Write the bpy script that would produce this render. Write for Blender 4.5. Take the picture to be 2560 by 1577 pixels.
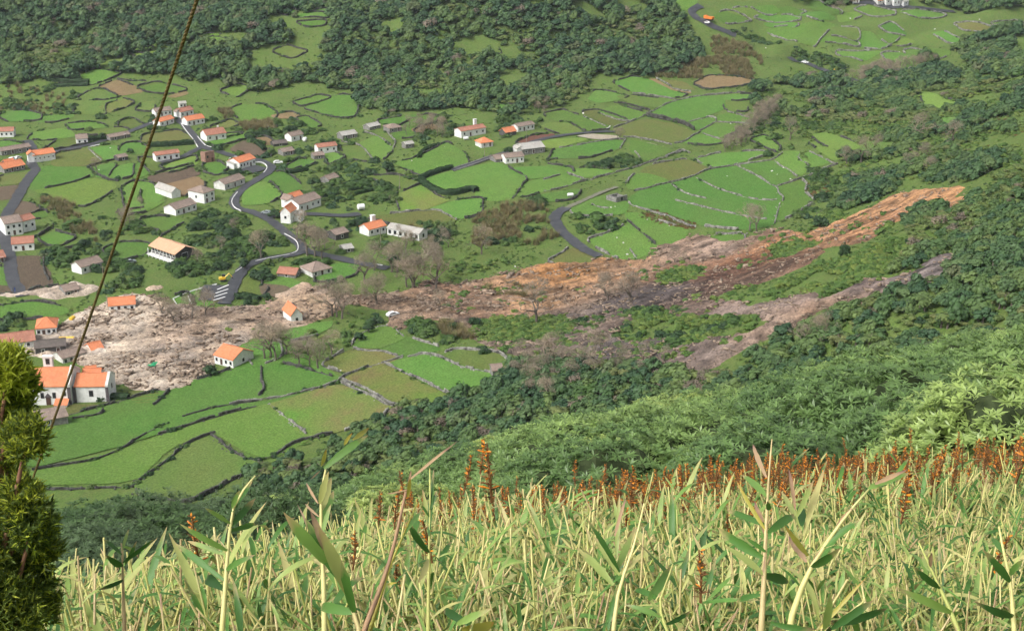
import bpy, bmesh, math, random
import numpy as np
from mathutils import Vector, Matrix, Quaternion
from mathutils.geometry import delaunay_2d_cdt
for _o in list(bpy.data.objects):
    bpy.data.objects.remove(_o)
scene = bpy.context.scene
COL = scene.collection
R = math.radians
rng = np.random.default_rng(7)
random.seed(7)

# ------------------------------------------------------------------ camera
W0, H0, FPX = 2560.0, 1577.0, 3517.0          # photograph size, focal length in its pixels
CAMZ, PITCH = 160.0, R(20.4)
cam_d = bpy.data.cameras.new('camera')
cam = bpy.data.objects.new('camera', cam_d)
COL.objects.link(cam)
cam.location = (0, 0, CAMZ)
cam.rotation_euler = (R(90) - PITCH, 0, 0)
cam_d.sensor_width = 36.0
cam_d.lens = 36.0 * FPX / W0
cam_d.clip_start = 0.05
cam_d.clip_end = 6000
scene.camera = cam
# ------------------------------------------------------------------ sky, sun, exposure
SUN_EL, SUN_AZ = R(48), R(232)               # overcast; brightest part of the sky behind and left of the camera
world = bpy.data.worlds.new('World')
scene.world = world
world.use_nodes = True
wn, wl = world.node_tree.nodes, world.node_tree.links
wn.clear()
sky_n = wn.new('ShaderNodeTexSky')
sky_n.sky_type = 'NISHITA'
sky_n.sun_disc = False
sky_n.sun_elevation = SUN_EL
sky_n.sun_rotation = SUN_AZ
sky_n.dust_density = 4.0
hsv = wn.new('ShaderNodeHueSaturation')      # cloud cover greys the sky
hsv.inputs['Saturation'].default_value = 0.30
bg = wn.new('ShaderNodeBackground')
bg.inputs['Strength'].default_value = 0.088
wo = wn.new('ShaderNodeOutputWorld')
wl.new(sky_n.outputs[0], hsv.inputs['Color'])
wl.new(hsv.outputs[0], bg.inputs['Color'])
wl.new(bg.outputs[0], wo.inputs['Surface'])
sun_d = bpy.data.lights.new('sun', 'SUN')
sun_d.energy = 1.3
sun_d.angle = R(24)
sun_d.color = (1.0, 0.98, 0.95)
sun = bpy.data.objects.new('sun', sun_d)
COL.objects.link(sun)
sun.location = (0, -30, 220)
_sd = Vector((math.sin(SUN_AZ) * math.cos(SUN_EL), math.cos(SUN_AZ) * math.cos(SUN_EL), math.sin(SUN_EL)))
sun.rotation_euler = (-_sd).to_track_quat('-Z', 'Y').to_euler()
vs = scene.view_settings
vs.view_transform = 'Standard'
vs.look = 'None'
vs.gamma = 1.0
vs.use_curve_mapping = False
vs.exposure = 1.25
scene.cycles.volume_bounces = 0
scene.cycles.max_bounces = 3
scene.cycles.diffuse_bounces = 2
scene.cycles.use_adaptive_sampling = True
scene.cycles.adaptive_threshold = 0.04
scene.cycles.transparent_max_bounces = 6

# ------------------------------------------------------------------ numeric helpers
def hash2(ix, iy, s):
    h = (ix.astype(np.int64) * 374761393 + iy.astype(np.int64) * 668265263 + s * 982451653) & 0xFFFFFFFF
    h = ((h ^ (h >> 13)) * 1274126177) & 0xFFFFFFFF
    h = h ^ (h >> 16)
    return (h & 0xFFFFFF) / float(0xFFFFFF)

def vnoise(x, y, s=0):
    x = np.asarray(x, float); y = np.asarray(y, float)
    ix, iy = np.floor(x), np.floor(y)
    fx, fy = x - ix, y - iy
    fx = fx * fx * fx * (fx * (fx * 6 - 15) + 10); fy = fy * fy * fy * (fy * (fy * 6 - 15) + 10)
    a, b = hash2(ix, iy, s), hash2(ix + 1, iy, s)
    c, d = hash2(ix, iy + 1, s), hash2(ix + 1, iy + 1, s)
    return ((a * (1 - fx) + b * fx) * (1 - fy) + (c * (1 - fx) + d * fx) * fy) * 2 - 1

def fbm(x, y, o=4, s=0):
    t, a = 0.0, 1.0
    for i in range(o):
        t = t + a * vnoise(x * 2 ** i, y * 2 ** i, s + i * 17)
        a *= 0.5
    return t

def softplus(v, k):
    return k * np.logaddexp(0.0, np.asarray(v, float) / k)

# ------------------------------------------------------------------ the lie of the land
FY = np.array([0, 250, 330, 384, 500, 608, 761, 1009, 1400, 2200], float)
FX = np.array([-20, -8, 4, 24, 98, 138, 195, 330, 520, 900], float)   # foot of the right-hand hillside

def floor_z(x, y):
    z = 2.6 * vnoise(x / 120, y / 120, 3) + 0.9 * vnoise(x / 45, y / 45, 5)
    z = z + softplus(y - 800 - 0.25 * np.clip(x, 0, 400), 35) * (0.27 - 0.10 * np.clip((x - 120) / 200, 0, 1))
    z = z + softplus(385 - y, 22) * 0.10
    d = x - np.interp(y, FY, FX)
    sl = np.interp(y, [300, 480, 640, 820, 1000], [0.50, 0.46, 0.36, 0.20, 0.12])
    z = z + 150 * np.tanh(sl * softplus(d, 20) / 150)
    z = z + 1.6 * vnoise(x / 30, y / 30, 9) * np.clip(d / 60, 0, 1)
    z = z + 5.0 * fbm(x * .8 / 60 + y * .6 / 60, (-x * .6 + y * .8) / 26, 2, 12) * np.clip((y - 790) / 80, 0, 1)      # ribs and gullies of the back slope
    # wooded spur that comes down from the upper right
    t = np.clip((x + 210) / 430, 0, 1)
    z = z + 13 * np.exp(-((y - (835 + 165 * t)) / 55.0) ** 2) * np.clip(1.3 - np.abs(x - 20) / 260, 0, 1)
    return z

BR = np.array([-.40, -.20, -.13, -.085, 0, .066, .187, .386, .5]); BE = np.array([-.035, -.02, -.010, .000, .032, .052, .076, .130, .145])
def hill_z(x, y):
    """the photographer's own hillside: a bank of shrubs rises to the right, then the land drops away"""
    xr = np.maximum(x, 0)
    z = 157.7 - 0.5 * y + 7.2 * np.tanh(x / 60) + 9 * np.tanh(0.010 * xr * xr / 9)
    t = np.clip((y - 16) / 30, 0, 1); t = t * t * (3 - 2 * t)
    z = z * (1 - t) + t * (157.7 - y * (0.5 - np.interp(x / np.maximum(y, 8), BR, BE)))
    z = z - 0.38 * softplus(y - 66, 6)
    z = z + 0.10 * softplus(-y - 4, 3)
    return z + 0.10 * vnoise(x / 3, y / 3, 21) + 0.4 * vnoise(x / 14, y / 14, 22) * np.clip(y / 20, 0, 1)

def ground_z(x, y):
    x = np.asarray(x, float); y = np.asarray(y, float)
    a, b = floor_z(x, y), hill_z(x, y)
    k = 5.0
    return k * np.logaddexp(a / k, b / k)

CP, SP = math.cos(PITCH), math.sin(PITCH)
def ray(u, v):
    u = np.asarray(u, float); v = np.asarray(v, float)
    xr, yd = (u - W0 / 2) / FPX, (v - H0 / 2) / FPX
    return np.stack([xr, CP - yd * SP, -SP - yd * CP], -1)

def px2w(u, v, y0=235.0):
    """points where the sight lines through photo pixels meet the ground beyond y0"""
    d = ray(np.atleast_1d(u), np.atleast_1d(v))
    t = np.geomspace(y0, 2400, 700)[None, :] / d[:, 1:2]
    g = CAMZ + d[:, 2:3] * t - ground_z(d[:, 0:1] * t, d[:, 1:2] * t)
    hit = g < 0
    k = np.where(hit.any(1), hit.argmax(1), 699)
    n = np.arange(len(d))
    lo, hi = t[n, np.maximum(k - 1, 0)], t[n, k]
    for _ in range(20):
        m = 0.5 * (lo + hi)
        b = CAMZ + d[:, 2] * m - ground_z(d[:, 0] * m, d[:, 1] * m) < 0
        hi = np.where(b, m, hi); lo = np.where(b, lo, m)
    x, y = d[:, 0] * hi, d[:, 1] * hi
    return np.stack([x, y, ground_z(x, y)], -1)

def w2px(p):
    p = np.atleast_2d(np.asarray(p, float)); r = p - np.array([0, 0, CAMZ])
    f = r[:, 1] * CP - r[:, 2] * SP
    up = r[:, 1] * SP + r[:, 2] * CP
    return np.stack([W0 / 2 + FPX * r[:, 0] / f, H0 / 2 - FPX * up / f], -1)

def at_dist(u, v, d):
    q = ray(u, v); q = q / np.linalg.norm(q)
    return Vector((q[0] * d, q[1] * d, CAMZ + q[2] * d))

CROPS = dict(c1=(0, 240, 3.836), c2=(0, 480, 3.836), c3=(0, 740, 3.836), c4=(560, 240, 3.836), c5=(560, 480, 3.836),
             c6=(1100, 240, 3.836), d1=(0, 0, 2.8547), d2=(860, 0, 2.8547), d3=(1700, 0, 2.8547), d4=(1300, 400, 1.948),
             d5=(560, 740, 3.230), d6=(0, 840, 2.0516), d7=(600, 1030, 2.455), d8=(1560, 1030, 2.455),
             e1=(1400, 180, 4.384), e2=(1360, 380, 3.069), e3=(1720, 0, 5.845), e4=(2100, 0, 5.337), e5=(0, 170, 4.721),
             f1=(920, 600, 3.069), p=(0, 0, 1.0))
def cv(c, pts):
    x0, y0, s = CROPS[c]
    return np.array([(x0 + a / s, y0 + b / s) for a, b in pts], float)
def cw(c, pts):
    q = cv(c, pts)
    return px2w(q[:, 0], q[:, 1])

def in_poly(px, py, poly):
    px = np.asarray(px); py = np.asarray(py)
    r = np.zeros(px.shape, bool)
    n = len(poly)
    for i in range(n):
        x1, y1 = poly[i][0], poly[i][1]; x2, y2 = poly[(i + 1) % n][0], poly[(i + 1) % n][1]
        c = (y1 > py) != (y2 > py)
        with np.errstate(divide='ignore', invalid='ignore'):
            xi = (x2 - x1) * (py - y1) / (y2 - y1) + x1
        r ^= c & (px < xi)
    return r

def resample(P, step, closed=False):
    P = np.asarray(P, float)
    if closed: P = np.vstack([P, P[:1]])
    d = np.r_[0, np.cumsum(np.linalg.norm(np.diff(P[:, :2], axis=0), axis=1))]
    n = max(2, int(round(d[-1] / step)) + 1)
    s = np.linspace(0, d[-1], n)
    Q = np.stack([np.interp(s, d, P[:, k]) for k in range(P.shape[1])], -1)
    return Q[:-1] if closed else Q

def chaikin(P, n=1, closed=True):
    P = np.asarray(P, float)
    for _ in range(n):
        if closed:
            Q = np.roll(P, -1, 0)
            P = np.stack([.88 * P + .12 * Q, .12 * P + .88 * Q], 1).reshape(-1, P.shape[1])
        else:
            A, B = P[:-1], P[1:]
            P = np.vstack([P[:1], np.stack([.75 * A + .25 * B, .25 * A + .75 * B], 1).reshape(-1, P.shape[1]), P[-1:]])
    return P

# raster of what stands where (1 m cells) so that plants keep off roads, fields and houses
OX0, OY0, ONX, ONY = -620, 200, 1500, 1500
occ = np.zeros((ONY, ONX), np.uint8)            # 1 field, 2 road, 4 house, 8 mud
def occ_poly(poly, bit):
    poly = np.asarray(poly)
    x0, x1 = int(max(poly[:, 0].min() - OX0, 0)), int(min(poly[:, 0].max() - OX0 + 2, ONX))
    y0, y1 = int(max(poly[:, 1].min() - OY0, 0)), int(min(poly[:, 1].max() - OY0 + 2, ONY))
    if x1 <= x0 or y1 <= y0: return
    gx, gy = np.meshgrid(np.arange(x0, x1) + OX0 + .5, np.arange(y0, y1) + OY0 + .5)
    occ[y0:y1, x0:x1] |= (in_poly(gx, gy, poly) * bit).astype(np.uint8)
def occ_disc(x, y, r, bit):
    a = np.linspace(0, 2 * math.pi, 9)[:-1]
    occ_poly(np.stack([x + r * np.cos(a), y + r * np.sin(a)], -1), bit)
def occ_at(x, y):
    i = np.clip((np.asarray(y) - OY0).astype(int), 0, ONY - 1); j = np.clip((np.asarray(x) - OX0).astype(int), 0, ONX - 1)
    return occ[i, j]

# ------------------------------------------------------------------ mesh helpers
def mesh_np(name, V, F, mats=(), smooth=False, midx=None):
    V = np.asarray(V, np.float32).reshape(-1, 3)
    me = bpy.data.meshes.new(name)
    groups = F if isinstance(F, list) else [F]
    groups = [np.asarray(g, np.int32) for g in groups if len(g)]
    nl = sum(g.size for g in groups); nf = sum(len(g) for g in groups)
    me.vertices.add(len(V)); me.vertices.foreach_set('co', V.ravel())
    me.loops.add(nl); me.polygons.add(nf)
    me.loops.foreach_set('vertex_index', np.concatenate([g.ravel() for g in groups]))
    tot = np.concatenate([np.full(len(g), g.shape[1], np.int32) for g in groups])
    st = np.r_[0, np.cumsum(tot)[:-1]].astype(np.int32)
    me.polygons.foreach_set('loop_start', st)
    if midx is not None: me.polygons.foreach_set('material_index', np.asarray(midx, np.int32))
    if smooth: me.polygons.foreach_set('use_smooth', np.ones(nf, bool))
    for m in mats: me.materials.append(m)
    me.update(calc_edges=True)
    me.validate()
    return me

class MB:
    """collects boxes, prisms and tubes into one mesh"""
    def __init__(s): s.v = []; s.f = []; s.m = []
    def add(s, vs_, fs, mi=0):
        o = len(s.v); s.v += [tuple(p) for p in vs_]; s.f += [tuple(i + o for i in f) for f in fs]; s.m += [mi] * len(fs)
    def box(s, c, d, rz=0, mi=0):
        cx, cy, cz = c; a, b, h = d[0] / 2, d[1] / 2, d[2] / 2
        cs, sn = math.cos(rz), math.sin(rz)
        P = [(cx + x * cs - y * sn, cy + x * sn + y * cs, cz + z) for z in (-h, h) for x, y in ((-a, -b), (a, -b), (a, b), (-a, b))]
        s.add(P, [(3, 2, 1, 0), (4, 5, 6, 7), (0, 1, 5, 4), (1, 2, 6, 5), (2, 3, 7, 6), (3, 0, 4, 7)], mi)
    def tube(s, pts, rad, n=5, mi=0, cap=True):
        pts = [Vector(p) for p in pts]; L = len(pts)
        if not hasattr(rad, '__len__'): rad = [rad] * L
        vs_ = []; prev = None
        for i, p in enumerate(pts):
            t = (pts[min(i + 1, L - 1)] - pts[max(i - 1, 0)]).normalized()
            if prev is None:
                a = Vector((1, 0, 0)) if abs(t.x) < .8 else Vector((0, 1, 0))
                u = t.cross(a).normalized()
            else:
                u = (prev - t * prev.dot(t)).normalized()
            prev = u; w = t.cross(u)
            for k in range(n):
                q = 2 * math.pi * k / n
                vs_.append(p + (u * math.cos(q) + w * math.sin(q)) * rad[i])
        fs = [(i * n + k, i * n + (k + 1) % n, (i + 1) * n + (k + 1) % n, (i + 1) * n + k) for i in range(L - 1) for k in range(n)]
        if cap: fs += [tuple(range(n - 1, -1, -1)), tuple((L - 1) * n + k for k in range(n))]
        s.add(vs_, fs, mi)
    def mesh(s, name, mats, smooth=False):
        me = bpy.data.meshes.new(name)
        me.from_pydata(s.v, [], s.f)
        for m in (mats if isinstance(mats, (list, tuple)) else [mats]): me.materials.append(m)
        if any(s.m): me.polygons.foreach_set('material_index', s.m)
        if smooth: me.polygons.foreach_set('use_smooth', [True] * len(me.polygons))
        me.update()
        return me
    def build(s, name, mats, parent=None, smooth=False):
        return obj(name, s.mesh(name, mats, smooth), parent)

def obj(name, me, parent=None, loc=None, rot=None, scl=None):
    o = bpy.data.objects.new(name, me)
    COL.objects.link(o)
    if parent is not None: o.parent = parent
    if loc is not None: o.location = loc
    if rot is not None: o.rotation_euler = rot
    if scl is not None: o.scale = scl if hasattr(scl, '__len__') else (scl, scl, scl)
    return o
def tag(o, label=None, cat=None, group=None, kind=None):
    if label: o['label'] = label
    if cat: o['category'] = cat
    if group: o['group'] = group
    if kind: o['kind'] = kind
    return o
def empty(name, loc=(0, 0, 0), rz=0, rot=None):
    o = bpy.data.objects.new(name, None)
    COL.objects.link(o)
    o.location = loc
    o.rotation_euler = rot if rot is not None else (0, 0, rz)
    o.empty_display_size = 0.2
    return o

# ------------------------------------------------------------------ materials
def _nt(name):
    m = bpy.data.materials.new(name); m.use_nodes = True
    nt = m.node_tree; b = nt.nodes['Principled BSDF']
    return m, nt, b
def _ramp(nt, fac, stops):
    r = nt.nodes.new('ShaderNodeValToRGB')
    e = r.color_ramp.elements
    while len(e) < len(stops): e.new(0.5)
    for q, (p, c) in zip(e, stops):
        q.position = p; q.color = (*c, 1)
    nt.links.new(fac, r.inputs[0])
    return r.outputs[0]
def _noise(nt, scale, detail=4, rough=0.6, coord=None, dist=0.0):
    n = nt.nodes.new('ShaderNodeTexNoise')
    n.inputs['Scale'].default_value = scale; n.inputs['Detail'].default_value = detail
    n.inputs['Roughness'].default_value = rough; n.inputs['Distortion'].default_value = dist
    if coord is not None: nt.links.new(coord, n.inputs['Vector'])
    return n.outputs['Fac']
def _mix(nt, f, a, b, mode='MIX'):
    m = nt.nodes.new('ShaderNodeMix'); m.data_type = 'RGBA'; m.blend_type = mode
    for s, v in ((m.inputs[0], f), (m.inputs[6], a), (m.inputs[7], b)):
        if isinstance(v, (int, float)): s.default_value = v
        elif isinstance(v, tuple): s.default_value = (*v, 1)
        else: nt.links.new(v, s)
    return m.outputs[2]
def _bump(nt, b, h, strength, dist):
    n = nt.nodes.new('ShaderNodeBump'); n.inputs['Strength'].default_value = strength; n.inputs['Distance'].default_value = dist
    nt.links.new(h, n.inputs['Height']); nt.links.new(n.outputs[0], b.inputs['Normal'])
def _pos(nt):
    g = nt.nodes.new('ShaderNodeNewGeometry'); return g.outputs['Position']
def _objc(nt):
    g = nt.nodes.new('ShaderNodeTexCoord'); return g.outputs['Object']
def _rand(nt):
    return nt.nodes.new('ShaderNodeObjectInfo').outputs['Random']

def mat_two(name, c1, c2, scale=1.0, rough=0.85, bump=0.0, bdist=0.02, world=True, detail=5, lo=.3, hi=.7, randv=0.0, spec=0.3):
    m, nt, b = _nt(name)
    co = _pos(nt) if world else _objc(nt)
    f = _noise(nt, scale, detail, .62, co)
    c = _ramp(nt, f, [(lo, c1), (hi, c2)])
    if randv:
        h = nt.nodes.new('ShaderNodeHueSaturation')
        mr = nt.nodes.new('ShaderNodeMapRange'); mr.inputs[3].default_value = 1 - randv; mr.inputs[4].default_value = 1 + randv
        nt.links.new(_rand(nt), mr.inputs[0]); nt.links.new(mr.outputs[0], h.inputs['Value']); nt.links.new(c, h.inputs['Color'])
        c = h.outputs[0]
    nt.links.new(c, b.inputs['Base Color'])
    b.inputs['Roughness'].default_value = rough
    b.inputs['Specular IOR Level'].default_value = spec
    if bump: _bump(nt, b, f, bump, bdist)
    return m

def mat_field(name, base, alt, patch, amt=0.5):
    """pasture or soil: base colour with broad patches, mid mottling and fine tufts"""
    m, nt, b = _nt(name)
    p = _pos(nt)
    mp = nt.nodes.new('ShaderNodeMapping'); mp.inputs['Scale'].default_value = (1.0, 0.55, 1.0); mp.inputs['Rotation'].default_value = (0, 0, .5)
    nt.links.new(p, mp.inputs[0])
    big = _noise(nt, 0.045, 3, .6, mp.outputs[0], .6); mid = _noise(nt, 0.32, 5, .7, mp.outputs[0]); fine = _noise(nt, 1.7, 4, .7, p)
    k = _ramp(nt, big, [(.40, (0, 0, 0)), (.68, (amt, amt, amt))])
    c = _mix(nt, k, base, patch)
    k2 = _ramp(nt, mid, [(.38, (0, 0, 0)), (.66, (.75, .75, .75))])
    c = _mix(nt, k2, c, alt)
    k3 = _ramp(nt, fine, [(.32, (.52, .55, .52)), (.68, (1.22, 1.2, 1.18))])
    c = _mix(nt, 1.0, c, k3, 'MULTIPLY')
    h = nt.nodes.new('ShaderNodeHueSaturation')
    mr = nt.nodes.new('ShaderNodeMapRange'); mr.inputs[3].default_value = .84; mr.inputs[4].default_value = 1.14
    rd = _rand(nt)
    nt.links.new(rd, mr.inputs[0]); nt.links.new(mr.outputs[0], h.inputs['Value'])
    mh = nt.nodes.new('ShaderNodeMapRange'); mh.inputs[3].default_value = .488; mh.inputs[4].default_value = .508
    fr = nt.nodes.new('ShaderNodeMath'); fr.operation = 'FRACT'; ml = nt.nodes.new('ShaderNodeMath'); ml.operation = 'MULTIPLY'; ml.inputs[1].default_value = 7.3
    nt.links.new(rd, ml.inputs[0]); nt.links.new(ml.outputs[0], fr.inputs[0]); nt.links.new(fr.outputs[0], mh.inputs[0]); nt.links.new(mh.outputs[0], h.inputs['Hue'])
    nt.links.new(c, h.inputs['Color'])
    nt.links.new(h.outputs[0], b.inputs['Base Color'])
    b.inputs['Roughness'].default_value = 0.95; b.inputs['Specular IOR Level'].default_value = 0.1
    _bump(nt, b, fine, .6, .25)
    return m

def mat_leaf(name, stops, scale=0.9, rough=.6, transl=0.25, spec=.3, fine=True):
    """foliage: each plant takes its own tone, with mottling inside"""
    m, nt, b = _nt(name)
    c = _ramp(nt, _rand(nt), stops)
    f = _noise(nt, scale, 3, .6, _objc(nt))
    k = _ramp(nt, f, [(.3, (.55, .6, .55)), (.7, (1.35, 1.3, 1.2))])
    c = _mix(nt, 1.0, c, k, 'MULTIPLY')
    nt.links.new(c, b.inputs['Base Color'])
    b.inputs['Roughness'].default_value = rough
    b.inputs['Specular IOR Level'].default_value = spec
    if transl:
        tr = nt.nodes.new('ShaderNodeBsdfTranslucent'); mx = nt.nodes.new('ShaderNodeMixShader'); mx.inputs[0].default_value = transl
        out = nt.nodes['Material Output']
        nt.links.new(c, tr.inputs[0]); nt.links.new(b.outputs[0], mx.inputs[1]); nt.links.new(tr.outputs[0], mx.inputs[2]); nt.links.new(mx.outputs[0], out.inputs[0])
    return m

def mat_roof(name, c1, c2, dirt=(.1, .08, .07), scale=14.0):
    m, nt, b = _nt(name)
    co = _objc(nt)
    f = _noise(nt, 1.1, 6, .7, co); g = _noise(nt, .35, 4, .6, co)
    c = _mix(nt, _ramp(nt, f, [(.3, (0, 0, 0)), (.7, (1, 1, 1))]), c1, c2)
    c = _mix(nt, _ramp(nt, g, [(.52, (0, 0, 0)), (.75, (.55, .55, .55))]), c, dirt)
    wv = nt.nodes.new('ShaderNodeTexWave'); wv.inputs['Scale'].default_value = 1.6; wv.inputs['Distortion'].default_value = .4
    nt.links.new(co, wv.inputs[0])
    c = _mix(nt, 1.0, c, _ramp(nt, wv.outputs['Fac'], [(0, (.8, .8, .8)), (.5, (1.05, 1.05, 1.05))]), 'MULTIPLY')
    nt.links.new(c, b.inputs['Base Color']); b.inputs['Roughness'].default_value = .9
    _bump(nt, b, wv.outputs['Fac'], .8, .06)
    return m

M = {}
M['white'] = mat_two('whitewash', (.58, .575, .55), (.82, .82, .80), .7, .85, world=False, detail=6)
M['offwhite'] = mat_two('weathered_whitewash', (.38, .37, .34), (.74, .73, .70), .6, .9, world=False, detail=7)
M['stone'] = mat_two('grey_stone', (.10, .095, .09), (.30, .29, .27), 1.4, .95, .6, .06, world=False, detail=8)
M['darkstone'] = mat_two('dark_basalt', (.035, .033, .032), (.12, .115, .11), 1.6, .95, .6, .06, world=False, detail=8)
M['brick'] = mat_two('reddish_masonry', (.20, .10, .07), (.34, .22, .17), 1.1, .95, .5, .05, world=False, detail=8)
M['trim'] = mat_two('basalt_trim', (.06, .05, .055), (.14, .12, .12), 2.0, .8, world=False)
M['pane'] = mat_two('dark_glass', (.012, .014, .016), (.03, .034, .04), .5, .18, world=False, spec=.6)
M['door'] = mat_two('dark_door', (.05, .03, .022), (.10, .05, .035), 2, .7, world=False)
M['orange'] = mat_roof('orange_tiles', (.60, .185, .075), (.72, .27, .13), (.42, .15, .08))
M['brownred'] = mat_roof('brown_red_tiles', (.34, .13, .08), (.46, .22, .15), (.2, .1, .07))
M['greybrown'] = mat_roof('grey_brown_tiles', (.20, .145, .115), (.34, .26, .21), (.13, .1, .08))
M['palegrey'] = mat_roof('pale_sheet_roof', (.36, .34, .30), (.50, .48, .44), (.28, .24, .2))
M['darkroof'] = mat_roof('dark_roof', (.09, .075, .065), (.17, .14, .12), (.06, .05, .045))
M['salmon'] = mat_roof('salmon_tiles', (.60, .33, .19), (.68, .42, .27), (.5, .28, .17))
M['asphalt'] = mat_two('asphalt', (.024, .026, .031), (.062, .063, .068), .35, .6, world=True, detail=8, spec=.5)
M['track'] = mat_two('gravel_track', (.10, .11, .06), (.20, .19, .15), .5, .95, world=True, detail=7)
M['paint'] = mat_two('road_paint', (.68, .68, .66), (.8, .8, .78), 1, .7)
M['wallstone'] = mat_two('field_wall_stone', (.028, .028, .024), (.13, .128, .112), .55, .97, .5, .1, detail=9, lo=.36, hi=.72)
M['wallpale'] = mat_two('lichened_wall_stone', (.06, .056, .05), (.36, .35, .31), .6, .97, .5, .1, detail=9, lo=.34, hi=.68)
M['rubble'] = mat_two('rubble', (.07, .045, .032), (.36, .275, .20), .9, .95, .3, .05, detail=8, lo=.36, hi=.62)
M['wood'] = mat_two('weathered_timber', (.16, .13, .10), (.34, .29, .24), 1.5, .9, world=False)
M['bark'] = mat_two('bark', (.09, .075, .06), (.19, .16, .13), 3, .95, world=False)
M['metal'] = mat_two('dark_metal', (.03, .03, .032), (.07, .07, .072), 2, .5, world=False)
FC = dict(
    G=((.090, .198, .037), (.122, .226, .050), (.125, .175, .048), .6),
    g=((.10, .175, .038), (.13, .185, .05), (.15, .155, .05), .7),
    o=((.118, .165, .042), (.15, .165, .055), (.165, .13, .055), .7),
    y=((.135, .235, .045), (.17, .255, .06), (.17, .2, .055), .5),
    b=((.115, .085, .062), (.15, .11, .08), (.10, .10, .05), .4),
    r=((.15, .075, .052), (.18, .10, .07), (.14, .10, .06), .35),
    t=((.23, .155, .085), (.27, .2, .11), (.17, .15, .06), .6),
    s=((.33, .30, .25), (.40, .35, .28), (.36, .26, .17), .6),
    m=((.105, .215, .036), (.15, .20, .05), (.20, .135, .07), .85))
for k_, (a_, b_, c_, d_) in FC.items(): M['f' + k_] = mat_field('field_' + {'G': 'bright_pasture', 'g': 'dull_pasture', 'o': 'rough_olive_pasture', 'y': 'yellow_pasture', 'b': 'ploughed_soil', 'r': 'red_soil', 't': 'dry_tan_grass', 's': 'pale_gravel', 'm': 'mottled_pasture'}[k_], a_, b_, c_, d_)
M['ground'] = mat_field('rough_ground', (.095, .172, .040), (.125, .16, .052), (.075, .125, .032), .7)
# ================================================================== GROUND SHEET
ys = np.r_[np.linspace(-45, 40, 150), np.geomspace(40, 230, 150)[1:], np.geomspace(230, 1750, 620)[1:]]
s_ = np.linspace(-1, 1, 460)
GY = np.repeat(ys[:, None], len(s_), 1)
GX = s_[None, :] * (0.46 * np.maximum(ys, 0) + 60)[:, None]
GZ = ground_z(GX, GY)
nr, nc = GX.shape
ii = np.arange(nr * nc).reshape(nr, nc)
Fq = np.stack([ii[:-1, :-1], ii[:-1, 1:], ii[1:, 1:], ii[1:, :-1]], -1).reshape(-1, 4)
gm = mesh_np('ground', np.stack([GX, GY, GZ], -1), Fq, [M['ground']], smooth=True)
tag(obj('ground', gm), kind='structure')

# ================================================================== FIELDS (outlines read off the photograph, draped on the land)
FIELDS = []
def fl(c, kind, *polys):
    for q in polys: FIELDS.append((c, kind, q))
fl('e5', 'G', [(960,100),(1120,25),(1390,60),(1380,85),(1090,195),(1040,170)], [(640,190),(1060,190),(1040,205),(650,215)],
   [(1650,230),(1850,180),(2160,245),(2150,275),(1980,300),(1760,280)], [(20,580),(80,520),(300,515),(440,550),(460,620),(130,630)],
   [(470,620),(480,580),(840,555),(830,590),(620,640),(480,640)], [(360,845),(440,760),(780,720),(860,800),(840,815),(560,850)],
   [(800,670),(1100,650),(1230,690),(1200,710),(860,730)], [(-200,880),(100,870),(320,920),(280,950),(-200,985)],
   [(1060,960),(1280,930),(1430,930),(1440,1060),(1210,1100)], [(1450,960),(1500,900),(1640,890),(1720,960),(1640,1020),(1480,1000)])
fl('e5', 'g', [(960,350),(1110,265),(1200,265),(1380,345),(1230,375),(1000,370)], [(910,530),(930,400),(1190,385),(1430,365),(1190,450),(1240,540),(1100,550)],
   [(1620,500),(1700,420),(1820,400),(1790,510)], [(880,780),(1380,710),(1490,740),(1250,790),(1100,790)], [(1430,640),(1560,600),(1700,690),(1530,720),(1440,690)],
   [(520,985),(720,840),(880,840),(900,920),(700,960)], [(1650,1070),(1830,1080),(1960,1170),(1720,1220)], [(1390,135),(1620,170),(1880,180),(1660,225)])
fl('e5', 'o', [(1200,460),(1440,370),(1560,420),(1290,530)], [(640,1120),(680,1020),(1040,960),(1190,1090),(980,1160),(660,1160)], [(1700,890),(1720,800),(2100,740),(2280,880),(1850,890)])
fl('e5', 't', [(1200,230),(1380,150),(1700,240),(1660,280),(1450,320),(1330,280)], [(1990,340),(2150,285),(2200,310),(2080,345)])
fl('e5', 'y', [(1930,1160),(2290,1040),(2280,1110),(2000,1200)])
fl('c1', 'G', [(300,860),(320,780),(400,690),(500,675),(800,690),(870,780),(700,820),(450,890),(310,900)], [(890,700),(1060,650),(1120,690),(1050,770),(950,780)],
   [(1070,770),(1140,680),(1270,650),(1250,770),(1130,800)], [(1290,690),(1340,640),(1430,740),(1290,800)], [(1190,880),(1270,830),(1440,840),(1540,980),(1440,1050),(1210,1090)],
   [(1960,660),(2100,640),(2150,700),(2080,760),(1980,720)], [(320,1140),(420,1110),(430,1160),(340,1170)], [(2000,440),(2350,370),(2340,410),(2080,490)])
fl('c1', 'y', [(350,910),(500,890),(880,795),(1030,830),(1090,880),(900,1010),(800,1060),(600,1000)], [(1560,700),(1880,600),(1870,660),(1640,740)])
fl('c1', 'b', [(1430,780),(1820,690),(1900,760),(1560,850)], [(-60,890),(240,860),(130,980),(-60,1000)], [(200,1010),(330,1060),(360,1110),(150,1150),(110,1140)])
fl('c1', 'o', [(20,780),(300,730),(180,840),(20,850)], [(1990,320),(2200,230),(2270,280),(2100,320)])
fl('c1', 't', [(1510,860),(1900,780),(1930,870),(1760,960),(1620,890)])
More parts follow.
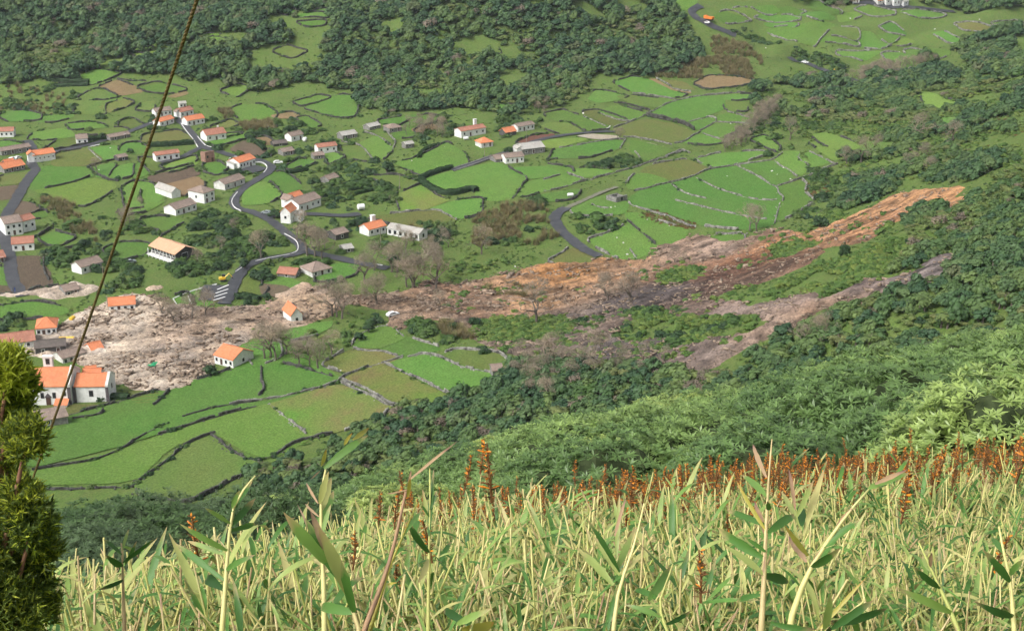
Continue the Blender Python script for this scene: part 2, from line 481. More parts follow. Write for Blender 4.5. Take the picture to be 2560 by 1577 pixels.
fl('c2', 'G', [(1350,290),(1500,250),(1680,260),(1750,300),(1580,370),(1430,340)], [(1030,560),(1130,500),(1380,500),(1440,560),(1400,610),(1180,650),(1080,620)],
   [(410,450),(520,390),(690,440),(560,520),(480,510)], [(-60,1110),(280,1070),(500,1100),(640,1140),(500,1190),(-60,1230)], [(-80,740),(50,730),(100,900),(-80,860)],
   [(1700,1060),(1680,1030),(1790,985),(1840,1105)], [(1815,985),(2080,905),(2000,1080),(1855,1110)], [(1180,180),(1300,150),(1580,90),(1380,190),(1200,220)])
fl('c2', 'b', [(150,630),(390,630),(420,770),(500,880),(260,960),(215,930),(160,820)], [(-60,880),(90,920),(110,960),(-60,970)])
fl('c2', 'g', [(590,540),(600,480),(740,490),(700,520)])
fl('c4', 'G', [(70,140),(180,90),(380,90),(480,170),(450,260),(200,250)], [(690,60),(900,0),(1010,20),(760,100)], [(790,120),(1000,30),(1120,0),(1290,10),(1250,190),(1180,215),(1050,195)],
   [(700,220),(800,200),(920,280),(830,310)], [(1500,240),(1880,180),(1650,270),(1530,265)], [(1690,300),(1930,180),(2080,220),(1980,270),(1820,310),(1850,390),(1640,410),(1620,380)],
   [(1310,460),(1460,390),(1510,420),(1610,500),(1530,610),(1430,580)], [(0,450),(10,370),(240,360),(210,400),(40,460)], [(600,690),(720,615),(810,620),(840,650),(640,710)],
   [(980,570),(1060,550),(1130,590),(1010,660)], [(1660,640),(1840,610),(2000,530),(2120,450),(2290,560),(2310,640),(2150,690),(1900,760),(1780,700)],
   [(190,1040),(210,930),(330,835),(440,840),(520,960),(400,1030),(280,1040)], [(380,800),(480,740),(590,740),(740,880),(590,940),(460,830)], [(2000,1080),(2250,1010),(2455,990),(2440,1130),(2260,1170),(2120,1110)])
fl('c4', 'g', [(1120,490),(1280,480),(1380,560),(1370,630),(1230,600)], [(1400,780),(1640,770),(1860,830),(1740,900),(1500,820)])
fl('c4', 'm', [(1680,960),(1880,870),(2030,950),(2140,1000),(1900,1090),(1720,1110)])
fl('c4', 't', [(170,270),(450,270),(480,300),(300,330)], [(470,190),(640,165),(690,190),(660,220),(500,210)], [(1820,320),(1990,275),(2040,310),(1850,350)], [(290,410),(400,400),(500,460),(400,470)])
fl('c4', 'b', [(80,520),(200,430),(380,500),(440,580),(250,560)])
fl('c5', 'o', [(1400,250),(1720,210),(2030,190),(2190,260),(2150,340),(1900,360),(1650,310),(1560,290)])
fl('c5', 'G', [(890,850),(1060,700),(1300,700),(1200,800),(1000,850)], [(420,860),(560,830),(730,880),(640,920),(430,900)])
fl('c5', 'b', [(370,890),(560,920),(600,930),(470,1000),(400,980)])
fl('c5', 'g', [(200,830),(300,850),(380,930),(340,1000),(180,960)])
fl('c6', 'G', [(130,730),(520,640),(640,690),(660,720),(800,790),(700,930),(660,990),(480,1000),(330,960),(350,900),(280,880),(0,930),(-120,870),(-160,810)],
   [(480,110),(600,90),(760,100),(720,150),(600,150)], [(1010,180),(1200,140),(1600,290),(1590,320),(1410,330),(1280,270),(1080,230)], [(1060,620),(1130,510),(1660,430),(1740,440),(1700,500),(1420,590),(1100,600)],
   [(1830,430),(1900,440),(2230,520),(1960,630),(1930,620),(1860,540)], [(700,700),(1000,680),(1130,750),(860,800),(720,730)], [(1030,660),(1240,700),(1240,740),(1150,750),(1050,690)],
   [(860,830),(1180,760),(1360,800),(1340,830),(1040,900),(860,960),(720,950)], [(1240,720),(1400,700),(1660,720),(1400,780),(1300,750)], [(960,960),(1300,900),(1330,920),(1240,990),(960,1020)])
fl('c6', 'g', [(990,300),(1060,260),(1220,270),(1370,360),(1130,360)])
fl('c6', 'y', [(930,490),(1020,430),(1370,410),(1380,430),(1120,500)])
fl('c6', 's', [(1340,390),(1450,374),(1690,388),(1680,412),(1500,412)], [(1900,452),(2000,454),(2210,512),(2100,502)])
fl('c6', 'r', [(740,450),(900,390),(1060,365),(1090,378),(870,462)])
fl('c6', 'o', [(1380,160),(1520,140),(1800,240),(1650,290)])
fl('e1', 'G', [(430,450),(620,365),(940,460),(780,540)], [(600,120),(820,65),(970,85),(1170,195),(1370,245),(1280,280),(800,220)], [(330,300),(400,210),(500,220),(720,270),(600,310),(430,340)],
   [(970,460),(1240,340),(1500,280),(1780,265),(1790,400),(1400,550),(1180,510)], [(1800,300),(1830,260),(2100,250),(2060,300),(1950,310)], [(1420,560),(1650,500),(1700,530),(1540,630),(1470,610)],
   [(1720,500),(1850,460),(2080,520),(2080,560),(1780,550)], [(1560,660),(1740,570),(2000,590),(1860,680),(1780,720),(1620,700)], [(1370,780),(1430,710),(1540,690),(1780,770),(1620,800),(1480,790)],
   [(2100,750),(2250,700),(2400,830),(2370,880)])
fl('e1', 'g', [(640,280),(740,260),(1230,310),(1050,390),(830,360)], [(1820,340),(2030,340),(2040,440),(1830,410)])
fl('e1', 't', [(985,90),(1060,80),(1250,190),(1430,220),(1380,236),(1190,180)], [(1490,130),(1650,50),(1900,60),(2150,110),(1900,160),(1620,190)])
fl('e1', 'o', [(1150,90),(1350,120),(1480,200),(1280,190)], [(600,640),(750,570),(950,530),(1240,580),(1400,650),(1430,700),(1200,780),(800,710),(650,690)])
fl('e2', 'G', [(650,260),(700,180),(780,170),(940,220),(790,280),(660,285)], [(1180,60),(1350,20),(1620,0),(1700,10),(1680,30),(1380,110),(1260,110)],
   [(660,370),(780,290),(1130,200),(1220,150),(1480,110),(1780,260),(1830,360),(1790,430),(1760,560),(1560,590),(1230,560),(900,440),(700,410)],
   [(1500,100),(1760,70),(1900,190),(1800,250)], [(1780,60),(1850,0),(1960,0),(1960,50),(2080,110),(1950,190)], [(2000,20),(2060,0),(2190,80),(2090,115)],
   [(1810,270),(1980,225),(2010,260),(1980,330),(2060,380),(1920,480),(1800,530),(1815,420),(1850,360)], [(220,430),(350,360),(540,340),(620,400),(610,470),(480,480),(330,490),(250,470)],
   [(630,480),(720,470),(900,560),(1080,600),(1040,680),(960,735),(870,725),(840,690),(660,560)], [(370,680),(500,640),(640,570),(700,600),(840,700),(860,740),(700,815),(600,815),(450,740)],
   [(1250,650),(1500,640),(1500,680),(1380,685)])
fl('e2', 'o', [(760,150),(830,110),(1080,60),(1230,120),(1180,170),(960,220)], [(60,840),(230,740),(370,800),(330,850),(200,860)])
fl('d5', 'G', [(145,425),(300,360),(420,390),(430,480),(300,540),(220,500)], [(480,320),(600,260),(720,240),(850,210),(830,260),(700,320),(560,360)], [(1060,400),(1140,320),(1270,260),(1350,270),(1440,330),(1260,420)],
   [(1280,420),(1450,330),(1720,430),(1640,460),(1460,500)], [(1310,550),(1640,470),(2180,640),(2170,710),(2080,790),(1900,800),(1590,660)])
fl('d5', 'o', [(840,550),(1060,430),(1200,450),(1400,500),(1260,550),(1000,610)])
fl('d5', 'm', [(980,670),(1260,565),(1350,590),(1850,830),(1700,880),(1440,890),(1130,720)], [(380,870),(860,740),(950,740),(1330,890),(1200,980),(930,1080),(690,1140),(580,1040)])
fl('d5', 'g', [(1750,500),(1900,440),(2150,470),(2330,570),(2160,600)])
fl('p', 'G', [(70,1065),(330,1003),(560,935),(640,905),(740,925),(845,955),(700,1000),(520,1040),(330,1105),(100,1165),(60,1155)], [(402,1010),(447,975),(516,940),(548,946),(640,885),(640,990),(548,1011),(352,1024)],
   [(640,885),(735,870),(800,925),(850,950),(700,985),(640,992)])
fl('p', 'y', [(60,1185),(330,1120),(520,1052),(655,1008),(690,1020),(740,1064),(765,1098),(690,1135),(660,1148),(600,1130),(520,1085),(440,1125),(350,1200),(60,1212)])
fl('p', 'g', [(350,1208),(440,1135),(520,1095),(600,1140),(645,1155),(560,1200),(480,1250),(370,1240)])
fl('c3', 'o', [(280,1080),(560,1060),(920,1060),(900,1140),(700,1160),(250,1180)])
fl('c3', 'r', [(920,1130),(980,1065),(1130,1040),(1240,1050),(1320,1080),(1180,1130)])
fl('c3', 'g', [(1250,930),(1460,925),(1520,980),(1330,1040)])
fl('e3', 'G', [(410,260),(500,200),(620,190),(850,280),(880,300),(600,330)], [(950,110),(1200,100),(1330,160),(1150,180),(1080,170)], [(1000,280),(1150,240),(1450,240),(1590,270),(1560,310),(1140,310)],
   [(1380,150),(1500,130),(1650,170),(1680,180),(1600,210),(1400,190)], [(1640,230),(1740,190),(1880,180),(2110,240),(2080,270),(1900,270)], [(1830,70),(1950,60),(2200,160),(2180,200),(2050,190),(1840,140)],
   [(1150,370),(1300,330),(1560,360),(1540,390),(1230,400)], [(1180,450),(1380,410),(1580,410),(1830,330),(1960,330),(2130,370),(1960,470),(1860,610),(1840,650),(1600,600),(1400,540),(1230,480)],
   [(1880,610),(1950,560),(2180,560),(2455,620),(2455,680)])
fl('e3', 'g', [(600,170),(780,140),(1080,200),(900,260),(720,210)], [(1980,480),(2160,400),(2455,430),(2455,560),(2180,540),(2000,520)])
fl('e4', 'G', [(230,140),(330,105),(700,150),(680,210),(560,220),(330,180)], [(830,160),(1000,140),(1380,190),(1360,220),(1000,220)], [(560,370),(700,330),(850,440),(830,460),(640,420)],
   [(240,580),(320,450),(420,450),(640,600),(520,650),(240,620)], [(500,490),(680,460),(780,480),(680,560),(620,560)], [(1260,450),(1400,440),(1740,560),(1700,580),(1480,570)],
   [(900,690),(1000,670),(1400,670),(1430,710),(1390,750),(1100,770),(960,720)], [(600,740),(660,720),(800,720),(1000,810),(700,820)], [(0,690),(440,690),(520,700),(300,790),(0,740)],
   [(2050,310),(2300,290),(2450,330),(2200,350),(2080,340)], [(680,880),(950,870),(880,920),(740,930)])
fl('e4', 'y', [(0,190),(200,180),(250,220),(0,300)], [(690,600),(860,530),(990,560),(820,620)])
fl('e4', 'o', [(1560,330),(1750,310),(1950,380),(2200,420),(2150,480),(1950,460),(1680,420)])
fl('p', 'G', [(1640,-30),(1745,-30),(1738,8),(1700,33),(1668,10)])
fl('d1', 'G', [(2000,90),(2080,70),(2110,95),(2050,104)], [(2060,112),(2200,100),(2370,110),(2350,130),(2150,122)], [(2130,160),(2310,150),(2300,180),(2200,188)], [(2200,75),(2330,68),(2370,88),(2250,92)], [(930,360),(1020,335),(1080,345),(1020,377)])
fl('d1', 'y', [(1440,290),(1540,270),(1620,290),(1580,306)], [(1420,250),(1560,245),(1500,270)], [(960,395),(1180,360),(1220,375),(1060,420)], [(1590,650),(1700,610),(1770,630),(1700,690)])
fl('d1', 'g', [(1960,370),(2060,335),(2180,370),(2090,410)], [(640,460),(830,425),(1040,420),(900,470),(800,490),(720,470)])
fl('d3', 'y', [(1690,650),(1830,680),(2020,750),(1870,785),(1770,760)], [(930,970),(1060,950),(1290,1040),(1180,1090),(1000,1010)], [(920,1020),(1020,1020),(1170,1120),(1100,1150)])
fl('d3', 'G', [(1820,840),(1960,850),(1940,900),(1860,920)], [(520,980),(600,960),(720,1050),(660,1080)])
fl('d3', 'g', [(1210,1090),(1340,1010),(1560,1030),(1430,1110),(1250,1130)])
fl('d2', 'g', [(900,380),(960,280),(1040,330),(1110,370),(980,410)])

field_out = []          # world outlines, for the walls
NAMES = dict(G='pasture', g='pasture', o='rough_pasture', y='pasture', b='ploughed_field', r='ploughed_field', t='dry_grass_field', s='gravel_patch', m='pasture')
def drape(poly, lift, step):
    """triangulated sheet over a world outline, laid on the land"""
    B = resample(poly, step, True)
    x0, y0 = B[:, 0].min(), B[:, 1].min(); x1, y1 = B[:, 0].max(), B[:, 1].max()
    gx, gy = np.meshgrid(np.arange(x0 + step / 2, x1, step), np.arange(y0 + step / 2, y1, step))
    gx, gy = gx.ravel(), gy.ravel()
    k = in_poly(gx, gy, B)
    P = [Vector((a, b)) for a, b in B[:, :2]] + [Vector((a, b)) for a, b in zip(gx[k], gy[k])]
    nB = len(B)
    v, e, f, _, _, _ = delaunay_2d_cdt(P, [], [list(range(nB))], 1, 1e-4)
    v = np.array([(q.x, q.y) for q in v])
    if not len(f): return None, None
    z = ground_z(v[:, 0], v[:, 1]) + lift
    return np.c_[v, z], np.array([t for t in f if len(t) == 3], np.int32)
for i_, (c, k, pts) in enumerate(FIELDS):
    W = chaikin(cw(c, pts)[:, :2], 1)
    cen_ = W.mean(0); dv_ = W - cen_
    W = cen_ + dv_ * (1 + (2.6 if c in ('e3', 'e4') else 1.9) / (np.linalg.norm(dv_, axis=1) + 1e-6))[:, None]      # fields reach to the foot of their walls
    B = resample(W, 1.8, True)
    B = B + 0.35 * np.stack([vnoise(B[:, 0] / 4, B[:, 1] / 4, 31), vnoise(B[:, 0] / 4, B[:, 1] / 4, 32)], -1)
    V, Ft = drape(B, 0.12 + 0.02 * (i_ % 7), 2.4)
    if V is None: continue
    me = mesh_np(NAMES[k], V, Ft, [M['f' + k]], smooth=True)
    tag(obj(NAMES[k], me), kind='structure')
    occ_poly(B, 1)
    field_out.append((B, k, c))

# ================================================================== ROADS
ROADS = [
 ('p', 4.6, 'asphalt', [(56,742),(46,725),(30,702),(27,668),(23,636),(13,602),(8,569),(12,545),(29,519),(52,480),(76,441),(90,426)]),
 ('p', 4.2, 'asphalt', [(90,426),(75,408),(88,385),(80,368),(68,352)]),
 ('p', 4.2, 'asphalt', [(98,386),(112,383),(167,374),(222,364),(274,349),(326,329),(378,308),(428,293),(448,300),(467,321),(487,344),(508,368)]),
 ('p', 3.6, 'asphalt', [(508,368),(487,377),(454,395),(401,408)]),
 ('p', 4.2, 'asphalt', [(508,368),(530,376),(560,384),(583,393),(610,393),(633,397),(669,409),(683,420),(664,438),(646,448),(612,469),(591,488),(583,506),(590,523),(625,529),(651,540),(675,551),(706,576),(737,601),(761,628)]),
 ('p', 4.6, 'asphalt', [(755,622),(775,632),(795,636),(847,647),(899,660),(938,666),(970,673)]),
 ('p', 4.6, 'asphalt', [(767,628),(729,639),(690,645)]),
 ('p', 4.4, 'asphalt', [(690,645),(638,655),(612,668),(605,678),(589,702),(579,730),(560,762)]),
 ('p', 4.2, 'asphalt', [(660,543),(706,541),(742,536),(795,537),(847,542),(901,536)]),
 ('c6', 3.6, 'asphalt', [(100,715),(300,660),(500,590),(700,520),(850,465),(1000,415),(1200,380),(1400,358),(1560,348),(1680,350)]),
 ('d4', 4.6, 'asphalt', [(228,236),(180,262),(165,285),(190,340),(260,400),(330,450),(388,472)]),
 ('d4', 2.4, 'track', [(228,236),(330,192),(400,160),(470,135)]),
 ('d3', 5.0, 'asphalt', [(150,45),(110,60),(80,85),(95,115),(140,145),(250,200),(400,260)]),
 ('d3', 5.0, 'asphalt', [(780,412),(960,480),(1080,525),(1160,552),(1300,600)]),
 ('d3', 4.5, 'asphalt', [(1240,30),(1450,48),(1600,56),(1800,70),(1960,88)]),
 ('c2', 11.0, 'asphalt', [(2110,905),(2085,985),(2065,1050)]),
 ('c4', 9.0, 'asphalt', [(210,735),(290,712),(375,690)]),
]
road_lines = []
def ribbon(L, width, lift, n=4):
    L = resample(chaikin(L[:, :2], 2, False), 1.6)
    T = np.gradient(L, axis=0); T /= np.linalg.norm(T, axis=1)[:, None] + 1e-9
    N = np.stack([-T[:, 1], T[:, 0]], -1)
    offs = np.linspace(-width / 2, width / 2, n)
    jt = np.zeros((len(L), n))
    if width > 1: jt[:, 0] = .38 * vnoise(L[:, 0] / 1.7, L[:, 1] / 1.7, 15); jt[:, -1] = .38 * vnoise(L[:, 0] / 1.7, L[:, 1] / 1.7, 16)
    V = (L[:, None, :] + N[:, None, :] * (offs[None, :] + jt)[..., None])
    z = ground_z(V[..., 0], V[..., 1]) + lift
    V = np.concatenate([V, z[..., None]], -1)
    m = len(L); I = np.arange(m * n).reshape(m, n)
    return L, N, V.reshape(-1, 3), np.stack([I[:-1, :-1], I[1:, :-1], I[1:, 1:], I[:-1, 1:]], -1).reshape(-1, 4)
for i_, (c, w, k, pts) in enumerate(ROADS):
    L, N, V, F = ribbon(cw(c, pts), w, 0.32 + .012 * i_)
    nm = {'asphalt': 'road', 'track': 'track'}[k]
    if w > 8: nm = 'parking_area'
    tag(obj(nm, mesh_np(nm, V, F[:, ::-1], [M[k]], smooth=True)), kind='structure')
    road_lines.append(L)
    occ_poly(np.vstack([L + N * (w / 2 + .6), (L - N * (w / 2 + .6))[::-1]]), 2)
# painted bay lines of the parking area, as sheets on the asphalt
for j_, q in enumerate([[(2085,950),(2195,905)], [(2070,985),(2190,945)], [(2055,1020),(2180,980)], [(2045,1055),(2160,1020)]]):
    L, N, V, F = ribbon(cw('c2', q), .5, 0.60)
    tag(obj('parking_line', mesh_np('parking_line', V, F[:, ::-1], [M['paint']])), kind='structure')

# ================================================================== LANDSLIDE
MUD = [
 ('p', [(182,789),(260,765),(284,748),(339,738),(391,745),(417,752),(443,761),(521,771),(574,769),(640,769),(690,748),(770,735),(790,716),(830,722),(860,735),(930,742),(1000,735),(1028,724),(1076,701),(1128,714),(1190,702),(1246,688),
        (1311,670),(1376,659),(1474,662),(1487,642),(1539,646),(1598,650),(1643,619),(1690,612),(1712,588),(1761,585),(1810,605),(1855,601),(1890,585),(1933,566),(1986,582),(2045,575),(2109,549),(2121,542),(2180,520),(2234,490),(2275,480),
        (2340,474),(2393,466),(2416,497),(2383,533),(2352,523),(2275,528),(2255,554),(2200,568),(2173,605),(2060,620),(2030,660),(1957,687),(1875,718),(1813,728),(1762,759),(1850,760),(1936,754),(2008,734),(2060,749),(2147,708),(2275,687),(2330,655),(2383,626),(2403,632),
        (2393,651),(2301,728),(2214,739),(2070,780),(1977,836),(1931,841),(1880,870),(1780,925),(1660,930),(1560,925),(1440,912),(1330,900),(1278,883),(1187,854),(1130,810),(1066,795),(1040,806),(1001,828),(975,812),(985,795),(962,772),(920,766),(873,767),(823,793),(777,811),(727,819),(702,822),
        (637,851),(600,868),(560,905),(511,938),(477,964),(443,977),(391,978),(323,972),(284,946),(235,933),(188,912),(146,900),(86,890),(26,866),(36,850),(89,846),(146,828),(150,808)]),
 ('c5', [(470,1000),(560,950),(620,920),(760,865),(860,870),(905,920),(820,975),(740,980),(600,1025),(500,1022)]),
 ('c2', [(250,985),(330,945),(480,930),(590,890),(720,862),(830,878),(950,940),(900,965),(800,990),(600,1005),(570,1030),(400,1010),(200,1020),(-60,1010),(-60,985),(160,985)]),
 ('c2', [(1415,925),(1520,900),(1640,898),(1570,945),(1450,945)]),
 ('c3', [(440,212),(490,195),(545,200),(560,270),(500,240)]),
]
HOLES = [('d4', [(1380,560),(1450,500),(1600,470),(1700,430),(1860,380),(1900,440),(1800,540),(1780,600),(1650,590),(1480,680),(1420,655),(1350,645),(1240,685),(1150,655),(1290,600)]),
         ('d4', [(560,740),(680,710),(740,760),(880,760),(1060,760),(1180,800),(1080,860),(860,890),(700,860),(560,900),(480,860)]),
         ('p', [(1180,815),(1250,795),(1330,800),(1420,790),(1440,820),(1380,850),(1280,860),(1220,850)]), ('p', [(1640,690),(1700,668),(1770,672),(1740,700),(1660,715)]), ('p', [(1930,615),(2010,600),(2060,605),(2000,640),(1940,645)])]
MB_ = np.array([(300, 905, .60, .50, .40), (400, 950, .62, .51, .40), (330, 790, .62, .52, .42), (220, 830, .46, .38, .31), (430, 880, .44, .35, .28), (500, 830, .32, .24, .18), (600, 800, .34, .26, .19), (540, 790, .3, .22, .16),
  (560, 860, .46, .37, .29), (660, 790, .36, .26, .19), (780, 765, .36, .26, .18), (900, 750, .30, .20, .135), (1000, 760, .22, .15, .10), (1100, 720, .32, .20, .13), (1200, 750, .26, .17, .115), (1250, 790, .33, .20, .125), (1300, 700, .33, .19, .10),
  (1380, 690, .38, .19, .075), (1450, 690, .37, .185, .07), (1480, 670, .36, .20, .095), (1560, 670, .29, .18, .11), (1340, 760, .36, .22, .12), (1450, 740, .31, .20, .13), (1150, 820, .15, .11, .085), (1250, 860, .2, .15, .12), (1400, 800, .13, .105, .095), (1550, 760, .10, .085, .085),
  (1650, 735, .09, .075, .075), (1500, 890, .10, .085, .088), (1620, 890, .11, .092, .092), (1350, 860, .17, .13, .11), (1700, 900, .16, .125, .11), (1720, 640, .26, .185, .14), (1780, 630, .25, .185, .15), (1700, 680, .21, .12, .075), (1800, 690, .12, .065, .045), (1880, 650, .17, .085, .05),
  (1880, 700, .115, .07, .05), (1950, 620, .30, .16, .08), (2050, 600, .34, .19, .10), (2150, 560, .36, .20, .105), (2280, 510, .42, .235, .12), (2370, 490, .46, .25, .12), (2230, 545, .36, .19, .10), (1900, 780, .2, .155, .135), (2000, 760, .22, .165, .14), (2060, 770, .3, .2, .14), (2150, 720, .18, .14, .13),
  (2300, 680, .17, .145, .14), (2380, 640, .14, .115, .11), (1950, 830, .26, .19, .15), (700, 720, .46, .34, .25), (240, 730, .62, .53, .44), (60, 740, .6, .5, .41), (400, 715, .55, .42, .30), (125, 800, .6, .5, .4)])
mudW = [chaikin(cw(c, q)[:, :2], 1) for c, q in MUD]
holeW = [chaikin(cw(c, q)[:, :2], 1) for c, q in HOLES]
anch = px2w(MB_[:, 0], MB_[:, 1])
def make_mud(poly, step, name):
    x0, y0 = poly.min(0) - 6; x1, y1 = poly.max(0) + 6
    gx, gy = np.meshgrid(np.arange(x0, x1, step), np.arange(y0, y1, step))
    wx = gx + 2.2 * fbm(gx / 9, gy / 9, 3, 41); wy = gy + 2.2 * fbm(gx / 9, gy / 9, 3, 47)
    w = in_poly(wx, wy, poly).astype(float)
    for h in holeW: w[in_poly(wx, wy, h)] = 0
    for _ in range(5):
        p = np.pad(w, 1, mode='edge'); w = (p[:-2, 1:-1] + p[2:, 1:-1] + p[1:-1, :-2] + p[1:-1, 2:] + 2 * p[1:-1, 1:-1]) / 6
    # flow lines run down the slide (roughly along -x, a little towards the camera)
    fx = (gx * .93 + gy * .37); fy = (-gx * .37 + gy * .93)
    gul = -np.abs(vnoise(fx / 30, fy / 6.5, 53)); rel = .6 * fbm(fx / 11, fy / 5, 4, 51) + .7 * gul + .8 * np.abs(vnoise(gx / 2.3, gy / 2.3, 55)) + .75 * vnoise(gx / 1.3, gy / 1.3, 58)
    bulk = np.interp(gx, [-200, -60, 10, 80, 200], [.48, .5, .7, .6, .38])
    z = ground_z(gx, gy) + (w - .5) * 1.6 + rel * np.clip(w * 1.6 - .5, 0, 1) * bulk
    d2 = (gx[..., None] - anch[:, 0]) ** 2 + ((gy[..., None] - anch[:, 1]) * .9) ** 2 + 20
    k = d2 ** -1.9
    col = (k @ MB_[:, 2:5]) / k.sum(-1)[..., None]
    streak = fbm(fx / 16, fy / 3.0, 4, 61)
    # boundaries between soils are ragged: shift the look-up with noise by mixing with a streak brightness, darker gullies and a grey tone
    col = col * np.clip(1 + .36 * streak + .34 * fbm(gx / 2.6, gy / 2.6, 3, 66) + .3 * gul, .3, 1.8)[..., None]
    grey = col.mean(-1, keepdims=True)
    gmix = (np.clip(.12 + .40 * fbm(gx / 7, gy / 7, 3, 69), 0, .5) * np.interp(gx, [-60, 0, 110], [1, .6, .2]))[..., None]
    col = np.clip((col * (1 - gmix) + grey * np.array([1.10, 1.0, .91]) * gmix) * np.interp(grey, [.1, .25, .45], [.92, 1.0, .72]), .02, .6)
    keep = w > .12
    fk = keep[:-1, :-1] & keep[1:, :-1] & keep[:-1, 1:] & keep[1:, 1:]
    I = np.arange(gx.size).reshape(gx.shape)
    F = np.stack([I[:-1, :-1], I[:-1, 1:], I[1:, 1:], I[1:, :-1]], -1)[fk]
    used = np.unique(F); rm = np.full(gx.size, -1, np.int64); rm[used] = np.arange(len(used))
    V = np.stack([gx, gy, z], -1).reshape(-1, 3)[used]
    me = mesh_np(name, V, rm[F], [M['mud']], smooth=False)
    a = me.color_attributes.new('soil', 'FLOAT_COLOR', 'POINT')
    c4 = np.ones((len(used), 4), np.float32); c4[:, :3] = col.reshape(-1, 3)[used]
    a.data.foreach_set('color', c4.ravel())
    tag(obj(name, me), kind='structure')
    occ_poly(poly, 8)
m_, nt_, b_ = _nt('landslide_soil')
at_ = nt_.nodes.new('ShaderNodeAttribute'); at_.attribute_name = 'soil'
n1_ = _noise(nt_, 1.3, 8, .75, _pos(nt_)); n2_ = _noise(nt_, .25, 5, .65, _pos(nt_))
c_ = _mix(nt_, 1.0, at_.outputs[0], _ramp(nt_, n1_, [(.34, (.30, .29, .29)), (.48, (.92, .9, .87)), (.66, (1.5, 1.46, 1.4))]), 'MULTIPLY')  # dark gaps and lit chunk tops are put into the soil colour
c_ = _mix(nt_, 1.0, c_, _ramp(nt_, n2_, [(.3, (.75, .75, .78)), (.7, (1.2, 1.18, 1.12))]), 'MULTIPLY')
nt_.links.new(c_, b_.inputs['Base Color']); b_.inputs['Roughness'].default_value = .9; b_.inputs['Specular IOR Level'].default_value = .2
_bump(nt_, b_, n1_, .7, .35)
M['mud'] = m_
for j_, q in enumerate(mudW): make_mud(q, .85 if j_ == 0 else .7, 'landslide_mud' if j_ == 0 else 'mud_deposit')
for h in holeW:      # the green islands in the slide are not mud
    x0, y0 = h.min(0); x1, y1 = h.max(0)
    gx, gy = np.meshgrid(np.arange(int(x0), int(x1) + 1) + .5, np.arange(int(y0), int(y1) + 1) + .5)
    k = in_poly(gx, gy, h)
    occ[(gy[k] - OY0).astype(int), (gx[k] - OX0).astype(int)] &= 0xF7
# ================================================================== BUILDINGS
LAND = []            # (u, v, phrase) landmarks used to say where a wall or tree stands
WIN = {}
def win_mesh(w, h, fr, pane_m):
    key = (round(w, 2), round(h, 2), fr, pane_m)
    if key not in WIN:
        a = MB(); t = .12
        a.box((0, 0, h / 2 - t / 2 + t), (w + 2 * t, .10, t)) ; a.v = []; a.f = []; a.m = []
        for cx, cz, dx, dz in ((-(w + t) / 2, 0, t, h + 2 * t), ((w + t) / 2, 0, t, h + 2 * t), (0, (h + t) / 2, w, t), (0, -(h + t) / 2, w, t)):
            a.box((cx, 0, cz), (dx, .12, dz))
        f = a.mesh('window_frame', M[fr])
        b = MB(); b.box((0, 0, 0), (w, .07, h)); p = b.mesh('pane', M[pane_m])
        WIN[key] = (f, p)
    return WIN[key]
def window(parent, x, y, z, rz, w=.9, h=1.1, fr='white', pane='pane', name='window'):
    f, p = win_mesh(w, h, fr, pane)
    o = obj(name, f, parent, (x, y, z), (0, 0, rz))
    obj('pane', p, o)
    return o
def roof_mesh(L, D, kind, rh, ov, t=.18):
    a = MB()
    x, y = L / 2 + ov, D / 2 + ov
    dz = -ov * rh / (D / 2)
    if kind == 'gable':
        prof = [(-y, dz), (0, rh), (y, dz)]
        for (y0, z0), (y1, z1) in (prof[:2], prof[1:]):
            P = [(-x, y0, z0), (x, y0, z0), (x, y1, z1), (-x, y1, z1)]
            P += [(p[0], p[1], p[2] + t) for p in P]
            a.add(P, [(3, 2, 1, 0), (4, 5, 6, 7), (0, 1, 5, 4), (1, 2, 6, 5), (2, 3, 7, 6), (3, 0, 4, 7)])
        a.box((0, 0, rh + t + .03), (2 * x, .35, .12))
    elif kind == 'hip':
        r = max(L / 2 - D / 2, .15)
        P = [(-x, -y, dz), (x, -y, dz), (x, y, dz), (-x, y, dz), (-r, 0, rh), (r, 0, rh)]
        P += [(p[0], p[1], p[2] + t) for p in P]
        a.add(P, [(0, 1, 5, 4), (1, 2, 5), (2, 3, 4, 5), (3, 0, 4)])
        a.add(P, [(6, 7, 11, 10), (7, 8, 11), (8, 9, 10, 11), (9, 6, 10), (0, 1, 7, 6), (1, 2, 8, 7), (2, 3, 9, 8), (3, 0, 6, 9)])
        for s in (-1, 1):
            for q in (-1, 1): a.tube([(s * x, q * y, dz + t), (s * r, 0, rh + t)], .11, 4)
        a.tube([(-r, 0, rh + t), (r, 0, rh + t)], .12, 4)
    elif kind == 'shed':
        P = [(-x, -y, -.1), (x, -y, -.1), (x, y, rh), (-x, y, rh)]
        P += [(p[0], p[1], p[2] + t) for p in P]
        a.add(P, [(3, 2, 1, 0), (4, 5, 6, 7), (0, 1, 5, 4), (1, 2, 6, 5), (2, 3, 7, 6), (3, 0, 4, 7)])
    return a
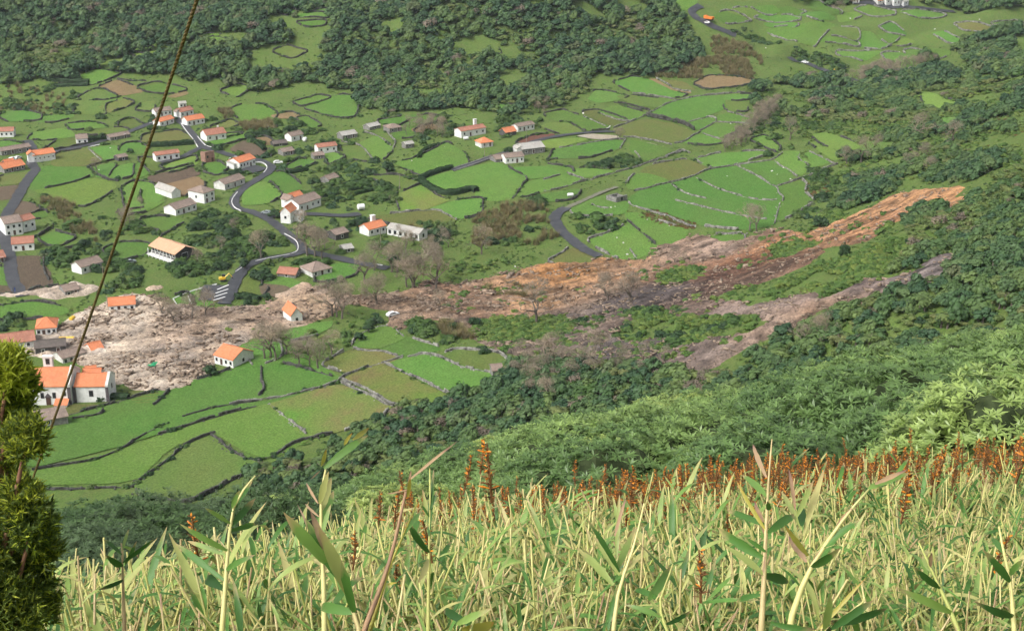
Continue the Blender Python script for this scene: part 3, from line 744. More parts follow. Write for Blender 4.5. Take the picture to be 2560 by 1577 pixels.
def wall_mesh(L, D, h, kind, rh, found=2.0):
    a = MB(); x, y = L / 2, D / 2
    if kind == 'gable':
        P = [(-x, -y, -found), (x, -y, -found), (x, y, -found), (-x, y, -found), (-x, -y, h), (x, -y, h), (x, y, h), (-x, y, h), (-x, 0, h + rh), (x, 0, h + rh)]
        a.add(P, [(0, 1, 5, 4), (2, 3, 7, 6), (1, 2, 6, 9, 5), (3, 0, 4, 8, 7), (4, 5, 9, 8), (6, 7, 8, 9)])
    elif kind == 'shed':
        P = [(-x, -y, -found), (x, -y, -found), (x, y, -found), (-x, y, -found), (-x, -y, h), (x, -y, h), (x, y, h + rh), (-x, y, h + rh)]
        a.add(P, [(0, 1, 5, 4), (2, 3, 7, 6), (1, 2, 6, 5), (3, 0, 4, 7), (4, 5, 6, 7)])
    elif kind == 'ruin':
        t = .6
        for c, d in (((0, -y + t / 2, (h - found) / 2), (L, t, h + found)), ((0, y - t / 2, (h * .8 - found) / 2), (L, t, h * .8 + found)),
                     ((-x + t / 2, 0, (h * .9 - found) / 2), (t, D - 2 * t, h * .9 + found)), ((x - t / 2, 0, (h * .7 - found) / 2), (t, D - 2 * t, h * .7 + found))): a.box(c, d)
    else:
        a.box((0, 0, (h - found) / 2), (L, D, h + found))
    return a
def house(c, A, B, D, h, kind, rh, roof, wallm, label, name='house', cat='house', nw=3, door=1, chim=None, side=1, ww=.9, wh=1.1, end=False, ov=.28, extra=None, sink=0.0, hiz=None, frame='white', ref=None, storeys=1):
    """A, B: foot of the facade nearest the camera, left and right. end=True: the gable end is that facade."""
    a, b = cw(c, [A, B])
    L = math.hypot(b[0] - a[0], b[1] - a[1])
    ang = math.atan2(b[1] - a[1], b[0] - a[0])
    yx, yy = -math.sin(ang), math.cos(ang)
    mx, my = (a[0] + b[0]) / 2 + yx * D / 2, (a[1] + b[1]) / 2 + yy * D / 2
    zb = max(a[2], b[2], float(ground_z(mx, my))) - sink
    root = empty(name, (mx, my, zb), ang)
    tag(root, label, cat)
    LL, DD, inner = (L, D, 0.0) if not end else (D, L, math.pi / 2)
    hold = root
    rzv = inner
    wo_ = wall_mesh(LL, DD, h, kind, rh).build('wall', M[wallm], root); wo_.rotation_euler.z = rzv
    if kind in ('gable', 'hip', 'shed'):
        ro = roof_mesh(LL, DD, kind, rh, ov).build('roof', M[roof], root); ro.location.z = h; ro.rotation_euler.z = rzv
    else: ro = root
    n = nw
    zs = [h * .52] if storeys == 1 else [h * .24, h * .72]
    for zi, z in enumerate(zs):
        for i in range(n):
            x = -L / 2 + L * (i + .5) / n
            if i == door and zi == 0:
                window(root, x, -D / 2 - .015, 1.0, 0, .95, 1.9, frame, 'door', 'door')
            else:
                window(root, x, -D / 2 - .015, z, 0, ww, wh, frame)
    for s in ([-1, 1] if side == 2 else [side] if side else []):
        window(root, s * (L / 2 + .015), 0, h * .52, math.pi / 2, ww, wh, frame)
    if chim:
        x, w, ht = chim
        q = MB(); q.box((0, 0, ht / 2), (w, w * .8, ht)); q.box((0, 0, ht + .08), (w + .25, w * .8 + .25, .16))
        ch = q.build('chimney', M['white' if wallm == 'white' else wallm], root)
        ch.location = (x * L / 2, D * .28, h + rh * .35)
    if extra: extra(root, L, D, h)
    cs, sn = math.cos(ang), math.sin(ang)
    e = 1.2
    occ_poly([(mx + (px * (L / 2 + e)) * cs - (py * (D / 2 + e)) * sn, my + (px * (L / 2 + e)) * sn + (py * (D / 2 + e)) * cs) for px, py in ((-1, -1), (1, -1), (1, 1), (-1, 1))], 4)
    u, v = w2px([(mx, my, zb + h / 2)])[0]
    LAND.append((u, v, ref or label))
    return root
def wing(x0, y0, L, D, h, rh, roof, wallm='white', kind='gable', rz=0, win=2):
    def f(root, L0, D0, h0):
        w = wall_mesh(L, D, h, kind, rh).build('wing_wall', M[wallm], root); w.location = (x0, y0, 0); w.rotation_euler.z = rz
        r = roof_mesh(L, D, kind, rh, .25).build('wing_roof', M[roof], root); r.location = (x0, y0, h); r.rotation_euler.z = rz
        cs, sn = math.cos(rz), math.sin(rz)
        for i in range(win):
            lx, ly = -L / 2 + L * (i + .5) / win, -D / 2 - .015
            window(root, x0 + lx * cs - ly * sn, y0 + lx * sn + ly * cs, h * .52, rz)
    return f
def multi(*fs):
    def f(root, L, D, h):
        for g in fs: g(root, L, D, h)
    return f

H = house
H('c1', (-90,400), (132,396), 6, 2.9, 'gable', 1.3, 'brownred', 'white', 'white house with red roof cut by the left edge, highest on that edge', nw=5)
H('c1', (740,472), (845,462), 6, 2.9, 'gable', 1.4, 'greybrown', 'white', 'small white house with grey-brown roof beside a dark bush above the long lane', nw=2, door=9)
H('c1', (1497,208), (1650,182), 5.5, 2.7, 'gable', 1.3, 'greybrown', 'white', 'white house with grey-brown roof just right of the cable at the top of the hamlet', nw=4)
H('c1', (1735,214), (1858,181), 5.5, 2.8, 'gable', 1.4, 'brownred', 'white', 'white house with dull red roof and small end block in the upper hamlet', nw=3, extra=wing(-4.2, -.3, 2.6, 3.0, 3.0, .9, 'greybrown', rz=1.4, win=1))
H('c1', (1540,300), (1672,262), 5, 2.6, 'gable', 1.3, 'orange', 'white', 'low white house with orange roof below the upper lane, right of the cable', nw=3)
H('c1', (1800,292), (1965,262), 5.5, 2.8, 'gable', 1.6, 'orange', 'white', 'white house with bright orange roof and white rear block right of the hamlet lane', nw=4, extra=wing(3.4, 4.2, 3, 3, 2.8, .8, 'palegrey', win=1))
H('c1', (1985,438), (2172,412), 7.5, 3.0, 'gable', 2.0, 'brownred', 'white', 'white house with broad brown-orange roof right of the white-walled lane', nw=3, chim=(.7, .7, 1.9))
H('c1', (1500,636), (1725,602), 5, 2.9, 'gable', 1.0, 'brownred', 'white', 'long low white house with four dark openings beneath the dark hedge', nw=4, door=2, ww=1.1)
H('c1', (325,642), (535,612), 6, 3.4, 'gable', 1.6, 'orange', 'white', 'tall white house with orange roof and five small windows by the left junction', nw=5, door=9, ww=.6, wh=.6, extra=wing(-5.3, -.6, 4.2, 3.2, 4.0, 1.1, 'orange', rz=1.35, win=1))
H('c1', (45,742), (245,708), 6.5, 2.0, 'gable', 1.9, 'orange', 'stone', 'low stone house with orange roof at the left edge below the tall white house', nw=4, extra=wing(1.5, 4.2, 4.5, 5, 2.4, 1.5, 'orange', 'stone', win=0))
H('c1', (20,575), (300,532), 5, 2.2, 'gable', 1.1, 'greybrown', 'stone', 'long low grey outbuilding with faded roof left of the dark lane', 'outbuilding', 'outbuilding', nw=4)
H('c1', (2300,706), (2452,664), 7, 3.1, 'gable', 1.6, 'orange', 'white', 'white house with bright orange roof beside the paved yard at the bend', nw=5, door=3, extra=wing(-5.0, .8, 3.4, 4.4, 2.5, .5, 'palegrey', kind='shed', win=0))
H('c1', (1140,628), (1228,612), 4.5, 1.7, 'gable', .8, 'greybrown', 'darkstone', 'tiny dark stone shed with brown roof left of the cable', 'shed', 'shed', nw=1)
H('c1', (1650,985), (1735,966), 13, 2.6, 'gable', 1.5, 'palegrey', 'white', 'pale-roofed barn with white gable end below the tan field', 'barn', 'barn', nw=0, end=True, side=0)
H('c1', (1962,1034), (2062,1000), 9, 4.4, 'hip', 1.9, 'greybrown', 'white', 'square two-storey white house with grey-brown hipped roof and tree in front', nw=2, door=0, side=-1, storeys=2)
H('c1', (1690,1150), (1888,1092), 7, 2.6, 'gable', 1.6, 'greybrown', 'white', 'white farmhouse with long faded brown roof above the wood', nw=4)
H('c1', (2160,906), (2350,842), 6.5, 2.5, 'gable', 1.5, 'greybrown', 'offwhite', 'weathered house with dark grey-brown roof above the white bend wall', nw=3)
H('c2', (62,428), (225,404), 8.5, 4.9, 'gable', 1.7, 'greybrown', 'white', 'large two-storey white house with brown roof at the left edge', nw=3, door=1, storeys=2, extra=wing(5.6, 1.0, 5.6, 5.6, 4.4, 1.4, 'brownred', rz=.32, win=2))
H('c2', (122,572), (330,556), 6.5, 2.8, 'gable', 1.6, 'brownred', 'white', 'white cottage with pinkish brown roof below the large two-storey house', nw=3)
H('c2', (-70,690), (58,668), 6, 1.8, 'gable', 1.7, 'brownred', 'stone', 'brown-roofed stone house cut by the left edge beside the road', nw=2)
def school_x(root, L, D, h):
    q = MB(); q.box((0, -D / 2 - 1.0, .55), (L + 1.0, 2.0, .5)); q.build('balcony_slab', M['white'], root)
    for i in range(7):
        p = MB(); p.box((0, 0, 1.2), (.22, .22, 3.9)); o = p.build('pillar', M['white'], root); o.location = (-L / 2 + .3 + i * (L - .6) / 6, -D / 2 - 1.85, -.2)
    for i in range(8):
        window(root, -L / 2 + L * (i + .5) / 8, -D / 2 - .016, 2.2, 0, 1.2, 1.3, 'white')
H('c2', (1462,606), (1688,678), 8, 3.6, 'gable', 1.7, 'salmon', 'darkstone', 'long modern building on pillars with salmon roof and white balcony band', 'public_building', 'building', nw=0, ov=.9, side=1, ww=2.4, wh=1.8, extra=school_x)
H('c2', (786,790), (990,736), 6, 2.5, 'gable', 1.5, 'greybrown', 'white', 'small white house with grey-brown roof just left of the cable above the trees', nw=3)
H('c2', (630,1004), (762,972), 6.5, 2.2, 'gable', 1.2, 'greybrown', 'stone', 'battered grey shed standing in pale mud below the brown field', 'shed', 'shed', nw=2, sink=.6)
H('c2', (1050,1158), (1300,1134), 6, 2.3, 'gable', 1.6, 'orange', 'white', 'orange-roofed white house at the top edge of the pale mud', nw=4, sink=.3)
H('c3', (352,392), (548,380), 8, 2.6, 'hip', 2.0, 'orange', 'white', 'white house with hipped orange roof left of the cable by the mud', nw=4)
H('c3', (345,574), (636,548), 6.5, 2.4, 'gable', 1.2, 'darkroof', 'darkstone', 'long dark stone barn with dark roof behind the church', 'barn', 'barn', nw=2)
H('c3', (605,648), (822,586), 6, 2.0, 'gable', 1.2, 'greybrown', 'offwhite', 'grey-roofed building with white wall half buried in mud, crossed by the cable', nw=4, door=9, sink=.4)
H('c3', (886,556), (996,528), 6, .9, 'gable', 1.5, 'orange', 'white', 'small bright orange roof with white walls buried deep in the mud', nw=0, side=0)
H('c3', (2060,646), (2238,692), 8.5, 2.6, 'gable', 2.0, 'orange', 'white', 'white house with orange-red roof where the mud meets the green slope', nw=4, side=1)
H('c3', (830,800), (925,790), 4, 2.2, 'gable', 1.0, 'orange', 'white', 'little orange-roofed outhouse between the church and the mud', 'outhouse', 'outhouse', nw=0)
H('c3', (-60,540), (345,505), 8, 2.2, 'gable', 1.8, 'brownred', 'offwhite', 'low reddish-roofed house behind the conifer at the left edge', nw=3)
H('d6', (150,478), (352,452), 5, 1.7, 'shed', .9, 'greybrown', 'stone', 'long low shed with pinkish brown roof on the slope below the church', 'shed', 'shed', nw=1, door=9)
H('c4', (650,442), (762,416), 5, 2.7, 'gable', 1.4, 'greybrown', 'white', 'small white house with mottled roof and white tank among dark trees', nw=2)
H('c4', (905,560), (1085,532), 5, 2.9, 'gable', 1.1, 'brownred', 'white', 'white cottage with thin red roof and three dark openings amid pastures', nw=3, door=9, ref='white cottage with thin red roof amid pastures')
H('c4', (570,578), (675,560), 5, 1.9, 'gable', 1.1, 'greybrown', 'stone', 'grey stone outbuilding left of the white red-roofed cottage', 'outbuilding', 'outbuilding', nw=2)
H('c4', (480,488), (610,472), 5, 1.2, 'gable', 1.0, 'darkroof', 'darkstone', 'low dark-roofed shed right of the tan garden plot', 'shed', 'shed', nw=1)
H('c4', (1140,422), (1278,396), 5.5, 1.9, 'gable', 1.3, 'palegrey', 'stone', 'grey stone byre with pale roof above the small walled paddock', 'byre', 'barn', nw=2)
H('c4', (1590,358), (1706,338), 7, 2.1, 'hip', 1.3, 'greybrown', 'stone', 'square grey stone house with hipped roof by the forest edge', nw=2)
H('c4', (1398,332), (1500,306), 5, 1.5, 'gable', 1.1, 'palegrey', 'stone', 'small roofed stone ruin left of the square stone house', 'stone_shed', 'shed', nw=1)
H('c4', (1745,508), (1822,494), 4, 2.0, 'gable', .8, 'palegrey', 'stone', 'little grey stone hut with pale roof at the end of a wall', 'hut', 'hut', nw=1)
H('c6', (205,406), (440,362), 6, 3.1, 'gable', 1.1, 'brownred', 'white', 'long white farmhouse with red roof and tall white chimney tower', nw=4, door=1, chim=(.55, 1.5, 3.2), ww=.9)
H('c4', (1010,842), (1102,812), 5, 1.8, 'gable', 1.2, 'greybrown', 'stone', 'grey-roofed stone hut among the vegetable gardens', 'hut', 'hut', nw=1)
H('c4', (722,1118), (932,1052), 7.5, 3.3, 'gable', 1.8, 'greybrown', 'white', 'big white house with brown tiled roof, orange rear wing and white gable', nw=4, door=1, extra=multi(wing(1.4, 6.4, 6.4, 4.6, 3.3, 1.7, 'orange', win=0), wing(-3.0, 5.6, 4.6, 3.4, 3.5, 1.6, 'greybrown', rz=1.57, win=1)))
H('c4', (545,1218), (640,1226), 6.5, 4.6, 'gable', 2.0, 'orange', 'white', 'tall narrow white house with orange roof and gable end at the road fork', nw=1, door=9, end=True, side=0, extra=wing(3.4, 2.2, 3.0, 3.6, 2.6, .5, 'palegrey', kind='shed', win=0))
H('c5', (1392,427), (1556,396), 6, 2.7, 'gable', 1.6, 'orange', 'white', 'white house with orange roof and big white chimney joined to a long grey-roofed range', nw=3, door=9, chim=(.35, 1.7, 3.0))
H('c5', (1566,408), (1872,470), 5.5, 2.7, 'gable', 1.2, 'palegrey', 'white', 'long white range with pale grey roof and arched openings', 'long_house', 'house', nw=6, door=9, ww=1.3, wh=1.5)
H('c5', (1075,466), (1196,440), 6, 2.2, 'gable', 1.2, 'greybrown', 'darkstone', 'dark stone barn with grey roof below the wooded garden', 'barn', 'barn', nw=1)
H('c5', (1155,584), (1242,572), 5, 1.4, 'gable', .9, 'palegrey', 'stone', 'small shed with pale roof beside the dark bush above the road', 'shed', 'shed', nw=1)
H('c5', (850,822), (1036,776), 8, 1.9, 'hip', 2.0, 'greybrown', 'offwhite', 'dilapidated house with brown hipped roof below the road', nw=3)
H('c5', (512,806), (686,826), 5.5, 1.1, 'gable', 1.4, 'brownred', 'stone', 'low ruinous stone house with reddish roof among bushes above the mud', nw=1)
H('d5', (545,238), (636,221), 7, 3.4, 'gable', 2.2, 'orange', 'white', 'white gabled house with orange roof standing at the edge of brown debris', nw=1, door=9, end=True, side=0)
H('c6', (630,392), (732,372), 5, 2.0, 'gable', 1.7, 'orange', 'darkstone', 'small dark stone house with orange roof above the red soil plot', nw=1)
H('c6', (748,348), (905,322), 5, 2.6, 'gable', 1.0, 'greybrown', 'white', 'white cottage with faded grey roof right of the little orange roof', nw=4)
H('c6', (398,502), (508,484), 6, 2.3, 'hip', 1.7, 'orange', 'offwhite', 'small house with hipped orange roof below the long white farmhouse', nw=2)
H('c6', (790,572), (1005,542), 9, 2.6, 'gable', 1.7, 'palegrey', 'stone', 'pale grey roofed farm building with white gable by the lane', 'farm_building', 'building', nw=3, extra=wing(-5.6, -.4, 4.4, 4.0, 2.7, 1.1, 'palegrey', rz=1.5, win=1))
H('c6', (630,652), (805,636), 6, 2.8, 'gable', 1.3, 'greybrown', 'white', 'white cottage with grey-brown roof and three dark doors below the pale farm building', nw=4, door=2, ww=.7)
H('c6', (535,640), (640,626), 6, 1.5, 'gable', 1.3, 'greybrown', 'stone', 'brown-roofed stone shed left of the cottage with three dark doors', 'shed', 'shed', nw=1)
H('c6', (1690,1028), (1795,1002), 6, 2.4, 'ruin', 0, 'greybrown', 'stone', 'roofless square stone ruin on the pasture above the curved road', 'stone_ruin', 'ruin', nw=1, side=0, frame='darkstone')
H('c1', (1972,642), (2062,628), 5, 5.0, 'ruin', 0, 'greybrown', 'brick', 'tall roofless reddish ruin among pale bare trees below the lane junction', 'ruin', 'ruin', nw=2, side=0, frame='brick')
H('c1', (1725,122), (1790,114), 4, 2.4, 'gable', .7, 'palegrey', 'offwhite', 'tiny whitish ruin with dark opening above the upper hamlet', 'hut', 'hut', nw=2)
H('c1', (1060,432), (1250,396), 5, 1.6, 'gable', 1.0, 'greybrown', 'stone', 'long low stone byre with brown roof along the lane left of the cable', 'byre', 'barn', nw=2)
H('c4', (868,612), (965,598), 4.5, 1.7, 'gable', 1.0, 'greybrown', 'stone', 'grey shed just below the white red-roofed cottage', 'shed', 'shed', nw=1)
H('e4', (165,54), (255,48), 5, 2.8, 'gable', 1.2, 'palegrey', 'white', 'leftmost tiny white house on the far upper road', nw=2)
H('e4', (500,78), (570,72), 5, 1.8, 'gable', 1.8, 'orange', 'offwhite', 'tiny far house with orange roof between white ones on the upper road', nw=1)
H('e4', (610,86), (672,80), 5, 2.2, 'gable', 1.1, 'palegrey', 'white', 'tiny far white shed right of the far orange roof', 'shed', 'shed', nw=1)
H('e4', (712,96), (800,92), 6, 4.4, 'gable', 1.5, 'brownred', 'white', 'tallest of the tiny white houses on the far upper road', nw=2, storeys=2)
H('e4', (845,98), (912,82), 5, 2.4, 'gable', 1.1, 'palegrey', 'white', 'rightmost tiny white house on the far upper road', nw=1)
H('d5', (2170,655), (2250,640), 4.5, 1.6, 'gable', .9, 'greybrown', 'stone', 'little brown stone shelter at the right corner of the lower pastures', 'shelter', 'hut', nw=0, side=0)

# ---- church: nave, lower chancel, sacristy and annex
def church():
    a, b = cw('c3', [(120, 1046), (690, 1040)])
    L = math.hypot(b[0] - a[0], b[1] - a[1]); ang = math.atan2(b[1] - a[1], b[0] - a[0])
    D, h, rh = 11.5, 5.6, 3.1
    mx, my = (a[0] + b[0]) / 2 - math.sin(ang) * D / 2, (a[1] + b[1]) / 2 + math.cos(ang) * D / 2
    root = empty('church', (mx, my, max(a[2], b[2])), ang)
    tag(root, 'white church with two orange roofs and dark stone corner pilasters at the lower left', 'church')
    wall_mesh(L, D, h, 'gable', rh, 3).build('nave_wall', M['white'], root)
    r = roof_mesh(L - 1.6, D, 'gable', rh, .35, .22).build('nave_roof', M['orange'], root); r.location.z = h
    for s in (-1, 1):                                     # raised gable copings
        for q in (-1, 1):
            c = MB(); P = [(s * (L / 2 - .45) - .5, q * (D / 2 + .45), h - .25), (s * (L / 2 - .45) + .5, q * (D / 2 + .45), h - .25), (s * (L / 2 - .45) + .5, 0, h + rh + .05), (s * (L / 2 - .45) - .5, 0, h + rh + .05)]
            c.add(P + [(x, y, z + .75) for x, y, z in P], [(3, 2, 1, 0), (4, 5, 6, 7), (0, 1, 5, 4), (1, 2, 6, 5), (2, 3, 7, 6), (3, 0, 4, 7)])
            c.build('gable_coping', M['offwhite'], root)
    c = MB(); c.box((0, -D / 2 - .12, h - .1), (L - 1.6, .25, .28)); c.build('cornice', M['trim'], root)
    for x in (-L / 2 + .4, L / 2 - .4):
        p = MB(); p.box((x, -D / 2 - .06, h / 2 - 1.5), (.9, .3, h + 3)); p.build('corner_pilaster', M['trim'], root)
    for x in (L * .02, L * .22): window(root, x, -D / 2 - .016, 2.8, 0, .75, 1.5, 'trim')
    window(root, L * .39, -D / 2 - .016, 3.2, 0, .8, 1.0, 'trim')
    sd = MB(); x = L * .08                                  # side doorway with a pointed hood
    sd.box((x, -D / 2 - .1, .4), (1.6, .22, 2.6)); sd.add([(x - 1.1, -D / 2 - .25, 1.8), (x + 1.1, -D / 2 - .25, 1.8), (x, -D / 2 - .25, 3.2), (x - 1.1, -D / 2 - .02, 1.8), (x + 1.1, -D / 2 - .02, 1.8), (x, -D / 2 - .02, 3.2)], [(0, 1, 2), (5, 4, 3), (0, 3, 4, 1), (1, 4, 5, 2), (2, 5, 3, 0)])
    # chancel
    CL, CD, chh, crh = 9.6, 8.4, 4.7, 2.1
    cx = L / 2 + CL / 2 + .35; cy = .1
    w = wall_mesh(CL, CD, chh, 'gable', crh, 3).build('chancel_wall', M['white'], root); w.location = (cx, cy, 0)
    r = roof_mesh(CL - 1.0, CD, 'gable', crh, .3, .2).build('chancel_roof', M['orange'], root); r.location = (cx, cy, chh)
    c = MB(); c.box((cx, cy - CD / 2 - .11, chh - .1), (CL - 1.0, .24, .26)); c.build('cornice', M['trim'], root)
    for x in (cx - CL / 2 + .25, cx + CL / 2 - .35):
        p = MB(); p.box((x, cy - CD / 2 - .06, chh / 2 - 1.4), (.8, .3, chh + 2.9)); p.build('corner_pilaster', M['trim'], root)
    for q in (-1, 1):
        c = MB(); x0 = cx + CL / 2 - .3; P = [(x0 - .4, cy + q * (CD / 2 + .35), chh - .2), (x0 + .4, cy + q * (CD / 2 + .35), chh - .2), (x0 + .4, cy, chh + crh), (x0 - .4, cy, chh + crh)]
        c.add(P + [(x, y, z + .6) for x, y, z in P], [(3, 2, 1, 0), (4, 5, 6, 7), (0, 1, 5, 4), (1, 2, 6, 5), (2, 3, 7, 6), (3, 0, 4, 7)]); c.build('gable_coping', M['offwhite'], root)
    window(root, cx, cy - CD / 2 - .016, 2.5, 0, .95, 1.6, 'trim')
    window(root, cx + CL / 2 + .016, cy, 3.1, math.pi / 2, .7, 1.2, 'trim')
    # little lean-to on the near side, sacristy behind
    w = wall_mesh(3.4, 2.6, 1.5, 'shed', .9, 3).build('annex_wall', M['white'], root); w.location = (L / 2 - 2.4, -D / 2 - 1.31, -.6)
    r = roof_mesh(3.4, 2.6, 'shed', .9, .2).build('annex_roof', M['orange'], root); r.location = (L / 2 - 2.4, -D / 2 - 1.31, .9)
    w = wall_mesh(5, 4, 4.4, 'gable', 1.2, 3).build('sacristy_wall', M['offwhite'], root); w.location = (L / 2 + 3.2, CD / 2 + 2.4, 0)
    r = roof_mesh(5, 4, 'gable', 1.2, .2).build('sacristy_roof', M['orange'], root); r.location = (L / 2 + 3.2, CD / 2 + 2.4, 4.4)
    # bell gable beyond the ridge on the far side
    t = MB(); t.box((-L * .02, D / 2 - .6, h + 2.0), (2.6, 1.2, 5.0)); t.box((-L * .02, D / 2 - .6, h + 4.6), (3.0, 1.5, .3)); t.build('bell_gable', M['white'], root)
    window(root, -L * .02, D / 2 - 1.22, h + 3.2, 0, .9, 1.5, 'trim')
    ddx = MB(); ddx.box((0, 0, 0), (1.3, .16, 2.4)); o = ddx.build('side_door', M['door'], root); o.location = (L * .115, -D / 2 - .05, 1.0)
    p = MB(); x = L * .115
    p.add([(x - 1.0, -D / 2 - .3, 2.3), (x + 1.0, -D / 2 - .3, 2.3), (x, -D / 2 - .3, 3.5), (x - 1.0, -D / 2 - .03, 2.3), (x + 1.0, -D / 2 - .03, 2.3), (x, -D / 2 - .03, 3.5)], [(0, 1, 2), (5, 4, 3), (0, 3, 4, 1), (1, 4, 5, 2), (2, 5, 3, 0)])
    p.build('door_pediment', M['trim'], root)
    occ_disc(mx, my, L / 2 + 2, 4); occ_disc(mx + (L / 2 + 5) * math.cos(ang), my + (L / 2 + 5) * math.sin(ang), 7, 4)
    u, v = w2px([(mx, my, a[2] + 3)])[0]
    LAND.append((u, v, 'church'))
church()

# ================================================================== WALLS OF THE FIELDS
def stone_batch(C, S, Rz, tilt=None):
    """many small six-sided stones -> vertex and face arrays; corners are jittered so that no stone is a clean box"""
    n = len(C)
    u = np.array([(-1, -1, -1), (1, -1, -1), (1, 1, -1), (-1, 1, -1), (-1, -1, 1), (1, -1, 1), (1, 1, 1), (-1, 1, 1)], float)
    P = u[None] * (1 + rng.uniform(-.32, .22, (n, 8, 3))) * S[:, None, :] * .5
    c, s = np.cos(Rz)[:, None], np.sin(Rz)[:, None]
    X = P[..., 0] * c - P[..., 1] * s; Y = P[..., 0] * s + P[..., 1] * c
    V = np.stack([X, Y, P[..., 2]], -1) + C[:, None, :]
    f = np.array([(3, 2, 1, 0), (4, 5, 6, 7), (0, 1, 5, 4), (1, 2, 6, 5), (2, 3, 7, 6), (3, 0, 4, 7)])
    F = (f[None] + (np.arange(n) * 8)[:, None, None]).reshape(-1, 4)
    return V.reshape(-1, 3), F
wall_pts = []        # sample points of all walls built so far
WALLS = []           # (object, centre px, tone)
def dry_wall(L, h=1.1, w=.7, tone='wallstone', st=.62):
    L = resample(L[:, :2], st)
    if len(L) < 4: return
    T = np.gradient(L, axis=0); ang = np.arctan2(T[:, 1], T[:, 0])
    N = np.stack([-np.sin(ang), np.cos(ang)], -1)
    Cs, Ss, Rs = [], [], []
    hv = h * (1 + .34 * vnoise(L[:, 0] / 3, L[:, 1] / 3, 77))
    gap = vnoise(L[:, 0] / 5, L[:, 1] / 5, 78) < -.55                    # collapsed stretches
    hv = np.where(gap, hv * .35, hv)
    for lvl in range(2):
        n = len(L)
        off = rng.normal(0, .06, n) + (.0 if lvl else 0)
        P = L + N * off[:, None]
        z = ground_z(P[:, 0], P[:, 1]) + hv * (.24 + .5 * lvl)
        Cs.append(np.c_[P, z])
        Ss.append(np.c_[np.full(n, st * 1.15) * rng.uniform(.8, 1.25, n), (w - .16 * lvl) * rng.uniform(.8, 1.2, n), hv * .56 * rng.uniform(.85, 1.2, n)])
        Rs.append(ang + rng.normal(0, .16, n))
    # fallen stones beside it
    k = rng.random(len(L)) < .10
    P = L[k] + N[k] * (rng.choice([-1, 1], k.sum()) * rng.uniform(.5, 1.3, k.sum()))[:, None]
    sz = rng.uniform(.25, .6, k.sum())
    Cs.append(np.c_[P, ground_z(P[:, 0], P[:, 1]) + sz * .3]); Ss.append(np.stack([sz, sz * .9, sz * .8], -1)); Rs.append(rng.uniform(0, 3, k.sum()))
    V, F = stone_batch(np.vstack(Cs), np.vstack(Ss), np.concatenate(Rs))
    o = obj('dry_stone_fence', mesh_np('dry_stone_fence', V, F, [M[tone]]))
    wall_pts.append(L)
    m = len(L) // 2
    p = (L[m, 0], L[m, 1], float(ground_z(L[m, 0], L[m, 1])))
    WALLS.append((o, w2px([p])[0], tone))
    return o
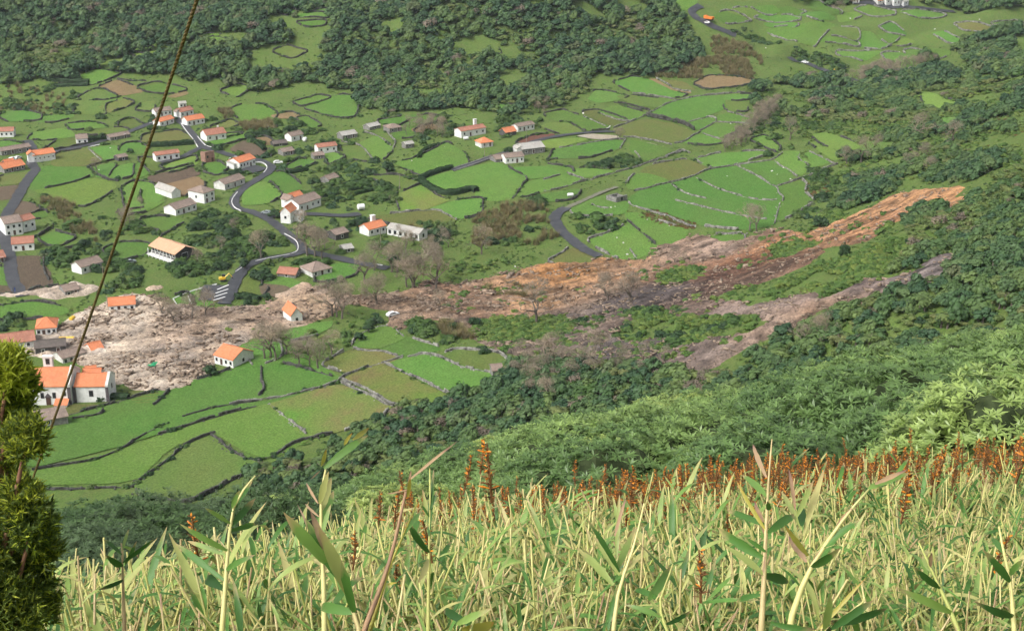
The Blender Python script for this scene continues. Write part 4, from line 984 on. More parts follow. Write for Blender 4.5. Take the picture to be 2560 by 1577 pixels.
EXPL = [  # (crop, height, tone, polyline) walls seen clearly
 ('d5', 1.2, 'wallpale', [(50,872),(200,855),(380,838),(600,790),(850,725),(930,690)]), ('d5', 1.2, 'wallpale', [(930,680),(1000,630),(1250,550),(1440,500)]),
 ('d5', 1.3, 'wallpale', [(950,700),(1080,770),(1200,810),(1300,880),(1360,890)]), ('d5', 1.2, 'wallpale', [(960,680),(1100,730),(1180,770),(1270,830),(1380,885),(1450,895)]),
 ('d5', 1.3, 'wallpale', [(1300,545),(1450,620),(1600,680),(1750,760),(1860,810)]), ('d5', 1.2, 'wallpale', [(1490,495),(1640,465),(1780,510),(1900,570),(2050,600),(2170,625)]),
 ('d5', 1.1, 'wallpale', [(1050,425),(1140,450),(1270,445),(1400,490)]), ('d5', 1.1, 'wallpale', [(2215,650),(2190,720),(2090,790),(2000,800)]), ('d5', 1.0, 'wallpale', [(370,870),(430,930),(520,1000),(590,1050),(660,1115)]),
 ('d5', .9, 'wallpale', [(130,430),(170,480),(230,560)]), ('d5', .9, 'wallpale', [(1380,260),(1400,290),(1450,330)]),
 ('d6', 1.1, 'wallstone', [(170,690),(300,668),(480,640),(620,585),(700,530),(820,462),(950,410),(1150,358),(1320,338)]), ('d6', 1.1, 'wallstone', [(680,770),(760,710),(860,640),(960,550),(1070,505),(1100,500)]),
 ('d6', 1.3, 'wallstone', [(1080,505),(1130,540),(1180,590),(1250,625),(1330,645)]), ('d6', .8, 'wallstone', [(190,785),(330,788),(520,780),(680,775)]), ('p', 1.0, 'wallstone', [(648,1150),(690,1140),(722,1115),(760,1100),(830,1085)]),
 ('e2', 1.2, 'wallpale', [(650,395),(700,420),(820,460),(960,500),(1080,560),(1160,580)]), ('e2', 1.0, 'wallpale', [(1010,375),(1150,405),(1280,440),(1420,470),(1540,495),(1700,520)]), ('e2', 1.0, 'wallpale', [(980,250),(1060,310),(1150,340),(1240,360)]),
 ('e2', 1.1, 'wallpale', [(1170,200),(1260,250),(1340,290),(1450,320),(1560,355),(1680,375),(1780,370)]), ('e2', 1.2, 'wallpale', [(1480,105),(1560,150),(1660,200),(1730,250),(1790,270),(1800,320),(1840,350),(1830,380)]),
 ('e2', 1.2, 'wallpale', [(1790,265),(1900,230),(2050,180),(2180,120),(2250,95)]), ('e2', 1.0, 'wallpale', [(1810,400),(1790,470),(1770,550)]), ('e2', 1.2, 'wallpale', [(700,300),(790,285),(880,255),(990,235),(1150,190),(1200,160),(1290,130),(1400,115),(1480,100)]),
 ('e2', 1.1, 'wallpale', [(1500,100),(1620,85),(1760,65),(1830,10)]), ('e2', 1.1, 'wallpale', [(1770,70),(1820,120),(1870,130),(1940,190)]), ('e2', 1.0, 'wallpale', [(1960,20),(1950,60),(2020,90),(2030,130)]), ('e2', 1.1, 'wallpale', [(2040,0),(2130,45),(2230,95)]),
 ('e2', 1.0, 'wallpale', [(370,405),(420,430),(490,435)]), ('e2', 1.1, 'wallstone', [(640,530),(720,600),(800,660),(850,710)]), ('e2', .8, 'wallpale', [(660,750),(690,790),(710,820)]), ('e2', 1.2, 'wallpale', [(0,305),(120,285),(250,240),(350,215),(480,180),(620,140),(740,110)]),
 ('e2', 1.1, 'wallpale', [(0,215),(120,180)]), ('e2', 1.1, 'wallpale', [(180,165),(240,190),(300,210)]), ('e2', 1.2, 'wallpale', [(750,100),(880,60),(1020,10),(1060,0)]), ('e2', 1.1, 'wallpale', [(1160,60),(1220,100),(1280,120)]),
 ('e1', 1.3, 'wallpale', [(590,615),(700,580),(840,520),(950,470),(1050,420),(1200,340),(1350,300),(1560,265),(1780,245),(2020,225)]), ('e1', 2.2, 'wallstone', [(950,485),(1080,515),(1250,545),(1400,590),(1470,640)]),
 ('e1', 1.2, 'wallpale', [(800,235),(950,250),(1100,275),(1270,305)]), ('e1', 1.2, 'wallpale', [(1060,80),(1160,120),(1240,185),(1330,210),(1430,220)]), ('e1', 1.2, 'wallstone', [(600,340),(760,360),(860,400),(980,425)]),
 ('e1', 1.0, 'wallpale', [(260,490),(380,545),(500,600)]), ('e1', 1.0, 'wallstone', [(0,550),(80,545),(160,590),(280,650)]), ('e1', 1.1, 'wallpale', [(420,450),(540,500),(660,540),(760,545)]), ('e1', 1.2, 'wallpale', [(1420,550),(1560,510),(1660,490),(1730,530),(1640,590),(1540,645)]),
 ('e1', 1.2, 'wallpale', [(1540,660),(1430,720),(1370,770),(1260,785)]), ('e1', 1.0, 'wallpale', [(1560,675),(1650,710),(1780,745)]), ('e1', 1.2, 'wallpale', [(700,715),(830,720),(960,750),(1110,770),(1220,800)]), ('e1', 1.1, 'wallpale', [(0,835),(200,810),(400,765),(560,745),(700,740)]),
 ('e1', 1.0, 'wallpale', [(720,740),(690,790),(660,840)]), ('e1', 1.1, 'wallpale', [(820,880),(870,930),(890,1000)]), ('e1', 1.2, 'wallpale', [(1010,985),(1130,940),(1240,900),(1330,860),(1420,890)]), ('e1', 1.1, 'wallpale', [(1490,970),(1560,1020),(1630,1040)]),
 ('e1', 1.1, 'wallpale', [(1840,440),(1960,465),(2080,510)]), ('e1', 1.0, 'wallpale', [(1720,550),(1870,560),(2080,570)]),
 ('c4', 1.4, 'wallpale', [(1600,1130),(1740,1120),(1900,1100),(2050,1095),(2150,1150),(2230,1190)]), ('c5', 1.2, 'wallpale', [(1620,340),(1850,380),(2050,375),(2170,345)]), ('c4', 1.2, 'wallstone', [(1730,915),(1800,880),(1880,845)]), ('c4', 1.1, 'wallstone', [(1700,690),(1790,740),(1900,775)]),
 ('c4', 1.2, 'wallstone', [(1900,850),(1980,910),(2060,970),(2160,985)]), ('c4', 1.1, 'wallpale', [(1350,350),(1480,385),(1540,430),(1600,480)]), ('c4', 1.1, 'wallpale', [(1560,340),(1600,390),(1650,440),(1620,510)]), ('c4', 1.1, 'wallpale', [(1130,440),(1280,465),(1350,510),(1400,580),(1450,630)]),
 ('c1', 1.2, 'wallstone', [(840,690),(920,655),(1130,605)]), ('c1', 1.1, 'wallstone', [(440,890),(640,850),(860,780)]), ('c1', 1.1, 'wallpale', [(850,510),(900,560),(970,620)]), ('c1', 1.0, 'wallstone', [(1050,770),(1080,710),(1130,670)]), ('c1', 1.1, 'wallstone', [(1340,640),(1390,690),(1440,740)]),
 ('c1', 1.2, 'wallstone', [(1430,760),(1600,720),(1850,655)]), ('c1', 1.0, 'wallstone', [(1350,910),(1345,980),(1370,1030)]), ('c1', 1.2, 'wallstone', [(860,690),(920,750),(1010,800),(1130,820)]), ('c1', 1.1, 'wallstone', [(450,540),(640,500),(840,465)]), ('c2', 1.1, 'wallstone', [(1340,265),(1480,235),(1620,240)]),
 ('c2', 1.1, 'wallstone', [(1540,430),(1640,370),(1760,300)]), ('c2', 1.1, 'wallstone', [(1180,665),(1330,630),(1450,570)]), ('c2', 1.0, 'wallstone', [(420,640),(420,760),(470,850)]), ('c2', 1.2, 'wallstone', [(340,440),(440,385),(510,330)]), ('c2', 1.0, 'wallstone', [(280,950),(380,915),(520,910),(600,890)]),
]
for c, h, tone, pts in EXPL:
    dry_wall(chaikin(cw(c, pts)[:, :2], 1, False), h * (.68 if tone == 'wallpale' or c == 'd6' else .9), .46 if tone == 'wallpale' or c == 'd6' else .6, tone, .42 if c in ('d5', 'd6', 'p') else .6)
# the remaining field edges: walls where no wall, road or house is yet
road_all = np.vstack(road_lines)
for B, k, c in field_out:
    if k == 's': continue
    P = resample(chaikin(B, 1), 1.0, True)
    cen = P.mean(0); n_ = P - cen; n_ /= np.linalg.norm(n_, axis=1)[:, None] + 1e-9
    P = P + n_ * .3
    S = np.vstack(wall_pts)
    ok = np.ones(len(P), bool)
    for q in range(0, len(P)):
        if np.min((S[:, 0] - P[q, 0]) ** 2 + (S[:, 1] - P[q, 1]) ** 2) < 12.0: ok[q] = False
        elif np.min((road_all[:, 0] - P[q, 0]) ** 2 + (road_all[:, 1] - P[q, 1]) ** 2) < 8.0: ok[q] = False
    ok &= (occ_at(P[:, 0], P[:, 1]) & 14) == 0
    ok &= vnoise(P[:, 0] / 13, P[:, 1] / 13, 91) > -.45
    if c in ('d3',) : ok &= vnoise(P[:, 0] / 9, P[:, 1] / 9, 92) > .1
    if ok.all(): ok[0] = False
    if not ok.any(): continue
    r0 = int(np.argmin(ok)); okr = np.roll(ok, -r0); Pr = np.roll(P, -r0, 0)
    i = 0
    far = c in ('e3', 'e4', 'd1')
    while i < len(Pr):
        if okr[i]:
            j = i
            while j < len(Pr) and okr[j]: j += 1
            if j - i >= (10 if not far else 8):
                tone = 'wallpale' if c in ('e3', 'e4', 'e2', 'd5') else 'wallstone'
                dry_wall(Pr[i:j], .95 if not far else 1.0, .62 if not far else .75, tone, .65 if not far else .9)
            i = j
        else: i += 1
# labels: where each wall runs, by the nearest landmark in the picture
LM = np.array([(a, b) for a, b, _ in LAND])
ORD = ['', 'second nearest ', 'third nearest ', 'fourth nearest ', 'fifth nearest ', 'sixth nearest ', 'seventh nearest ', 'eighth nearest ', 'ninth nearest ', 'tenth nearest ']
EXTRA_LM = [(1515, 575, 'curved asphalt road'), (900, 1000, 'lower walled pastures'), (2200, 100, 'far upper walled fields'), (1960, 60, 'far road bend'), (1800, 300, 'right-hand upper pastures'), (1750, 470, 'big terraced pasture above the slide'), (500, 1120, 'lower left green slope'), (730, 20, 'topmost clearing in the forest'), (1330, 510, 'dark clipped hedge'), (1600, 250, 'pastures under the forest edge'), (2330, 170, 'far right walled fields'), (1480, 430, 'overgrown mound in the pastures')]
allLM = np.vstack([LM, np.array([(a, b) for a, b, _ in EXTRA_LM])]); allph = [p for _, _, p in LAND] + [p for _, _, p in EXTRA_LM]
def place_labels(items, noun):
    """items: (object, px, tone word); every label names the nearest landmark and the side on which the thing lies"""
    groups = {}
    for o, q, tone in items:
        d = np.hypot(allLM[:, 0] - q[0], (allLM[:, 1] - q[1]) * 1.5); k = int(np.argmin(d))
        dx, dy = q[0] - allLM[k, 0], q[1] - allLM[k, 1]
        rel = ('left of' if dx < 0 else 'right of') if abs(dx) > abs(dy) * 1.2 else ('above' if dy < 0 else 'below')
        if d[k] < 14: rel = 'beside'
        groups.setdefault((k, rel, tone), []).append((d[k], o))
    for (k, rel, tone), l in groups.items():
        l.sort(key=lambda t: t[0])
        wd = allph[k].split()[:7]
        while wd[-1] in ('and', 'with', 'of', 'the', 'below', 'by', 'in', 'a', 'at', 'on', 'above', 'beside', 'to', 'right', 'left', 'just', 'between', 'behind', 'half', 'cut', 'three', 'four', 'five', 'two', 'where', 'beneath', 'among', 'amid', 'its', 'standing', 'little', 'dark', 'white'): wd.pop()
        ph = ' '.join(wd)
        for i, (_, o) in enumerate(l):
            o['label'] = f"{ORD[min(i, 9)]}{tone}{noun} {rel} the {ph}"
    return
place_labels([(o, q, {'wallstone': 'dark ', 'wallpale': 'pale grey '}[t]) for o, q, t in WALLS], 'stone wall')
for o, q, t in WALLS: o['category'] = 'stone wall'; o['group'] = 'dry stone walls between the fields'
# ================================================================== WHITE ROADSIDE WALLS
def white_wall(c, pts, h, label, w=.35, mat='white', name='white_parapet'):
    L = resample(chaikin(cw(c, pts)[:, :2], 1, False), 1.2); h *= .55; w *= .8
    T = np.gradient(L, axis=0); T /= np.linalg.norm(T, axis=1)[:, None]; N = np.stack([-T[:, 1], T[:, 0]], -1)
    z = ground_z(L[:, 0], L[:, 1])
    A, B = L + N * w / 2, L - N * w / 2
    V = np.concatenate([np.c_[A, z - .4], np.c_[B, z - .4], np.c_[B, z + h], np.c_[A, z + h]]); n = len(L); i = np.arange(n - 1)
    F = [np.stack([i + a * n, i + 1 + a * n, i + 1 + b * n, i + b * n], -1) for a, b in ((0, 3), (3, 2), (2, 1))]
    F.append(np.array([(0, n, 2 * n, 3 * n), (n - 1, 4 * n - 1, 3 * n - 1, 2 * n - 1)]))
    o = obj(name, mesh_np(name, V, np.vstack(F), [M[mat]]))
    tag(o, label, 'wall')
white_wall('c1', [(1735,265),(1800,360),(1860,430),(1900,500)], .9, 'white wall along the left side of the hamlet lane')
white_wall('c1', [(1895,395),(1930,440),(1975,485),(2030,497)], .9, 'white wall along the right side of the hamlet lane')
white_wall('c1', [(850,492),(1020,456)], .8, 'short straight white wall on the lane left of the cable')
white_wall('c1', [(1430,268),(1510,245)], .8, 'short white wall where the cable crosses the upper lane')
white_wall('c4', [(300,640),(360,640),(410,670),(415,705),(380,745)], 1.0, 'curved white wall round the paved yard by the bend')
white_wall('c4', [(45,612),(100,585),(160,600)], .9, 'white wall behind the white house beside the paved yard')
white_wall('c4', [(130,930),(85,985),(72,1030),(100,1080),(165,1110)], 1.0, 'white wall along the outside of the S bend')
white_wall('c5', [(580,408),(640,440),(700,480),(716,540),(700,580),(640,603)], 1.0, 'white wall round the corner of the road junction')
white_wall('c5', [(630,605),(500,628),(390,650),(300,672)], .9, 'greyish white wall along the road left of the junction')
white_wall('c5', [(230,695),(160,740),(110,775)], .9, 'short white wall at the bushes above the parking road')
white_wall('c6', [(1560,328),(1610,316),(1632,294)], 1.0, 'hooked white wall at the head of the upper lane')
white_wall('c2', [(1660,1028),(1790,972),(1900,935),(2080,888)], .7, 'long white border wall of the two lawns by the parking')
white_wall('c2', [(1792,975),(1820,1040),(1850,1115)], .7, 'white border wall dividing the two lawns')
white_wall('c2', [(1660,1030),(1700,1090)], .7, 'white border wall at the left end of the lawns')
white_wall('c5', [(1450,700),(1520,712)], .9, 'pale low wall beside the lower road among bare trees')
white_wall('c6', [(130,728),(300,672),(500,600)], 1.2, 'grey stone wall along the lower side of the sunken lane', .6, 'stone', 'lane_parapet')
white_wall('c6', [(110,708),(290,650),(490,578)], 1.2, 'grey stone wall along the upper side of the sunken lane', .6, 'stone', 'lane_parapet')

# ================================================================== VEHICLES, POLES AND SMALL THINGS
def paint_mat(name, c):
    m, nt, b = _nt(name); b.inputs['Base Color'].default_value = (*c, 1); b.inputs['Roughness'].default_value = .35; return m
PM = {k: paint_mat('paint_' + k, v) for k, v in dict(white=(.75, .75, .74), grey=(.22, .25, .26), orange=(.75, .22, .04), yellow=(.75, .48, .04), dark=(.03, .03, .035), red=(.5, .03, .03), green=(.02, .25, .1), blue=(.03, .08, .3)).items()}
wheel_me = MB(); wheel_me.tube([(0, -.11, 0), (0, .11, 0)], .33, 10); wheel_me = wheel_me.mesh('tyre', PM['dark'])
def spot(c, pt, rz, name, label, cat):
    p = cw(c, [pt])[0]
    occ_disc(p[0], p[1], 3, 4)
    return tag(empty(name, (p[0], p[1], p[2] + .3), rz), label, cat)
def car(c, pt, rz, paint, label, name='car', cat='car'):
    r = spot(c, pt, rz, name, label, cat)
    prof = [(-2.1, .35), (2.1, .35), (2.15, .75), (1.9, .92), (1.0, 1.0), (.45, 1.48), (-1.2, 1.5), (-1.95, 1.0), (-2.15, .8)]
    a = MB(); n = len(prof)
    a.add([(x, y * (.86 - .12 * (z > 1.2)), z) for y in (-1, 1) for x, z in prof], [tuple(range(n)), tuple(range(2 * n - 1, n - 1, -1))] + [((i + 1) % n, i, i + n, (i + 1) % n + n) for i in range(n)])
    a.build('body', PM[paint], r)
    g = MB()
    g.add([(1.0, -.70, 1.03), (1.0, .70, 1.03), (.50, .64, 1.45), (.50, -.64, 1.45)], [(0, 1, 2, 3)]); g.v = [(x + .03, y, z + .02) for x, y, z in g.v]
    g.build('windscreen', M['pane'], r)
    for s in (-1, 1):
        w = MB(); w.add([(.85, s * .85, 1.03), (-1.7, s * .85, 1.03), (-1.15, s * .775, 1.42), (.40, s * .775, 1.42)], [(0, 1, 2, 3) if s < 0 else (3, 2, 1, 0)]); w.build('side_window', M['pane'], r)
        for x in (-1.3, 1.3): obj('wheel', wheel_me, r, (x, s * .80, .33))
    return r
car('c3', (45,438), .3, 'white', 'nearer of two white cars parked at the far left edge of the mud')
car('c3', (100,420), .3, 'white', 'farther of two white cars parked at the far left edge of the mud')
car('c4', (408,1138), 2.7, 'grey', 'grey car on the road above the tall narrow house')
car('c4', (520,655), .2, 'white', 'white pickup parked at the road bend beyond the paved yard', 'pickup')
car('d3', (893,455), -.75, 'white', 'white car on the far road above the wooded slope')
car('c5', (1620,1196), .6, 'white', 'wrecked white car lying at the edge of the landslide debris')
car('c1', (122,622), 1.2, 'white', 'white car behind the orange-roofed stone house, left one')
car('c1', (172,612), 1.2, 'white', 'white car behind the orange-roofed stone house, right one')
car('c2', (1252,692), .7, 'grey', 'grey truck in the yard left of the long building on pillars', 'truck')
car('d3', (190,172), 2.3, 'white', 'white car just in front of the orange tipper on the far road')
def truck(c, pt, rz, label):
    r = spot(c, pt, rz, 'tipper_truck', label, 'truck')
    a = MB(); a.box((0, 0, .75), (6.6, 1.0, .3)); a.build('chassis', PM['dark'], r)
    a = MB(); a.box((2.5, 0, 1.9), (1.7, 2.3, 2.0)); a.build('cab', PM['orange'], r)
    a = MB(); a.box((3.37, 0, 2.25), (.05, 2.0, .8)); a.build('windscreen', M['pane'], r)
    a = MB(); a.add([(-3.3, -1.2, 1.0), (1.4, -1.2, 1.0), (1.4, 1.2, 1.0), (-3.3, 1.2, 1.0), (-3.6, -1.35, 2.4), (1.5, -1.35, 2.4), (1.5, 1.35, 2.4), (-3.6, 1.35, 2.4)], [(3, 2, 1, 0), (4, 5, 6, 7), (0, 1, 5, 4), (1, 2, 6, 5), (2, 3, 7, 6), (3, 0, 4, 7)]); a.build('tipper_body', PM['orange'], r)
    for s in (-1, 1):
        for x in (-2.4, -1.4, 2.4): obj('wheel', wheel_me, r, (x, s * 1.05, .45), None, (1.4, 1.6, 1.4))
truck('d3', (205,150), 2.35, 'orange tipper truck on the bend of the far road')
def digger(c, pt, rz, label, k=1.0):
    r = spot(c, pt, rz, 'excavator', label, 'excavator'); r.scale = (.72,) * 3
    for s in (-1, 1):
        a = MB(); a.tube([(-1.5, s * 1.0, .4), (1.5, s * 1.0, .4)], .4, 8); a.build('track', PM['dark'], r)
    a = MB(); a.box((-.4, 0, 1.35), (2.8, 2.2, 1.0)); a.build('body', PM['yellow'], r)
    a = MB(); a.box((.5, .6, 2.3), (1.3, 1.0, 1.1)); a.box((.5, .6, 2.9), (1.5, 1.2, .12)); a.build('cab', M['pane'], r)
    a = MB(); a.tube([(.9, -.3, 1.6), (3.0, -.3, 3.4)], .24, 4); a.build('boom', PM['yellow'], r)
    a = MB(); a.tube([(3.0, -.3, 3.4), (4.4, -.3, 1.6)], .19, 4); a.build('dipper_arm', PM['yellow'], r)
    a = MB(); a.add([(4.1, -.8, 1.5), (4.8, -.8, 1.4), (4.7, -.8, .6), (4.1, .2, 1.5), (4.8, .2, 1.4), (4.7, .2, .6)], [(0, 1, 2), (5, 4, 3), (0, 3, 4, 1), (1, 4, 5, 2), (2, 5, 3, 0)]); a.build('bucket', PM['dark'], r)
digger('d3', (1120,530), 2.4, 'yellow excavator at the blocked end of the far road')
digger('c2', (2140,858), .4, 'yellow excavator beside the parking area')
def pole(c, pt, h, label):
    p = cw(c, [pt])[0]
    r = tag(empty('utility_pole', tuple(p)), label, 'pole')
    a = MB(); a.tube([(0, 0, -.5), (0, 0, h)], [.13, .09], 6); a.build('mast', M['wood'], r)
    a = MB(); a.box((0, 0, h - .4), (1.2, .12, .12)); a.build('crossarm', M['wood'], r)
pole('c6', (830,460), 7, 'pale utility pole beside the red soil plot')
pole('c6', (426,592), 7, 'pale utility pole left of the pale grey farm building')
pole('c4', (1686,905), 7, 'pale utility pole left of the clipped hedge')
pole('c2', (1000,900), 7, 'pale utility pole above the pale mud right of the cable')
pole('c5', (1505,520), 7, 'pale utility pole in front of the long white range')
pole('c3', (1040,160), 6, 'dark utility pole at the left end of the orange-roofed house in the mud')
# white tank, yellow drums, green sheet
def tank(c, pt, rz, label, mat, r=1.2, L=3.0, name='tank'):
    q = spot(c, pt, rz, name, label, name)
    a = MB(); a.tube([(-L / 2, 0, r), (-L / 2 + .3, 0, r), (L / 2 - .3, 0, r), (L / 2, 0, r)], [r * .7, r, r, r * .7], 12); a.build('shell', PM[mat], q)
    for x in (-L / 3, L / 3):
        b = MB(); b.box((x, 0, .12), (.3, r * 1.6, .5)); b.build('saddle', M['stone'], q)
tank('c4', (1315,1096), .4, 'white cylindrical tank at the end of the lower lane', 'white')
tank('c4', (776,440), 1.2, 'white tank beside the small white house with mottled roof', 'white', 1.0, 2.0)
tank('c6', (250,424), .2, 'white tank in front of the long white farmhouse', 'white', .7, 2.4)
tank('c3', (695,240), 1.3, 'yellow drum at the upper left edge of the mud', 'yellow', .7, 2.2)
tank('c3', (640,425), .1, 'long yellow buoy-like float lying on the debris left of the cable', 'yellow', .5, 5.0)
tank('c6', (1250,968), .1, 'white tank lying in the pasture above the curved road', 'white', .7, 2.6)
def tarp(c, pt, label, mat):
    p = cw(c, [pt])[0]
    gx, gy = np.meshgrid(np.linspace(-1.2, 1.2, 10), np.linspace(-1.0, 1.0, 9))
    z = ground_z(p[0] + gx, p[1] + gy) + 1.1 + .25 * fbm(gx, gy, 3, 5) + .5 * np.exp(-(gx ** 2 + gy ** 2) / 2)
    I = np.arange(90).reshape(9, 10)
    F = np.stack([I[:-1, :-1], I[:-1, 1:], I[1:, 1:], I[1:, :-1]], -1).reshape(-1, 4)
    V = np.stack([p[0] + gx + .2 * gy, p[1] + gy, z], -1).reshape(-1, 3)
    tag(obj('tarpaulin', mesh_np('tarpaulin', np.vstack([V, V - (0, 0, .06)]), np.vstack([F, F[:, ::-1] + 90]), [PM[mat]])), label, 'tarpaulin')
tarp('c3', (1465,690), 'green tarpaulin crumpled on the lower mud', 'green')
# two people at the end of the left road
def person(c, pt, rz, top, label):
    p = cw(c, [pt])[0]
    r = tag(empty('person', (p[0], p[1], p[2] + .3), rz), label, 'person')
    vs_ = [(0, 0, .95), (0, 0, 1.2), (0, 0, 1.42), (0, 0, 1.52), (0, .02, 1.66), (.1, 0, .9), (.12, .02, .5), (.12, 0, .06), (.13, .12, .04), (-.1, 0, .9), (-.14, -.03, .5), (-.16, -.05, .06), (-.16, .07, .04), (.2, 0, 1.4), (.27, 0, 1.12), (.27, .06, .86), (-.2, 0, 1.4), (-.28, 0, 1.12), (-.27, .06, .86)]
    es = [(0, 1), (1, 2), (2, 3), (3, 4), (0, 5), (5, 6), (6, 7), (7, 8), (0, 9), (9, 10), (10, 11), (11, 12), (2, 13), (13, 14), (14, 15), (2, 16), (16, 17), (17, 18)]
    rad = [.15, .15, .16, .06, .11, .1, .075, .05, .04, .1, .075, .05, .04, .07, .05, .04, .07, .05, .04]
    me = bpy.data.meshes.new('body'); me.from_pydata(vs_, es, []); me.materials.append(PM[top])
    o = obj('body', me, r)
    md = o.modifiers.new('skin', 'SKIN')
    for q, rr in zip(me.skin_vertices[0].data, rad): q.radius = (rr, rr * .8)
    me.skin_vertices[0].data[0].use_root = True
    o.modifiers.new('sub', 'SUBSURF').levels = 1
    h = MB(); h.tube([(0, .02, 1.58), (0, .02, 1.64), (0, .02, 1.74), (0, .02, 1.79)], [.05, .10, .10, .04], 8); h.build('hair', PM['dark'], r, True)
person('c2', (128,958), 2.0, 'dark', 'person in dark clothes standing where the left road meets the mud, left one')
person('c2', (146,966), 1.0, 'blue', 'person in blue clothes standing where the left road meets the mud, right one')

# ================================================================== RUBBLE ON THE SLIDE
x0, y0 = mudW[0].min(0); x1, y1 = mudW[0].max(0)
n = 70000
px_, py_ = rng.uniform(x0, x1, n), rng.uniform(y0, y1, n)
k = in_poly(px_, py_, mudW[0]) & ((occ_at(px_, py_) & 12) == 8)
px_, py_ = px_[k], py_[k]
dens = np.interp(px_, [-200, -40, 20, 90, 200], [.9, .75, .35, .18, .04]) * (.35 + .9 * (fbm(px_ / 9, py_ / 9, 3, 101) > -.1))
k = rng.random(len(px_)) < dens; px_, py_ = px_[k], py_[k]
sz = rng.gamma(2.0, .13, len(px_)) + .14
Cc = np.c_[px_, py_, ground_z(px_, py_) + .72 + rng.uniform(-.1, .35, len(px_))]
Sz = np.stack([sz * np.where(rng.random(len(px_)) < .15, rng.uniform(3, 8, len(px_)), rng.uniform(.8, 2.4, len(px_))), sz * rng.uniform(.6, 1.1, len(px_)), sz * rng.uniform(.4, .9, len(px_))], -1)
V, F = stone_batch(Cc, Sz, rng.normal(.2, .7, len(px_)))
tag(obj('rubble', mesh_np('rubble', V, F, [M['rubble']])), 'pale rubble and broken timber strewn over the mud', 'rubble', kind='stuff')
# scattered boulders on the pastures
bld = [('c6', (1990,1190)), ('c6', (2080,1195)), ('c6', (1640,1075)), ('c6', (1680,1065)), ('c1', (1058,503)), ('c1', (950,712)), ('c4', (2045,680)), ('c4', (1800,628)), ('c4', (2115,490)), ('e2', (865,528)), ('e2', (960,570)), ('e2', (560,660)), ('e2', (610,700)), ('e2', (640,790)), ('e2', (1405,188)), ('d5', (940,605)), ('d6', (670,548)), ('e1', (255,458)), ('e1', (1870,570)), ('e1', (2298,715)), ('e2', (1750,150)), ('e2', (1790,175)), ('e2', (1840,125)), ('e2', (1890,210)), ('f1', (1100,185)), ('f1', (1130,205)), ('d3', (612,345)), ('d3', (1215,135)), ('e4', (790,700)), ('e4', (1860,265)), ('e4', (1265,395)), ('e4', (140,250))]
bo = []
for c, pt in bld:
    p = cw(c, [pt])[0]
    s = random.uniform(.28, .55)
    bm = bmesh.new(); bmesh.ops.create_icosphere(bm, subdivisions=2, radius=s)
    for v in bm.verts:
        v.co *= 1 + .3 * float(vnoise(v.co.x * 2 + p[0], v.co.y * 2 + v.co.z * 1.7, 3)); v.co.z *= .75
    me = bpy.data.meshes.new('boulder'); bm.to_mesh(me); bm.free(); me.materials.append(M['offwhite'])
    o = obj('boulder', me, None, (p[0], p[1], p[2] + s * .4)); o['category'] = 'boulder'; o['group'] = 'pale boulders on the pastures'
    bo.append((o, cv(c, [pt])[0], ''))
place_labels(bo, 'pale boulder')
# ================================================================== VEGETATION: MATERIALS AND PROTOTYPES
M['leaf_forest'] = mat_leaf('forest_foliage', [(0, (.036, .082, .040)), (.35, (.054, .112, .048)), (.7, (.078, .142, .056)), (.93, (.10, .155, .06)), (1, (.12, .145, .07))], .5, .6, .15)
M['leaf_shrub'] = mat_leaf('shrub_foliage', [(0, (.045, .095, .025)), (.5, (.07, .135, .033)), (1, (.11, .165, .045))], .8, .6, .25)
M['leaf_fern'] = mat_leaf('fern_foliage', [(0, (.085, .165, .04)), (.5, (.13, .22, .055)), (1, (.19, .25, .06))], .8, .6, .3)
M['leaf_dark'] = mat_leaf('hedge_foliage', [(0, (.022, .055, .020)), (1, (.035, .075, .025))], .8, .6, .15)
M['twig'] = mat_leaf('grey_brown_twigs', [(0, (.20, .165, .135)), (.5, (.26, .215, .17)), (1, (.30, .24, .18))], .5, .9, 0)
M['cane'] = mat_leaf('dry_cane', [(0, (.20, .165, .085)), (.5, (.27, .22, .115)), (1, (.17, .17, .075))], .5, .9, .2)
M['rust'] = mat_leaf('rusty_scrub', [(0, (.16, .085, .035)), (.5, (.13, .10, .04)), (1, (.10, .12, .035))], .5, .9, .1)

